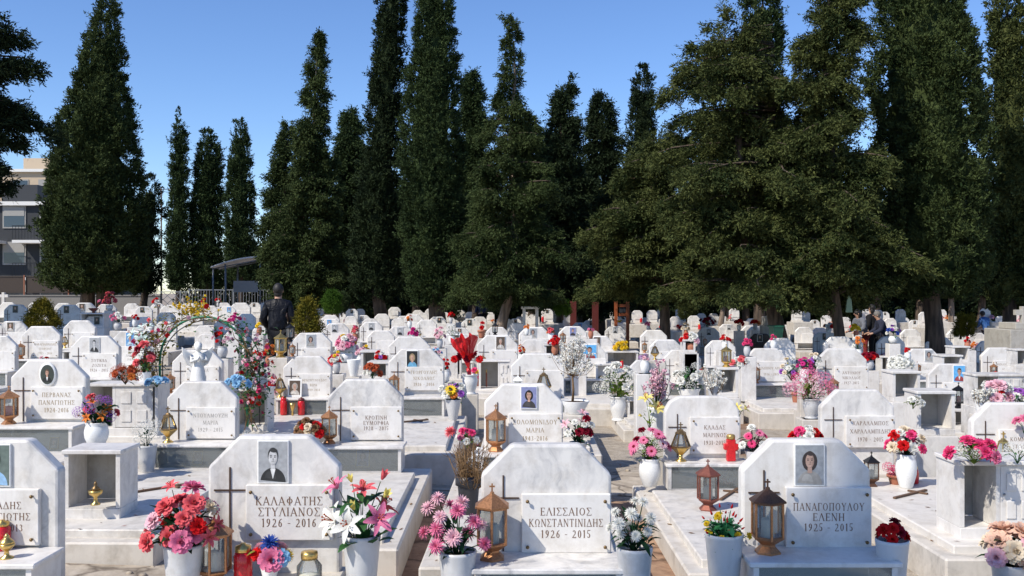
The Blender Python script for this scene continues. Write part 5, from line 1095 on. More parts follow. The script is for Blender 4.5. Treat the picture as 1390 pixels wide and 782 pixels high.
# ------------------------------------------------------------------ goods of the front row
LG = 'glazed grave lanterns'
candle_jar('red votive candle at the foot of the cut off stone at the left edge', at('f1', 3, -.06, SHELF), .14)
o = thing('incense_burner', 'brass incense burner with lid on the ledge at the left edge', 'burner', at('f1', 9, -.2, SHELF), 0, .66)
MB().lathe([(.045, 0), (.045, .008), (.018, .02), (.014, .05), (.03, .062), (.05, .085), (.052, .10)], 16).build('bowl', 'brass', o); MB().lathe([(.05, .101), (.046, .115), (.024, .135), (.016, .142), (.02, .15), (.01, .16), (.003, .172)], 16).build('lid', 'brass', o)
lantern('large copper lantern before the bow tie portrait stone, cut by the bottom edge', at('f2', 291, -.22, .34), .335, 'copper')
candle_jar('red votive candle jar with gold lid beside the copper lantern at the bottom', at('f2', 330, -.2, .34), .19, r=.042)
t = thing('jar', 'clear glass candle jar with a gold lid at the bottom edge', 'jar', at('f2', 420, -.24, .34), 0, 1)
MB().lathe([(.05, 0), (.056, .01), (.056, .10), (.036, .125), (.034, .13)], 18).build('glass_body', 'clear_jar', t); MB().lathe([(.037, .131), (.038, .15), (.036, .162), (.01, .166)], 18).build('lid', 'brass', t); MB().lathe([(.045, .008), (.045, .06), (.01, .062)], 14).build('wax', 'candle_wax', t)
p = at('f2', 366, -.2, .34); vase('small white ribbed cup holding the pink, blue and yellow bunch', p, .10, .045, 'cone', 'white_ceramic', 'flower vases on the graves')
bouquet('bunch of one pink rose, one dark blue and one yellow bloom at the bottom', (p[0], p[1], p[2] + .09), .13, .10, [('rose', 'pink', 1, .5), ('rose', 'palepink', 2, .42), ('mum', 'blue', 1, .45), ('mum', 'yellow', 1, .35), ('rose', 'skyblue', 1, .36), ('rose', 'red', 1, .3)], 31, 'flower_leaf_lime', 16, .5)
potted('coral and pink silk roses left of the bow tie portrait stone', 'white marble pot of the coral roses at the bottom left', 249, 650, 738, 822, 4.35, 50, [('rose', 'coral', 6, .24), ('rose', 'red', 4, .2), ('rose', 'pink', 4, .27), ('rose', 'palepink', 3, .25), ('lily', 'coral', 4, .24), ('rose', 'cream', 3, .2), ('bud', 'coral', 4, .1)], 32, potmat='pot_marble', potr=27, leafm='flower_leaf_dark', nleaf=80, leafL=.5, wild=.85, low=-.1, flat=.9)
potted('pink and white silk lilies with broad green leaves before the bow tie stone', 'white marble pot of the tall silk lilies', 491, 630, 740, 825, 4.3, 52, [('lily', 'pink', 2, .42), ('lily', 'coral', 2, .40), ('lily', 'white', 2, .42), ('bud', 'coral', 2, .2), ('bud', 'lemon', 3, .18)], 33, potmat='pot_marble', potr=26, nleaf=34, leafL=.62, leafW=.17, low=.25, wild=.55)
lantern('large copper lantern on the ledge of the veined portrait-less front stone', at('f3', 668, -.13), .345, 'copper')
potted('shaggy pink chrysanthemums left of the veined front stone', 'white marble pot of the pink chrysanthemums', 621, 668, 747, 830, 4.35, 46, [('mum', 'pink', 9, .27), ('mum', 'palepink', 7, .26)], 34, potmat='pot_marble', potr=26, leafm='flower_leaf_dark', nleaf=44, lean=-.06, low=.05)
potted('white chrysanthemums with dark leaves right of the veined front stone', 'white marble pot of the white chrysanthemums', 861, 668, 742, 830, 4.4, 44, [('mum', 'white', 14, .2)], 35, potmat='pot_marble', potr=25, leafm='flower_leaf_dark', nleaf=52, leafL=.45, low=.3, wild=.5)
lantern('copper lantern with a dark brown roof on the half shaded front stone', at('f4', 1042, -.13), .345, 'copper', 'dark_copper')
potted('small yellow and red pepper-like sprigs in bright green leaves', 'white marble pot of the red and yellow sprigs', 983, 682, 738, 825, 4.4, 36, [('pepper', 'red', 20, .12), ('rose', 'yellow', 9, .12)], 36, potmat='pot_marble', potr=26, leafm='flower_leaf_bright', nleaf=170, leafL=.36, leafW=.2, low=.1, wild=.4)
potted('dark red carnations in the pot right of the half shaded stone', 'white marble pot of the red carnations in shade', 1211, 700, 732, 815, 4.35, 24, [('rose', 'red', 7, .34), ('rose', 'darkred', 2, .3)], 37, potmat='pot_marble', potr=22, nleaf=20)
potted('peach and cream peonies at the bottom right corner', 'white pot of the peonies at the bottom right corner', 1371, 706, 764, 835, 4.6, 43, [('rose', 'peach', 6, .36), ('rose', 'palepink', 3, .3), ('rose', 'cream', 3, .32)], 38, potmat='pot_marble', potr=24, leafm='flower_leaf_dark', nleaf=36)
# between the first and second row
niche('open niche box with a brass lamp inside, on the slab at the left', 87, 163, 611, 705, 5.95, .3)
o = thing('oil_lamp', 'small brass oil lamp inside the open niche box at the left', 'lamp', (PX(124, 6.0), 6.06, PZ(688, 6.0)), 0, 1.0)
MB().lathe([(.03, 0), (.03, .006), (.012, .018), (.012, .05), (.04, .07), (.045, .09), (.035, .092)], 12).build('bowl', 'brass', o); MB().lathe([(.03, .0925), (.02, .11), (.008, .12), (.012, .13), (.002, .15)], 12).build('lid', 'bronze', o)
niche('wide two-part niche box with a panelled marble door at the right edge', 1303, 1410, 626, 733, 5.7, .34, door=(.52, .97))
potted('white hydrangea-like flower heads left of the bronze lamp', 'slim white pot of the white flower heads', 199, 563, 604, 640, 7.25, 19, [('cluster', 'white', 8, .42)], 39, potmat='pot_marble', potr=14, leafm='flower_leaf_dark', nleaf=16)
lamp('bronze vigil lamp on brass foot left of the second row stone without portrait', at('s2', 228, -.16), .30)
p = at('s2', 334, -.1, .30); bouquet('white ruffled flower heads leaning against the lettered stone with bronze lamp', p, .26, .09, [('cluster', 'white', 6, .5), ('cluster', 'cream', 1, .4)], 40, 'flower_leaf_dark', 10, low=-.2)
slab_cross('brown wooden cross lying on the slab before the bronze lamp', 218, 664, 6.55, .46, -.75)
photo_frame('gold framed picture of a saint in the case below the bronze lamp', at('s2', 268, -.17, .277), .085, .12, 6)
photo_frame('gold framed photograph of a woman in the lettered middle grave case', at('s3', 492, -.15, .277), .12, .155, 1, tilt=.3)
photo_frame('gilt picture in the case under the oval portrait stone', at('s1', 73, -.2, .277), .075, .10, 6)
lantern('copper lantern with white candle on the case left of the middle lettered stone', at('s3', 447, -.13), .30, 'copper', rz=.2)
potted('dried brown and red flowers in a box before the middle lettered stone', 'grey stone trough of the dried flowers', 420, 566, 592, 615, 7.55, 22, [('rose', 'brown', 12, .26), ('rose', 'red', 3, .26), ('rose', 'cream', 4, .2)], 42, pot='cone', potmat='grey_ceramic', potr=17, leafm='dry_twig', nleaf=30)
lantern('copper lantern with clear panes before the curly haired woman stone', at('s4', 673, -.13), .36, 'copper', rz=.15)
potted('dark red carnations and white lilies right of the curly haired woman stone', 'blue grey wrapped vase of the red carnations', 785, 556, 600, 618, 7.4, 24, [('rose', 'darkred', 6, .2), ('lily', 'palepink', 3, .36), ('rose', 'white', 4, .2)], 43, pot='cone', potmat='grey_ceramic', potr=13, leafm='flower_leaf_dark', nleaf=46, low=.3)
vase('black plastic plant pot with dried stems left of the veined front stone', (PX(636, 6.2), 6.2, PZ(714, 6.2)), 52 * 6.2 / F, 18 * 6.2 / F, 'terra', 'black_plastic', None, 'plant pot')
MB().lathe([(.085, 0), (.105, .02), (.1, .02)], 20).build('saucer', 'red_paint', None, (PX(638, 6.2), 6.2, PZ(718, 6.2))); tag(bpy.data.objects['saucer'], 'red saucer under the black plastic plant pot', 'saucer')
twigs('dry brown bush standing in the black plastic pot', 640, 594, 668, 36, 6.2, 'dry_twig', 44, None, 85, rad=.0033)
bouquet('small red and white bunch behind the dry brown bush', (PX(634, 7.0), 7.0, PZ(605, 7.0)), .12, .10, [('rose', 'hotpink', 4, .3), ('rose', 'white', 3, .28), ('rose', 'pink', 2, .26)], 45, 'flower_leaf_lime', 22)
bouquet('single coral silk bloom lying on the kerb', (PX(615, 6.9), 6.9, PZ(592, 6.9)), .04, .05, [('mum', 'coral', 1, .95)], 46, nleaf=4)
t = thing('plastic_jug', 'translucent white plastic jug standing on the path', 'jug', (PX(648, 8.6), 8.6, zg(PX(648, 8.6), 8.6)), .3, 1.0)
MB().box(-.085, .085, -.065, .065, 0, .21, 0, .02, 2).box(-.05, .06, -.04, .04, .211, .25, 0, .015, 2).build('body', 'jug_plastic', t); MB().lathe([(.022, .25), (.022, .28)], 10, c=(-.03, 0, 0)).build('cap', 'jug_plastic', t); MB().tube([(.05, 0, .24), (.055, 0, .29), (0, 0, .30), (-.005, 0, .252)], .011, 6).build('handle', 'jug_plastic', t)
potted('pink gerberas with white sprays in the footed vase by the rounded stone', 'footed white marble vase of the pink gerberas', 882, 577, 622, 660, 7.3, 30, [('gerbera', 'pink', 9, .26), ('gerbera', 'palepink', 2, .24), ('rose', 'darkred', 3, .16), ('cluster', 'white', 4, .2)], 47, pot='belly', potr=15, leafm='flower_leaf_lime', nleaf=56, leafL=.42, low=.2)
lamp('dark bronze vigil lamp before the rounded stone with grey veins', at('s5', 924, -.15), .31)
t = thing('votive_lantern', 'bright red cross-shaped plastic votive light on the rounded stone case', 'votive light', at('s5', 992, -.15), 0, 1, None)
MB().prism([(-.035, 0), (.035, 0), (.035, .09), (.058, .09), (.058, .14), (.035, .14), (.035, .175), (-.035, .175), (-.035, .14), (-.058, .14), (-.058, .09), (-.035, .09)], -.03, .03, 0, .008).build('body', 'red_glass', t); MB().lathe([(.034, .176), (.036, .20), (.03, .212), (.01, .216)], 14).build('cap', 'gold_frame', t)
potted('round bunch of pink and white gerberas right of the rounded stone', 'grey stone cup of the pink and white gerberas', 1023, 574, 612, 632, 7.6, 21, [('gerbera', 'pink', 5, .3), ('rose', 'white', 5, .24), ('gerbera', 'hotpink', 3, .26)], 48, pot='cone', potmat='grey_ceramic', potr=12, leafm='flower_leaf_dark', nleaf=30)
potted('white rose in a flower pot behind the rounded stone case glass', 'small terracotta pot behind the rounded stone case glass', 987, 630, 648, 657, 7.62, 11, [('rose', 'white', 3, .5)], 49, pot='terra', potmat='terracotta', nleaf=8)
lantern('ornate dark red metal lantern standing on the slab before the rounded stone', rest(961, 692, 6.35), .355, 'rust_red_metal')
slab_cross('brown wooden cross lying on the slab beside the dark red lantern', 990, 672, 6.75, .46, -.5)
slab_cross('slim brown wooden cross lying on the stepped slab at the right', 1236, 672, 6.9, .46, -.9)
lantern('grey metal lantern between the half shaded stone and the stepped slab', rest(1183, 660, 7.0), .27, 'dark_copper', 'black_metal', 4)
potted('red and white roses with pink tips right of the three line stone', 'white marble vase of the red and white roses', 1230, 578, 616, 645, 7.5, 26, [('rose', 'hotpink', 5, .27), ('rose', 'white', 6, .27), ('rose', 'red', 3, .25), ('rose', 'cream', 3, .25)], 50, pot='belly', potr=14, leafm='flower_leaf_dark', nleaf=30)
potted('hot pink cluster of small flowers in a terracotta pot', 'terracotta pot before the white vase of red and white roses', 1216, 624, 644, 657, 7.1, 17, [('cluster', 'hotpink', 7, .42)], 51, pot='terra', potmat='terracotta', potr=12, nleaf=22)
candle_jar('red glass heart-like votive jar with gold band beside the terracotta pot', rest(1238, 656, 7.1), .145, r=.052)
bouquet('red, pink and white roses low between the rounded and the three line stone', (PX(1094, 7.6), 7.6, PZ(601, 7.6)), .13, .13, [('rose', 'red', 5, .3), ('rose', 'hotpink', 3, .3), ('rose', 'white', 6, .26)], 52, 'flower_leaf_dark', 26)
vase('low white marble trough of the red and pink roses', (PX(1094, 7.62), 7.62, PZ(628, 7.62)), .16, .10, 'cone', 'white_ceramic', 'flower vases on the graves')
bouquet('pink silk flowers with pale leaves lying on the wide niche box', (PX(1322, 5.85), 5.85, PZ(625, 5.85)), .13, .15, [('rose', 'hotpink', 7, .28), ('rose', 'pink', 3, .26), ('cluster', 'white', 3, .24)], 53, 'flower_leaf_lime', 34, low=0)
lamp('brass and black vigil lamp before the stone cut by the right edge', at('s7', 1362, -.17), .30, 'brass')
bouquet('white ruffled flowers on the right end of the wide niche box', (PX(1381, 5.85), 5.85, PZ(625, 5.85)), .12, .09, [('cluster', 'white', 5, .42)], 54, nleaf=8)
bouquet('pink bloom by the right edge above the wide niche box', (PX(1390, 7.6), 7.6, PZ(585, 7.6)), .12, .07, [('rose', 'pink', 3, .6)], 55, nleaf=6)
# second row goods
lantern('copper lantern with a red candle left of the oval portrait stone', at('s1', 12, -.14), .31, 'copper', candle='red_glass')
potted('purple, red and orange mixed flowers right of the oval portrait stone', 'white marble pot of the purple and red flowers', 131, 532, 573, 607, 7.3, 28, [('cluster', 'purple', 6, .26), ('lily', 'red', 2, .3), ('lily', 'orange', 4, .26), ('rose', 'coral', 3, .2)], 56, pot='belly', potr=16, leafm='flower_leaf_dark', nleaf=24, leafL=.6, leafW=.3)
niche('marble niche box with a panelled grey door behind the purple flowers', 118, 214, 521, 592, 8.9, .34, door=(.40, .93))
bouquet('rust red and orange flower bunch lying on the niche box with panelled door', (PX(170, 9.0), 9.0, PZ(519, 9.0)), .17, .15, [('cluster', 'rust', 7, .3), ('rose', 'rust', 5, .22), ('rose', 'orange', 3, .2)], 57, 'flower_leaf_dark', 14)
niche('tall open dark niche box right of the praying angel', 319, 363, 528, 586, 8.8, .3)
# statue of an angel
t = thing('angel_statue', 'white praying angel statue with raised wings behind the second row stone', 'statue', (PX(269, 9.9), 9.9, PZ(523, 9.9)), .5, 1.0)
a = MB().lathe([(.10, -.12), (.10, 0), (.085, .02), (.075, .10), (.058, .19), (.05, .22), (.062, .29), (.055, .32), (.022, .345), (.02, .36)], 16); a.ball((0, -.012, .395), .042, 0, 12, 8, (.9, 1, 1.15))
for s in (-1, 1): a.tube([(s * .06, 0, .305), (s * .075, -.045, .25), (s * .02, -.085, .275), (0, -.092, .31)], [.022, .02, .016, .01], 8)
a.build('body', 'white_paint', t)
for s in (-1, 1):
    wv = MB(); pr = [(.01, .22), (.05, .18), (.11, .22), (.15, .31), (.155, .40), (.12, .37), (.08, .34), (.03, .32)]
    wv.prism([(s * x, z) for x, z in (pr if s > 0 else pr[::-1])], .035, .055, 0, .006); wv.build('wing', 'white_paint', t)
MB().ball((0, .006, .41), .045, 0, 12, 7, (.95, .95, .95)).build('hair', 'white_paint', t)
t2 = MB().box(-.2, .2, -.16, .2, -.75, 0, 0, .008).build('pedestal', 'marble', None, (PX(269, 9.9), 9.9, PZ(523, 9.9) - .121)); tag(t2, 'square marble pedestal carrying the praying angel', 'pedestal')
bouquet('sky blue silk flowers right of the praying angel', (PX(322, 9.4), 9.4, PZ(526, 9.4)), .12, .11, [('rose', 'skyblue', 7, .36)], 58, nleaf=8)
bouquet('sky blue silk flowers left of the praying angel', (PX(213, 9.2), 9.2, PZ(523, 9.2)), .08, .10, [('rose', 'skyblue', 5, .36)], 59, nleaf=8)
lantern('copper lantern at the left foot of the flower arch', rest(231, 528, 9.8), .25, 'copper')
potted('white and pink lilies with long green leaves left of the bronze lamp', 'tall narrow white vase of the white and pink lilies', 219, 525, 557, 603, 8.2, 16, [('lily', 'palepink', 4, .42), ('rose', 'white', 5, .3)], 60, pot='cone', potr=6, nleaf=26)
potted('red and pink roses with lily leaves left of the flower arch', 'white square vase of the red and pink roses by the arch', 196, 462, 505, 528, 9.6, 18, [('rose', 'coral', 7, .33), ('rose', 'darkred', 2, .26), ('rose', 'white', 2, .26)], 61, pot='cone', potr=9, nleaf=40, leafm='flower_leaf', low=.3)
bouquet('pale mint and white silk lilies by the blue portrait stone', (PX(196, 12.6), 12.6, PZ(470, 12.6)), .27, .16, [('lily', 'mint', 5, .5), ('lily', 'white', 3, .5)], 62, 'flower_leaf', 28, leafL=.5, leafW=.2)
vase('white vase of the mint lilies by the blue portrait stone', (PX(196, 12.6), 12.6, PZ(500, 12.6)), .3, .09, 'belly', 'white_ceramic', 'flower vases on the graves')
# trellis arch with roses
Za = 10.0; xl, xr = PX(217, Za), PX(336, Za); cxa = (xl + xr) / 2; ra = (xr - xl) / 2; zb = zg(cxa, Za) + .2; zt = PZ(430, Za) - ra
t = thing('trellis_arch', 'green metal garden arch with red climbing flowers over a grave', 'arch', (cxa, Za, zb), 0, 1)
pts = [(-ra, 0, 0)] + [(-ra * math.cos(PI * i / 18), 0, zt - zb + ra * math.sin(PI * i / 18)) for i in range(19)] + [(ra, 0, 0)]
MB().tube(pts, .0125, 8).build('hoop', 'arch_green', t)
MB().tube([(x * 1.12 + .04, .12, z * (.97 if z > .5 else 1)) for x, y, z in pts], .006, 6).build('wire', 'black_plastic', t)
def climber(label, side, cols, seed, n):
    q = random.Random(seed); t = thing('climbing_rose', label, 'climbing plant', (cxa + side * ra, Za - .05, zb), 0, 1, 'climbing roses on the arch'); st = MB(); lf = MB()
    for k in range(9):
        u0 = q.uniform(.45, 1.0); pp = []
        for j in range(8):
            u = u0 * j / 7; a = u * PI * .62; hz = zt - zb
            if u < .45: p = Vector((0, 0, hz * u / .45 + .0))
            else: a = (u - .45) / .55 * PI * .6; p = Vector((side * ra * (math.cos(a) - 1), 0, hz + ra * math.sin(a)))
            pp.append(p + Vector((q.gauss(0, .05) + side * .05, q.gauss(0, .06) - .03, q.gauss(0, .04))))
        st.tube(pp, [.005] * 8, 4)
        for j in range(2, 8):
            for w in range(11):
                c = pp[j] + Vector((q.gauss(0, .09) + side * .04, q.gauss(0, .08), q.gauss(0, .09))); leaf(lf, c, (q.uniform(-1, 1), q.uniform(-1, .3), q.uniform(-.3, .8)), q.uniform(.03, .06), .035, .3)
            if q.random() < n:
                for w in range(q.choice([1, 2, 4])):
                    c = pp[j] + Vector((q.gauss(0, .07) + side * .08, -.06 + q.gauss(0, .05), q.gauss(0, .07))); o = link('flower', bloom_mesh('rose', q.choice(cols), q.randrange(3)), t, c, 0, q.uniform(.015, .026)); o.rotation_euler = (1.1, q.uniform(-.5, .5), q.uniform(0, 6))
    st.build('stems', 'dry_twig', t); lf.build('foliage', 'golden_leaf' if side < 0 else 'flower_leaf', t)
climber('red climbing flowers with yellow leaves on the left half of the arch', -1, ['red', 'hotpink', 'coral', 'palepink'], 5, .36)
climber('red and pale pink climbing flowers on the right half of the arch', 1, ['red', 'palepink', 'hotpink', 'palepink'], 8, .6)
twigs('bare yellow-leaved sprigs rising above the top of the arch', 268, 405, 440, 30, 10.1, 'dry_twig', 63, 'petal_yellow', 16, 'climbing_sprigs', loc=(PX(262, 10.1), 10.1, PZ(438, 10.1)))
bouquet('red silk flowers by the right foot of the arch', (PX(352, 10.6), 10.6, PZ(508, 10.6)), .34, .16, [('lily', 'red', 8, .22), ('rose', 'hotpink', 3, .16)], 64, 'flower_leaf', 30)
vase('pale stone urn of the red flowers by the arch foot', (PX(352, 10.6), 10.6, PZ(542, 10.6)), .28, .1, 'urn', 'grey_ceramic', 'flower vases on the graves')
# round the white framed photo grave
candle_jar('red candle bottle with a white label, left on the case below the white frame', at('t5', 385, -.33, .275), .22, body='red_glass', r=.04, lid='red_glass')
candle_jar('red candle bottle right of the brass goblet', at('t5', 409, -.33, .275), .21, body='red_glass', r=.042, lid='red_paint')
o = vase('small brass goblet between the two red candle bottles', at('t5', 397, -.4, .275), .15, .035, 'dish', 'brass', None, 'goblet', False)
photo_frame('white photo frame leaning against the plain lettered plaque', at('t5', 400, -.1), .17, .22, 6, 'white_paint', .12)
lamp('bronze vigil lamp on brass foot left of the white photo frame', at('t5', 380, -.14), .29)
bouquet('red and white carnations left of the white photo frame', at('t5', 368, -.1, .42), .3, .12, [('rose', 'red', 6, .3), ('rose', 'palepink', 5, .28), ('rose', 'darkred', 3, .28)], 65, nleaf=12)
potted('red and pink carnations in the white pot right of the plain lettered stone', 'round white pot of the red carnations behind the lettered stone', 459, 479, 497, 524, 10.6, 13, [('rose', 'coral', 7, .42), ('rose', 'red', 3, .4)], 66, potr=8, nleaf=24)
vase('white square-necked planter right of the round white pot', (PX(480, 11.2), 11.2, PZ(511, 11.2)), 23 * 11.2 / F, 9.5 * 11.2 / F, 'cone', 'white_ceramic', 'flower vases on the graves')
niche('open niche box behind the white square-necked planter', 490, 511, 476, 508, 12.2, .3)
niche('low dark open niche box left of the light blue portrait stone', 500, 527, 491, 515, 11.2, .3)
bouquet('brown red dried flower heads before the low dark niche', (PX(506, 9.6), 9.6, PZ(513, 9.6)), .15, .09, [('rose', 'rust', 6, .4), ('rose', 'white', 2, .3)], 67, nleaf=10)
lantern('copper lantern left of the light blue portrait stone', at('t6', 535, -.16), .27, 'copper')
potted('yellow sunflower with white and blue flowers right of the light blue portrait stone', 'tall grey marble vase of the yellow sunflower', 615, 515, 542, 570, 9.2, 20, [('sunny', 'yellow', 1, .42), ('rose', 'white', 6, .26), ('rose', 'purple', 3, .22), ('rose', 'orange', 2, .22)], 68, pot='cone', potmat='grey_ceramic', potr=11, nleaf=34, leafL=.7)
potted('potted succulent behind the glass below the light blue portrait', 'tiny white pot behind the glass below the light blue portrait', 548, 545, 556, 563, 10.32, 10, [('cluster', 'mint', 3, .5)], 69, nleaf=20, pot='cone')
slab_cross('brown wooden cross lying on the slab below the light blue portrait', 556, 573, 9.5, .46, -.9)
# red wrapped bouquet and neighbours
t = thing('wrapped_bouquet', 'big fan of red cellophane wrapping round a bouquet', 'bouquet', (PX(636, 11.6), 11.6, PZ(500, 11.6)), 0, 1)
q = random.Random(9); m = MB(); n = 15; kk = 11.6 / F
rows = []
for i in range(n):
    a = -.68 + 1.02 * i / (n - 1); rr = []
    for j in range(6): u = j / 5; L = 46 * kk * (u ** .8) * (1 + .05 * math.sin(i * 2.1)); rr.append((math.sin(a) * L * .85 + q.gauss(0, .006), -.16 * math.sin(PI * i / (n - 1)) * u + .010 * u * (-1) ** i + q.gauss(0, .012) * u, math.cos(a) * L * (1 + .07 * math.sin(i * 1.3) * u)))
    rows.append(rr)
m.add([p for r in rows for p in r], [(i * 6 + j, i * 6 + j + 1, (i + 1) * 6 + j + 1, (i + 1) * 6 + j) for i in range(n - 1) for j in range(5)], 0, False); wr = m.build('wrapping', 'red_wrap', t); wr.modifiers.new('thick', 'SOLIDIFY').thickness = .004
for i in range(7): o = link('flower', bloom_mesh('rose', 'darkred' if i % 2 else 'red', i % 3), t, ((-.16 + .05 * i), -.16 + .02 * (i % 2), .12 + .03 * (i % 3)), 0, .04); o.rotation_euler = (1.2, 0, i)
MB().tube([(0, 0, 0), (.02, 0, -.16)], [.03, .022], 8).build('stem_wrap', 'red_wrap', t)
vase('low white vase under the red wrapped bouquet', (PX(638, 11.6), 11.6, PZ(535, 11.6)), .24, .10, 'urn', 'white_ceramic', 'flower vases on the graves')
niche('open niche box half hidden left of the red wrapped bouquet', 604, 626, 476, 514, 11.8, .3)
nb = niche('open niche box with a hanging lamp right of the red wrapped bouquet', 650, 692, 489, 535, 10.4, .3, door=(.68, .96))
candle_jar('thin brown candle stand inside the niche by the red bouquet', (PX(660, nb.location.y), nb.location.y + .12, PZ(526, nb.location.y)), .26, 'brass', 'rust_red_metal', .012, group=None)
potted('magenta flower in a terracotta pot below the red wrapped bouquet', 'terracotta pot below the red wrapped bouquet', 647, 497, 514, 524, 10.8, 7, [('rose', 'hotpink', 3, .6)], 70, pot='terra', potmat='terracotta', potr=6, nleaf=20)
potted('cactus with small red flowers in the raised terracotta pot', 'raised terracotta pot above the red wrapped bouquet', 653.5, 436, 448, 459, 16.5, 5, [('rose', 'red', 3, .5)], 71, pot='terra', potmat='terracotta', potr=5.5, nleaf=20)
MB().box(-.13, .13, -.1, .1, -.9, 0, 0, .01).build('stone_post', 'kerb_marble', None, (PX(653.5, 16.5), 16.5, PZ(459.4, 16.5))); tag(bpy.data.objects['stone_post'], 'marble post carrying the raised terracotta pot', 'post')
lamp('bronze vigil lamp with a tall cross on the plain stone by the white lantern', at('t7', 738, -.2, .5), .34)
lantern('white metal lantern at the left of the plain stone with the tall bronze lamp', at('t7', 703, -.15), .30, 'white_paint', n=4)
lantern('copper lantern before the fair haired portrait behind the red bouquet', at('m14', 655, -.14), .25, 'copper')
twigs('tall dried branch covered in small white blossoms', 768, 470, 560, 32, 9.4, 'dry_twig', 72, 'petal_white', 34, 'blossom_branch', trunk=True, loc=(PX(777, 9.4), 9.4, PZ(548, 9.4)))
vase('white rectangular trough under the dried blossom branch', (PX(781, 9.4), 9.4, PZ(562, 9.4)), .13, .14, 'cone', 'white_ceramic', 'flower vases on the graves')
nb = niche('small open niche box with red candles left of the white rose vase', 809, 832, 494, 533, 10.2, .3)
candle_jar('red candle inside the small niche beside the white rose vase', (PX(817, nb.location.y), nb.location.y + .12, PZ(526.5, nb.location.y)), .17)
nb = niche('wide low niche shelf carrying the yellow flowers', 823, 866, 477, 505, 13.3, .35); yn = nb.location.y
candle_jar('red candle inside the wide low niche under the yellow flowers', (PX(845, yn), yn + .12, PZ(500, yn)), .17)
bouquet('bright yellow chrysanthemums on the wide low niche shelf', (PX(843, yn), yn + .1, PZ(477, yn)), .2, .165, [('mum', 'yellow', 9, .36), ('mum', 'orange', 2, .3)], 73, 'flower_leaf_dark', 14)
potted('large bunch of white roses with pale green leaves in the tall white urn', 'tall white footed urn of the white roses', 839, 490, 538, 571, 9.3, 30, [('cluster', 'white', 9, .24), ('rose', 'white', 9, .2)], 74, pot='urn', potr=12, leafm='flower_leaf_lime', nleaf=80, leafL=.4, leafW=.16, low=0)
lamp('bronze vigil lamp between the white rose urn and the yellow lily', rest(864, 537, 9.0), .28)
niche('low open case with dark glass right of the tall white urn', 852, 893, 542, 567, 8.9, .3, dark=True)
bouquet('large yellow lily leaning out above the pink gerberas', (PX(882, 8.0), 8.0, PZ(580, 8.0)), .26, .10, [('lily', 'lemon', 2, .8), ('bud', 'lemon', 2, .25)], 75, 'flower_leaf_lime', 14)
vase('white marble vase of the yellow lily and cherry blossom', (PX(891, 8.2), 8.2, PZ(590, 8.2)), .24, .085, 'pot', 'white_ceramic', 'flower vases on the graves')
twigs('pale pink and white cherry blossom sprigs behind the yellow lily', 890, 492, 553, 26, 8.2, 'dark_leaf', 76, 'petal_palepink', 22, 'blossom_branch')
potted('second bunch of white roses beside the white cherry sprigs', 'white case-like trough of the second white rose bunch', 935, 492, 527, 545, 9.9, 26, [('cluster', 'white', 7, .26), ('rose', 'white', 7, .2), ('rose', 'red', 1, .1)], 77, pot='cone', potr=16, leafm='flower_leaf', nleaf=60, low=0)
vase('slim grey vase of the white cherry sprigs', (PX(968, 9.8), 9.8, PZ(545, 9.8)), .16, .06, 'cone', 'grey_ceramic', 'flower vases on the graves')
twigs('white cherry blossom sprigs right of the second white rose bunch', 968, 498, 538, 20, 9.8, 'dry_twig', 78, 'petal_white', 20, 'blossom_branch')
niche('open niche box with a small candle, red-glassed lantern on top', 976, 1002, 499, 540, 10.6, .3)
lantern('brass lantern with a red glass candle on top of the open niche', (PX(986, 10.7), 10.7, PZ(498, 10.7)), .255, 'brass', candle='red_glass')
bouquet('red, white and green bunch right of the red-glassed lantern', (PX(1004, 11), 11, PZ(499, 11)), .13, .11, [('rose', 'coral', 4, .36), ('rose', 'white', 4, .32)], 79, nleaf=22)
bouquet('yellow lily bud by the shoulder of the rounded stone', (PX(1003, 7.9), 7.9, PZ(563, 7.9)), .1, .06, [('lily', 'lemon', 2, .8)], 80, 'flower_leaf_lime', 8)
lantern('light copper lantern at the left of the gilt lettered stone', at('t11', 1026, -.16), .285, 'copper')
potted('huge pink and white hydrangea heads before the lettered stone with copper lantern', 'grey veined marble vase of the huge pink hydrangeas', 1101, 500, 541, 568, 10.2, 29, [('cluster', 'pink', 7, .36), ('cluster', 'palepink', 4, .34), ('cluster', 'hotpink', 2, .26)], 81, pot='urn', potmat='grey_ceramic', potr=12, nleaf=40, leafm='flower_leaf_lime', low=.05)
potted('second clump of pink hydrangea in terracotta left of the huge one', 'terracotta pot under the second clump of pink hydrangea', 1082, 516, 532, 546, 10.4, 14, [('cluster', 'pink', 5, .42)], 82, pot='terra', potmat='terracotta', potr=9, nleaf=16)
bouquet('magenta daisies above the pink hydrangeas', (PX(1092, 11.6), 11.6, PZ(503, 11.6)), .18, .12, [('gerbera', 'magenta', 9, .3)], 83, nleaf=18)
vase('white vase of the magenta daisies', (PX(1092, 11.6), 11.6, PZ(522, 11.6)), .19, .06, 'belly', 'white_ceramic', 'flower vases on the graves')
bouquet('white, blue and yellow wild-looking bunch right of the gilt lettered stone', (PX(1074, 11.9), 11.9, PZ(515, 11.9)), .28, .15, [('rose', 'white', 5, .2), ('rose', 'purple', 4, .2), ('rose', 'cream', 4, .2), ('bud', 'lemon', 3, .1)], 84, 'flower_leaf', 44)
bouquet('pale mixed bunch left of the lettered stone with copper lantern', (PX(1107, 12.1), 12.1, PZ(500, 12.1)), .2, .11, [('rose', 'cream', 6, .26), ('rose', 'purple', 3, .22), ('rose', 'white', 5, .24)], 85, nleaf=20)
lantern('copper lantern before the lettered stone with pink hydrangeas', at('t12', 1131, -.2, .37), .30, 'copper')
bouquet('dark red carnations right of that copper lantern by the pink hydrangeas', at('t12', 1143, -.08, .36), .12, .08, [('rose', 'darkred', 5, .5)], 86, nleaf=8)
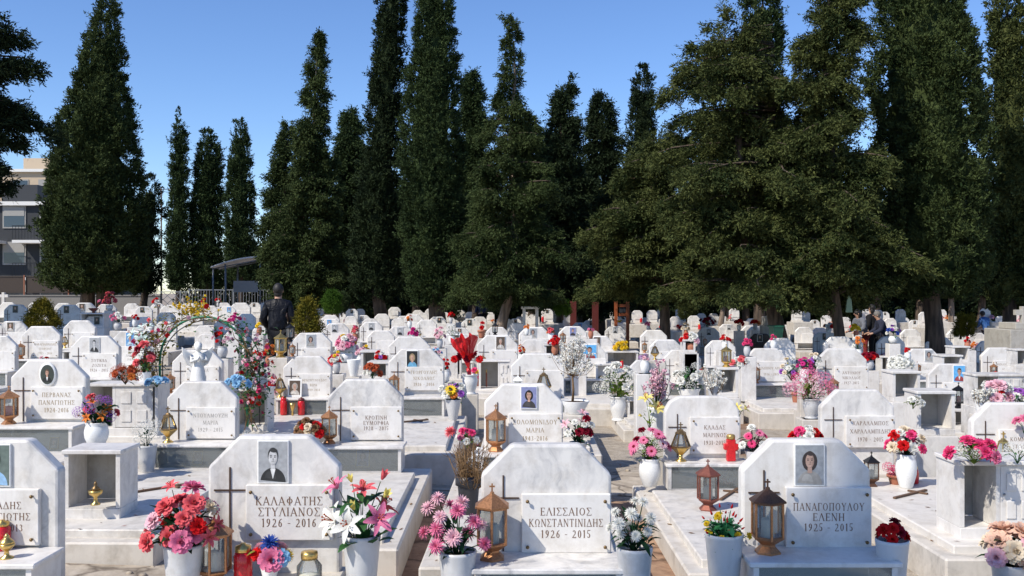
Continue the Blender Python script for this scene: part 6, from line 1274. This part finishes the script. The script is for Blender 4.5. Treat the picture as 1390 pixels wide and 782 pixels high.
niche('tall open niche box behind the three line stone', 1212, 1249, 504, 546, 9.9, .3)
bouquet('white carnations on top of the tall niche behind the three line stone', (PX(1222, 10.4), 10.4, PZ(503, 10.4)), .17, .14, [('rose', 'white', 14, .3)], 87, 'flower_leaf', 20)
lantern('copper lantern right of the white carnations', at('t13', 1245, -.2, .52), .26, 'copper')
niche('tallest open niche box, left of the black lantern', 1246, 1296, 531, 592, 8.4, .3)
bouquet('lime leaves and white bloom at the foot of the tallest niche', (PX(1239, 8.3), 8.3, PZ(552, 8.3)), .1, .09, [('rose', 'white', 3, .36)], 88, 'flower_leaf_lime', 26)
niche('small niche box with marble lid behind the striped shirt portrait', 1279, 1306, 482, 510, 13.0, .3)
nb = niche('low glass fronted case under the black lantern', 1294, 1334, 556, 582, 8.85, .3, dark=True)
t = lantern('black lantern with a red candle on the case by the striped shirt portrait', (PX(1309, nb.location.y), nb.location.y + .15, PZ(556, nb.location.y)), .24 * nb.location.y / 8.9, 'black_metal', n=4, candle='red_glass')
potted('pale pink and white silk roses right of the black lantern', 'dark little vase of the pale pink roses', 1352, 516, 546, 560, 9.3, 24, [('rose', 'palepink', 6, .34), ('rose', 'white', 5, .3), ('rose', 'red', 1, .16)], 89, pot='belly', potmat='grey_ceramic', potr=9, nleaf=16)
vase('slim white vase of the blossom twigs by the black lantern', (PX(1330, 9.2), 9.2, PZ(562, 9.2)), .14, .05, 'cone', 'white_ceramic', 'flower vases on the graves')
twigs('white blossom twigs between the black lantern and the pale pink roses', 1330, 520, 556, 15, 9.2, 'dry_twig', 90, 'petal_white', 14, 'blossom_branch')
potted('purple and white flowers at the right edge before the niche', 'white vase of the purple and white flowers at the right edge', 1383, 522, 547, 562, 9.6, 18, [('rose', 'white', 6, .28), ('rose', 'purple', 4, .26), ('rose', 'magenta', 3, .24)], 91, pot='belly', potr=9, nleaf=24)
niche('wide niche box under the lantern with the red flower', 1324, 1392, 508, 552, 10.9, .3, door=(.5, .95))
lantern('copper lantern with a red flower before it at the right', at('t15', 1349, -.16), .27, 'copper')
bouquet('red flower laid before the copper lantern at the right', at('t15', 1351, -.26, .475), .09, .08, [('rose', 'red', 4, .5)], 92, nleaf=4)
# middle distance flowers, lamps and boxes: x, top, bottom, depth, half width, blooms, label
def tuft(x, yt, yb, Z, half, bl, label, seed, pot='white_ceramic', **kw):
    k = Z / F; zb = PZ(yb, Z); zgr = surf(PX(x, Z), Z); h = max(.06, min(.15, zb - zgr))
    if zb - h - zgr > .03: pd = MB().box(-.11, .11, -.11, .11, zgr - zb + h - .02, -.001, 0, .006).build('pedestal', 'marble', None, (PX(x, Z), Z, zb - h)); tag(pd, 'marble block under the ' + ' '.join(label.split()[:11]), 'pedestal', 'marble blocks under the grave goods')
    vase(('white' if pot == 'white_ceramic' else 'grey' if pot == 'grey_ceramic' else 'terracotta') + ' vase of the ' + label, (PX(x, Z), Z, zb - h), h, max(.05, half * k * .5), 'belly', pot, 'flower vases on the graves')
    bouquet(label, (PX(x, Z), Z, zb - .02), (yb - yt) * k, half * k, bl, seed, group='bunches in the middle rows', **kw)
TU = [(149, 395, 414, 26, 9, [('rose', 'coral', 8, .3)], 'tall coral roses in the far left rows'), (160, 421, 438, 18, 11, [('rose', 'pink', 5, .25), ('rose', 'white', 4, .25)], 'pink and white bunch left of the arch rows'),
 (183, 424, 434, 19, 5, [('rose', 'red', 4, .4)], 'small red bunch beside the dark shaded stones'), (365, 463, 482, 13, 8, [('rose', 'orange', 7, .38)], 'orange silk roses left of the bronze lantern'),
 (470, 452, 478, 13.4, 17, [('rose', 'palepink', 8, .24), ('rose', 'white', 8, .24), ('rose', 'pink', 6, .26), ('rose', 'yellow', 3, .18)], 'big pink and white mixed bunch right of the bald man portrait'), (457, 474, 492, 12.6, 9, [('rose', 'white', 7, .32), ('rose', 'yellow', 2, .25)], 'white and yellow flowers above the red carnations'),
 (489, 470, 482, 13, 8, [('rose', 'palepink', 6, .4)], 'pale pink flowers beside the small niche'), (517, 474, 488, 12.2, 8, [('rose', 'red', 4, .4), ('rose', 'white', 2, .35), ('rose', 'purple', 2, .3)], 'red and white bow-like flowers left of the light blue portrait'),
 (561, 443, 455, 15.5, 7, [('rose', 'magenta', 6, .42)], 'magenta flowers between two middle headstones'), (597, 443, 460, 15, 8, [('rose', 'palepink', 7, .36)], 'pink flowers left of the leafy white bunch'), (613, 438, 456, 16, 9, [('rose', 'white', 7, .25)], 'leafy white bunch left of the leaning trunks'),
 (482, 443, 453, 16, 5, [('rose', 'coral', 5, .42)], 'coral flowers left of the blue shaded stone'), (605, 482, 502, 11.4, 6, [('rose', 'red', 6, .36), ('rose', 'white', 3, .3)], 'red and white flowers right of the light blue portrait'),
 (593, 470, 482, 12.4, 7, [('rose', 'palepink', 5, .36), ('rose', 'skyblue', 3, .3)], 'pale pink and blue bunch behind the light blue portrait stone'), (708, 465, 481, 13.2, 5, [('rose', 'orange', 3, .5), ('rose', 'red', 3, .45)], 'orange and red upright blooms above the plain stone'),
 (753, 455, 468, 13.6, 9, [('rose', 'red', 9, .36)], 'vivid red carnations on the marble block'), (748, 444, 452, 16, 6, [('rose', 'coral', 3, .4), ('rose', 'orange', 2, .4)], 'coral and orange bunch behind the vivid red carnations'), (785, 448, 466, 13.8, 7, [('bud', 'mint', 4, .2)], 'upright green leaves behind the blossom branch'),
 (875, 478, 489, 10.8, 8, [('cluster', 'purple', 4, .4), ('rose', 'palepink', 3, .3)], 'purple pink bunch left of the bell-shaped bronze lamp'), (937, 450, 466, 14.5, 13, [('rose', 'palepink', 6, .3), ('rose', 'white', 5, .3), ('rose', 'red', 3, .25)], 'pale pink and white bunch above the small dark niche'),
 (984, 453, 463, 14.6, 8, [('rose', 'red', 6, .34)], 'small red tulip bunch right of the thin lantern'), (1014, 457, 470, 14, 7, [('rose', 'hotpink', 7, .38)], 'hot pink roses left of the dark granite stone'), (1050, 452, 462, 15, 4, [('rose', 'hotpink', 3, .5)], 'little pink flower above the grey shaded stone'),
 (1162, 439, 449, 20, 7, [('rose', 'yellow', 8, .4)], 'yellow roses under the hanging banner'), (1165, 453, 474, 16, 9, [('rose', 'orange', 4, .3), ('rose', 'white', 6, .26)], 'orange and white flowers in shade by the dark trunk'), (1180, 474, 489, 14.5, 12, [('rose', 'darkred', 8, .3), ('rose', 'red', 3, .26)], 'dark red shaded flowers right of the lettered stone with lantern'),
 (1212, 440, 456, 19, 12, [('rose', 'blue', 4, .2), ('rose', 'purple', 4, .2), ('rose', 'white', 3, .18)], 'blue and purple bunch before the mourners'), (1313, 457, 464, 17, 4, [('rose', 'red', 3, .5)], 'single red flower by the right shaded stones'), (1232, 470, 478, 14, 4, [('rose', 'red', 3, .5)], 'small red flower beside the shaded lantern stone'),
 (302, 440, 470, 12, 14, [('rose', 'palepink', 7, .2), ('rose', 'red', 5, .2)], 'pale pink and red flowers seen through the arch'), (318, 424, 440, 17, 9, [('rose', 'magenta', 7, .3)], 'magenta flowers rising behind the arch top'), (352, 436, 444, 18, 5, [('rose', 'yellow', 4, .5)], 'yellow flowers left of the man in black'),
 (556, 426, 436, 20, 4, [('rose', 'orange', 2, .5), ('rose', 'red', 2, .45)], 'tiny orange and red doll-like bunch on a far stone'), (612, 423, 431, 24, 5, [('rose', 'red', 5, .45)], 'small red bunch left of the leaning trunks'), (715, 439, 445, 19, 4, [('rose', 'orange', 3, .5)], 'tiny orange flowers on a middle stone'), (802, 443, 449, 18, 4, [('rose', 'pink', 3, .5)], 'tiny pink flowers right of the palm-like bush'),
 (1003, 433, 441, 24, 6, [('rose', 'red', 5, .45)], 'scarlet bunch right of the pale forked trunk'), (1025, 432, 440, 25, 6, [('rose', 'red', 4, .4), ('rose', 'orange', 2, .4)], 'scarlet and orange bunch left of the stone block wall'), (960, 428, 444, 26, 12, [('rose', 'darkred', 12, .2)], 'dark red mass of flowers left of the pale forked trunk'), (931, 437, 448, 22, 6, [('rose', 'cream', 6, .4)], 'cream flowers under the olive bush'),
 (1125, 438, 444, 25, 8, [('rose', 'red', 5, .3), ('rose', 'white', 4, .3)], 'red and white bunch left of the dark straight trunk'), (880, 436, 441, 24, 4, [('rose', 'pink', 4, .5)], 'tiny pink flowers among shaded stones'), (62, 478, 496, 11, 8, [('rose', 'red', 2, .3), ('rose', 'palepink', 2, .3)], 'faded flowers behind the oval portrait stone'),
 (136, 405, 414, 30, 4, [('rose', 'pink', 3, .5)], 'tiny pink bunch by the two-stemmed trunk'), (276, 404, 411, 34, 4, [('rose', 'red', 3, .5)], 'tiny red bunch before the grey railing'), (296, 403, 411, 34, 4, [('rose', 'red', 3, .5), ('rose', 'white', 2, .5)], 'tiny red and white bunch before the canopy'), (211, 404, 411, 35, 5, [('rose', 'red', 3, .5), ('rose', 'white', 2, .5)], 'tiny red and white bunch before the pale lattice')]
for i, (x, yt, yb, Z, half, bl, lab) in enumerate(TU): tuft(x, yt, yb, Z, half, bl, lab, 200 + i, ('white_ceramic', 'grey_ceramic', 'white_ceramic', 'terracotta')[i % 4], nleaf=14, leafm=('flower_leaf', 'flower_leaf_dark')[i % 2])
for lab, x, yb, Z, H, body, kind in [('copper lantern before the gilt lettered stone at the far left', 28, 484, 12.4, .27, 'copper', 'l'), ('bronze vigil lamp right of the gilt lettered stone at the far left', 88, 475, 13, .26, 'bronze', 'v'), ('large brass lantern by the orange silk roses', 381, 485, 12.0, .34, 'brass', 'l'),
 ('grey black lantern behind the large brass lantern', 394, 464, 14.6, .30, 'black_metal', 'l'), ('small copper lantern under the bald man portrait', 397, 484, 11.8, .17, 'copper', 'l'), ('copper lantern beside the fair portrait stone above the white lantern', 705, 462, 15, .22, 'copper', 'l'), ('bronze bell-shaped lamp on the left shoulder of the overlapped stone', 889, 488, 11, .19, 'bronze', 'v'),
 ('thin copper lantern on the left of the shadow-striped middle stone', 875, 481, 13.2, .26, 'copper', 'l'), ('thin copper lantern left of the small red tulips', 957, 471, 15, .24, 'copper', 'l'), ('copper lantern in shade on the right dim portrait stone', 1204, 485, 15, .22, 'copper', 'l'), ('copper lantern by the middle stone right of the vivid red carnations', 764, 469, 14.4, .22, 'copper', 'l'),
 ('black lantern hanging by the stone under the leaning trunks', 672, 455, 16.2, .23, 'black_metal', 'l'), ('bronze lamp right of the magenta flowers', 570, 454, 15.5, .19, 'bronze', 'v'), ('little dark lamp on the small niche behind the planter', 502, 476, 12.35, .12, 'bronze', 'v')]:
    (lantern if kind == 'l' else lamp)(lab, rest(x, yb, Z), H, body, group=LG if kind == 'l' else 'tapered bronze vigil lamps')
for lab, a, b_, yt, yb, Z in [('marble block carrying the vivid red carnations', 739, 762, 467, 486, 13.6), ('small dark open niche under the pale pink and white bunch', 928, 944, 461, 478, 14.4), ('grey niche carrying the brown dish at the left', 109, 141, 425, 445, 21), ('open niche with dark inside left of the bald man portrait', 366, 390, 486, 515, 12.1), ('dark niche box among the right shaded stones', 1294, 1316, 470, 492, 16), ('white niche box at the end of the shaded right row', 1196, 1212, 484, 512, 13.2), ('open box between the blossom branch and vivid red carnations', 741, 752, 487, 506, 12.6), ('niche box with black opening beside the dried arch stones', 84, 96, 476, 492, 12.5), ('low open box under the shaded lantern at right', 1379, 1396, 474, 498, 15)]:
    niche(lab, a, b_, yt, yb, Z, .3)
vase('wide brown metal dish on the grey niche at the left', (PX(127, 21.1), 21.1, PZ(425, 21.1)), .11, .11, 'dish', 'rust_red_metal', None, 'dish')
# small bunches and red lights on the ledges of the middle and back rows
q = random.Random(12); pool = [k for k, g in GR.items() if k[0] in 'mb' and g['w'] > 15 or k[0] == 'e']; q.shuffle(pool); small = {}
for i, k in enumerate(pool[:110]):
    g = GR[k]; col = q.choice(['red', 'red', 'hotpink', 'white', 'yellow', 'palepink', 'orange', 'magenta', 'coral']); side = q.choice([-1, 1]); Y = g['Z'] - .2 * g['s']; X = g['X'] + side * q.uniform(.16, .30) * g['s']
    if abs(CX + X * F / Y - 269) < 22: continue
    z = g['z0'] + (SHELF if g['case'] else .3) * g['s']; l = landmark(CX + X * F / Y); far = 'back' if Y > 19 else 'middle'; sd = 'left' if CX + X * F / Y < l[0] else 'right'
    if i % 4 == 3: o = candle_jar(None, (X, Y, z), q.uniform(.12, .2), body='red_glass', lid=q.choice(['brass', 'red_glass']), r=.042); nm = 'red votive candle'
    else: o = bouquet(None, (X, Y, z), q.uniform(.14, .24), q.uniform(.08, .13), [('rose', col, 5, .36), ('rose', q.choice(['white', col, 'palepink']), 3, .3)], 400 + i, q.choice(['flower_leaf', 'flower_leaf_dark']), 14); o['group'] = 'bunches in the middle rows'; nm = {'hotpink': 'hot pink', 'palepink': 'pale pink'}.get(col, col) + ' bunch'
    small.setdefault((nm, far, l[1], sd), []).append((abs(CX + X * F / Y - l[0]), o))
for (nm, far, l, sd), L in small.items():
    for i, (d_, o) in enumerate(sorted(L, key=lambda r: r[0])): o['label'] = 'little %s on a %s row ledge, %s%s of %s' % (nm, far, '' if len(L) == 1 else ORD[i] + ' ', sd, l)
q = random.Random(31); lf = MB()
for i in range(900):      # dry leaves, needles and petals blown over slabs and path
    Y = 4.7 + 7.5 * q.random() ** 1.5; X = q.uniform(-.56, .56) * Y; z = surf(X, Y)
    if any(abs(X - g['X']) < .37 * g['s'] and -.34 * g['s'] < Y - g['Z'] < .12 for g in GR.values()): continue
    an = q.uniform(0, 6.28); L = q.uniform(.008, .028); wd = L * q.uniform(.2, .5); c, s_ = math.cos(an), math.sin(an)
    lf.add([(X - c * L, Y - s_ * L, z + .003), (X + s_ * wd, Y - c * wd, z + .004), (X + c * L, Y + s_ * L, z + .006), (X - s_ * wd, Y + c * wd, z + .004)], [(0, 1, 2, 3)], q.choice([0, 0, 0, 1, 1, 2]))
tag(lf.build('fallen_leaves', ['dry_twig', 'petal_brown', 'petal_rust']), 'dry leaves and bits of petal blown over the slabs and paths', 'fallen leaves', None, 'stuff')
# ------------------------------------------------------------------ far things under the trees
def stone_xc(label, x, yt, yb, Z, w, mat='marble', base=True):
    k = Z / F; h = (yb - yt) * k; t = thing('cross_monument', label, 'stone cross', (PX(x, Z), Z, PZ(yb, Z)), 0, 1, 'stone crosses'); a = w * k; th = a * .3
    MB().box(-th / 2, th / 2, -th / 2, th / 2, -.5, h, 0, .006).box(-a / 2, -th / 2 - .001, -th / 2 + .003, th / 2 - .003, h * .58, h * .58 + th, 0, .004).box(th / 2 + .001, a / 2, -th / 2 + .003, th / 2 - .003, h * .58, h * .58 + th, 0, .004).build('cross', mat, t); return t
stone_xc('white stone cross before the grey wall at the far left', 5, 397, 413, 34, 13); stone_xc('small stone cross on a post in the right back rows', 1345, 437, 456, 24, 9, 'old_stone')
t = stone_xc('big pale stone cross standing on stepped blocks at the right edge', 1389, 416, 444, 20, 24, 'old_stone')
Z = 19.9; t = thing('stepped_monument', 'stepped pale stone block monument at the right edge', 'monument', (PX(1385, Z), Z, zg(PX(1385, Z), Z)), 0, 1); k = Z / F; z0 = zg(PX(1385, Z), Z)
MB().box(-.36, .6, -.3, .8, -.2, PZ(447, Z) - z0, 0, .01).build('block', 'old_stone', t); MB().box(-.15, .5, -.1, .6, PZ(447, Z) - z0 + .002, PZ(441.5, Z) - z0 + .05, 0, .01).build('block', 'old_stone', t)
t = thing('block_wall', 'short wall of pale stacked stone blocks left of the green bin', 'wall', (PX(1046, 24), 24, zg(6.5, 24)), 0, 1); m = MB(); k = 24 / F
for r in range(6):
    for c in range(2): m.box(-.2 + c * .2 + (.05 if r % 2 else 0) - .0, -.2 + c * .2 + .195 + (.05 if r % 2 else 0), 0, .3, r * .22, r * .22 + .215, 0, .008)
m.build('blocks', 'old_stone', t)
t = thing('waste_bin', 'dark green plastic wheeled bin beside the thick curved trunk', 'bin', (PX(1053.5, 19.3), 19.3, PZ(470, 19.3)), .2, 1)
MB().lathe([(.11, 0), (.15, .36), (.15, .38)], 4, sm=False, rot=PI / 4).build('body', 'green_plastic', t); MB().box(-.13, .13, -.13, .13, .382, .42, 0, .01).build('lid', 'green_plastic', t)
t = thing('stone_table', 'white stone table on two legs under the trees', 'table', (PX(720, 27), 27, zg(0.5, 27)), 0, 1)
zt_ = PZ(416, 27) - zg(.5, 27); MB().box(-.26, .26, -.25, .25, zt_ - .07, zt_, 0, .008).build('top', 'marble', t)
for s in (-1, 1): MB().box(s * .18 - .04, s * .18 + .04, -.2, .2, -.2, zt_ - .072).build('leg', 'marble', t)
t = thing('steel_frame', 'orange painted steel frame with a dark panel between the shaded trunks', 'frame', (PX(846, 31), 31, zg(PX(846, 31), 31)), 0, 1); zb = zg(PX(846, 31), 31)
for px_ in (836, 852): MB().box((px_ - 846) * 31 / F - .05, (px_ - 846) * 31 / F + .05, -.05, .05, -.2, PZ(409, 31) - zb).build('post', 'orange_paint', t)
for yy in (413, 425): MB().box(-6 * 31 / F + .0, 3.7 * 31 / F, -.04, .04, PZ(yy, 31) - zb - .09, PZ(yy, 31) - zb).build('beam', 'orange_paint', t)
MB().box(-.13, .08, .0, .02, PZ(424.5, 31) - zb, PZ(416, 31) - zb).build('panel', 'charcoal_wall', t)
for x, lab in ((778, 'red painted post left of the dark conifer trunk'), (808, 'red painted post between dark trunks near the orange frame')):
    o = MB().box(-.1, .1, -.1, .1, -.2, 1.5).build('painted_post', 'red_paint', None, (PX(x, 32), 32, zg(PX(x, 32), 32))); tag(o, lab, 'post')
o = MB().prism([(-.1, 0), (.1, 0), (.075, .36), (.02, .5), (-.02, .5), (-.06, .36)], -.03, .03, 0, .01).build('hanging_bag', 'pale_green_bag', None, (PX(1150, 19.6), 19.5, PZ(424, 19.6)), 0, .68); o2 = MB().tube([(0, 0, .5), (-.05, 0, .75)], .006, 4).build('string', 'black_plastic', o); tag(o, 'pale green bag hanging beside the dark straight trunk', 'bag')
# people
person('man in a black leather jacket standing with his back to the camera', (PX(377, 17), 17, zg(PX(377, 17), 17)), .12, 1.71)
person('person in grey top and red skirt bending over a grave under the trees', (PX(1172, 27), 27, zg(10, 27)), 1.9, 1.55, 'grey_cloth', 'red_cloth', 'hair', 'bend', True)
person('person in black with long hair standing among the mourners', (PX(1186, 27.5), 27.5, zg(10, 27)), .6, 1.66, 'trousers_cloth', 'trousers_cloth', 'hair', 'stand', True)
person('grey haired person in a navy coat bending over the blue flowers', (PX(1201, 26.5), 26.5, zg(10.5, 27) - .02), 1.5, 1.55, 'navy_cloth', 'trousers_cloth', 'grey_hair', 'bend')
person('person in a blue shirt far behind the small stone cross', (PX(1340, 34), 34, zg(16, 34)), .4, 1.5, 'blue_paint', 'navy_cloth', 'hair', 'bend')
person('person with a pale top half hidden behind the leaning trunks', (PX(655, 36), 36, zg(-1, 36)), 2.4, 1.7, 'navy_cloth', 'trousers_cloth', 'hair', 'stand')
# a tall cypress behind the camera: its tip throws the shade on the front right stone
cx_, cy_, hh = SHADE
g = np.random.default_rng(3); n = 2200; u = g.random(n) ** .62; th = g.uniform(0, 6.28, n); r = (1.05 * (1 - u) ** .8 + .02) * g.uniform(.5, 1.02, n)
C = np.stack([r * np.cos(th), r * np.sin(th), 1.2 + u * (hh - 1.3)], 1)
t = thing('cypress_tree', 'tall cypress behind the photographer that shades the front right stone', 'tree', (cx_, cy_, zg(cx_, cy_)), 0, 1, 'cemetery cypresses')
link('crown', foliage_mesh('crown', C, np.stack([np.cos(th) * .4, np.sin(th) * .4, np.full(n, .9)], 1), np.minimum(.2, .02 + (1 - u) * .7), 'cypress_leaf', 4, sprays=20, L=.3, lw=.03, LS=np.minimum(1, .25 + (1 - u) * 4)), t); MB().tube([(0, 0, -.1), (0, 0, hh * .9)], [.25, .03], 8).build('trunk', 'bark', t)

# ------------------------------------------------------------------ labels of the stones that have none yet
todo = [(k, g) for k, g in GR.items() if not g['label']]
bins = {}
for k, g in todo:
    band = 'middle rows' if g['Z'] < 19 else ('back rows' if g['Z'] < 30 else 'farthest rows')
    l = landmark(g['x']); side = 'left' if g['x'] < l[0] else 'right'
    ms = {'marble': 'white headstone', 'veined_marble': 'grey veined white headstone', 'dark_granite': 'polished dark granite headstone'}[g['mat']]
    ms = ms + (' with portrait' if g['portrait'] else '')
    bins.setdefault((ms, band, l[1], side), []).append((abs(g['x'] - l[0]), k))
for (ms, band, l, side), L in bins.items():
    L.sort()
    for i, (d, k) in enumerate(L):
        GR[k]['o']['label'] = '%s in the %s, %s%s of %s' % (ms, band, '' if len(L) == 1 else ORD[i] + ' ', side, l)

if MISS: print('UNSUPPORTED', MISS)

bpy.context.view_layer.update()
for o in list(bpy.data.objects):       # a block of marble under whatever stands higher than the slab behind other stones
    if o.parent or o.name.split('.')[0] not in ('lantern', 'vigil_lamp', 'votive_candle', 'vase', 'pot'): continue
    if any(s_ in o['label'] for s_ in ('niche', 'on the case', 'on top', 'behind the')): continue
    X, Y, z = o.location; gap = z - surf(X, Y)
    if any(abs(X - g['X']) < .37 * g['s'] and -.38 * g['s'] < Y - g['Z'] < .02 for g in GR.values()): continue
    if gap < -.003: o.location.z -= gap
    elif gap > .03:
        wd = .11 if 'lan' in o.name or 'lamp' in o.name else max(.07, o.dimensions.x * .5)
        b = MB().box(-wd, wd, -wd, wd, -gap - .01, -.001, 0, .005).build('pedestal', 'kerb_marble', None, tuple(o.location)); tag(b, 'marble block under the ' + ' '.join(o['label'].split()[:11]), 'pedestal', 'marble blocks under the grave goods')
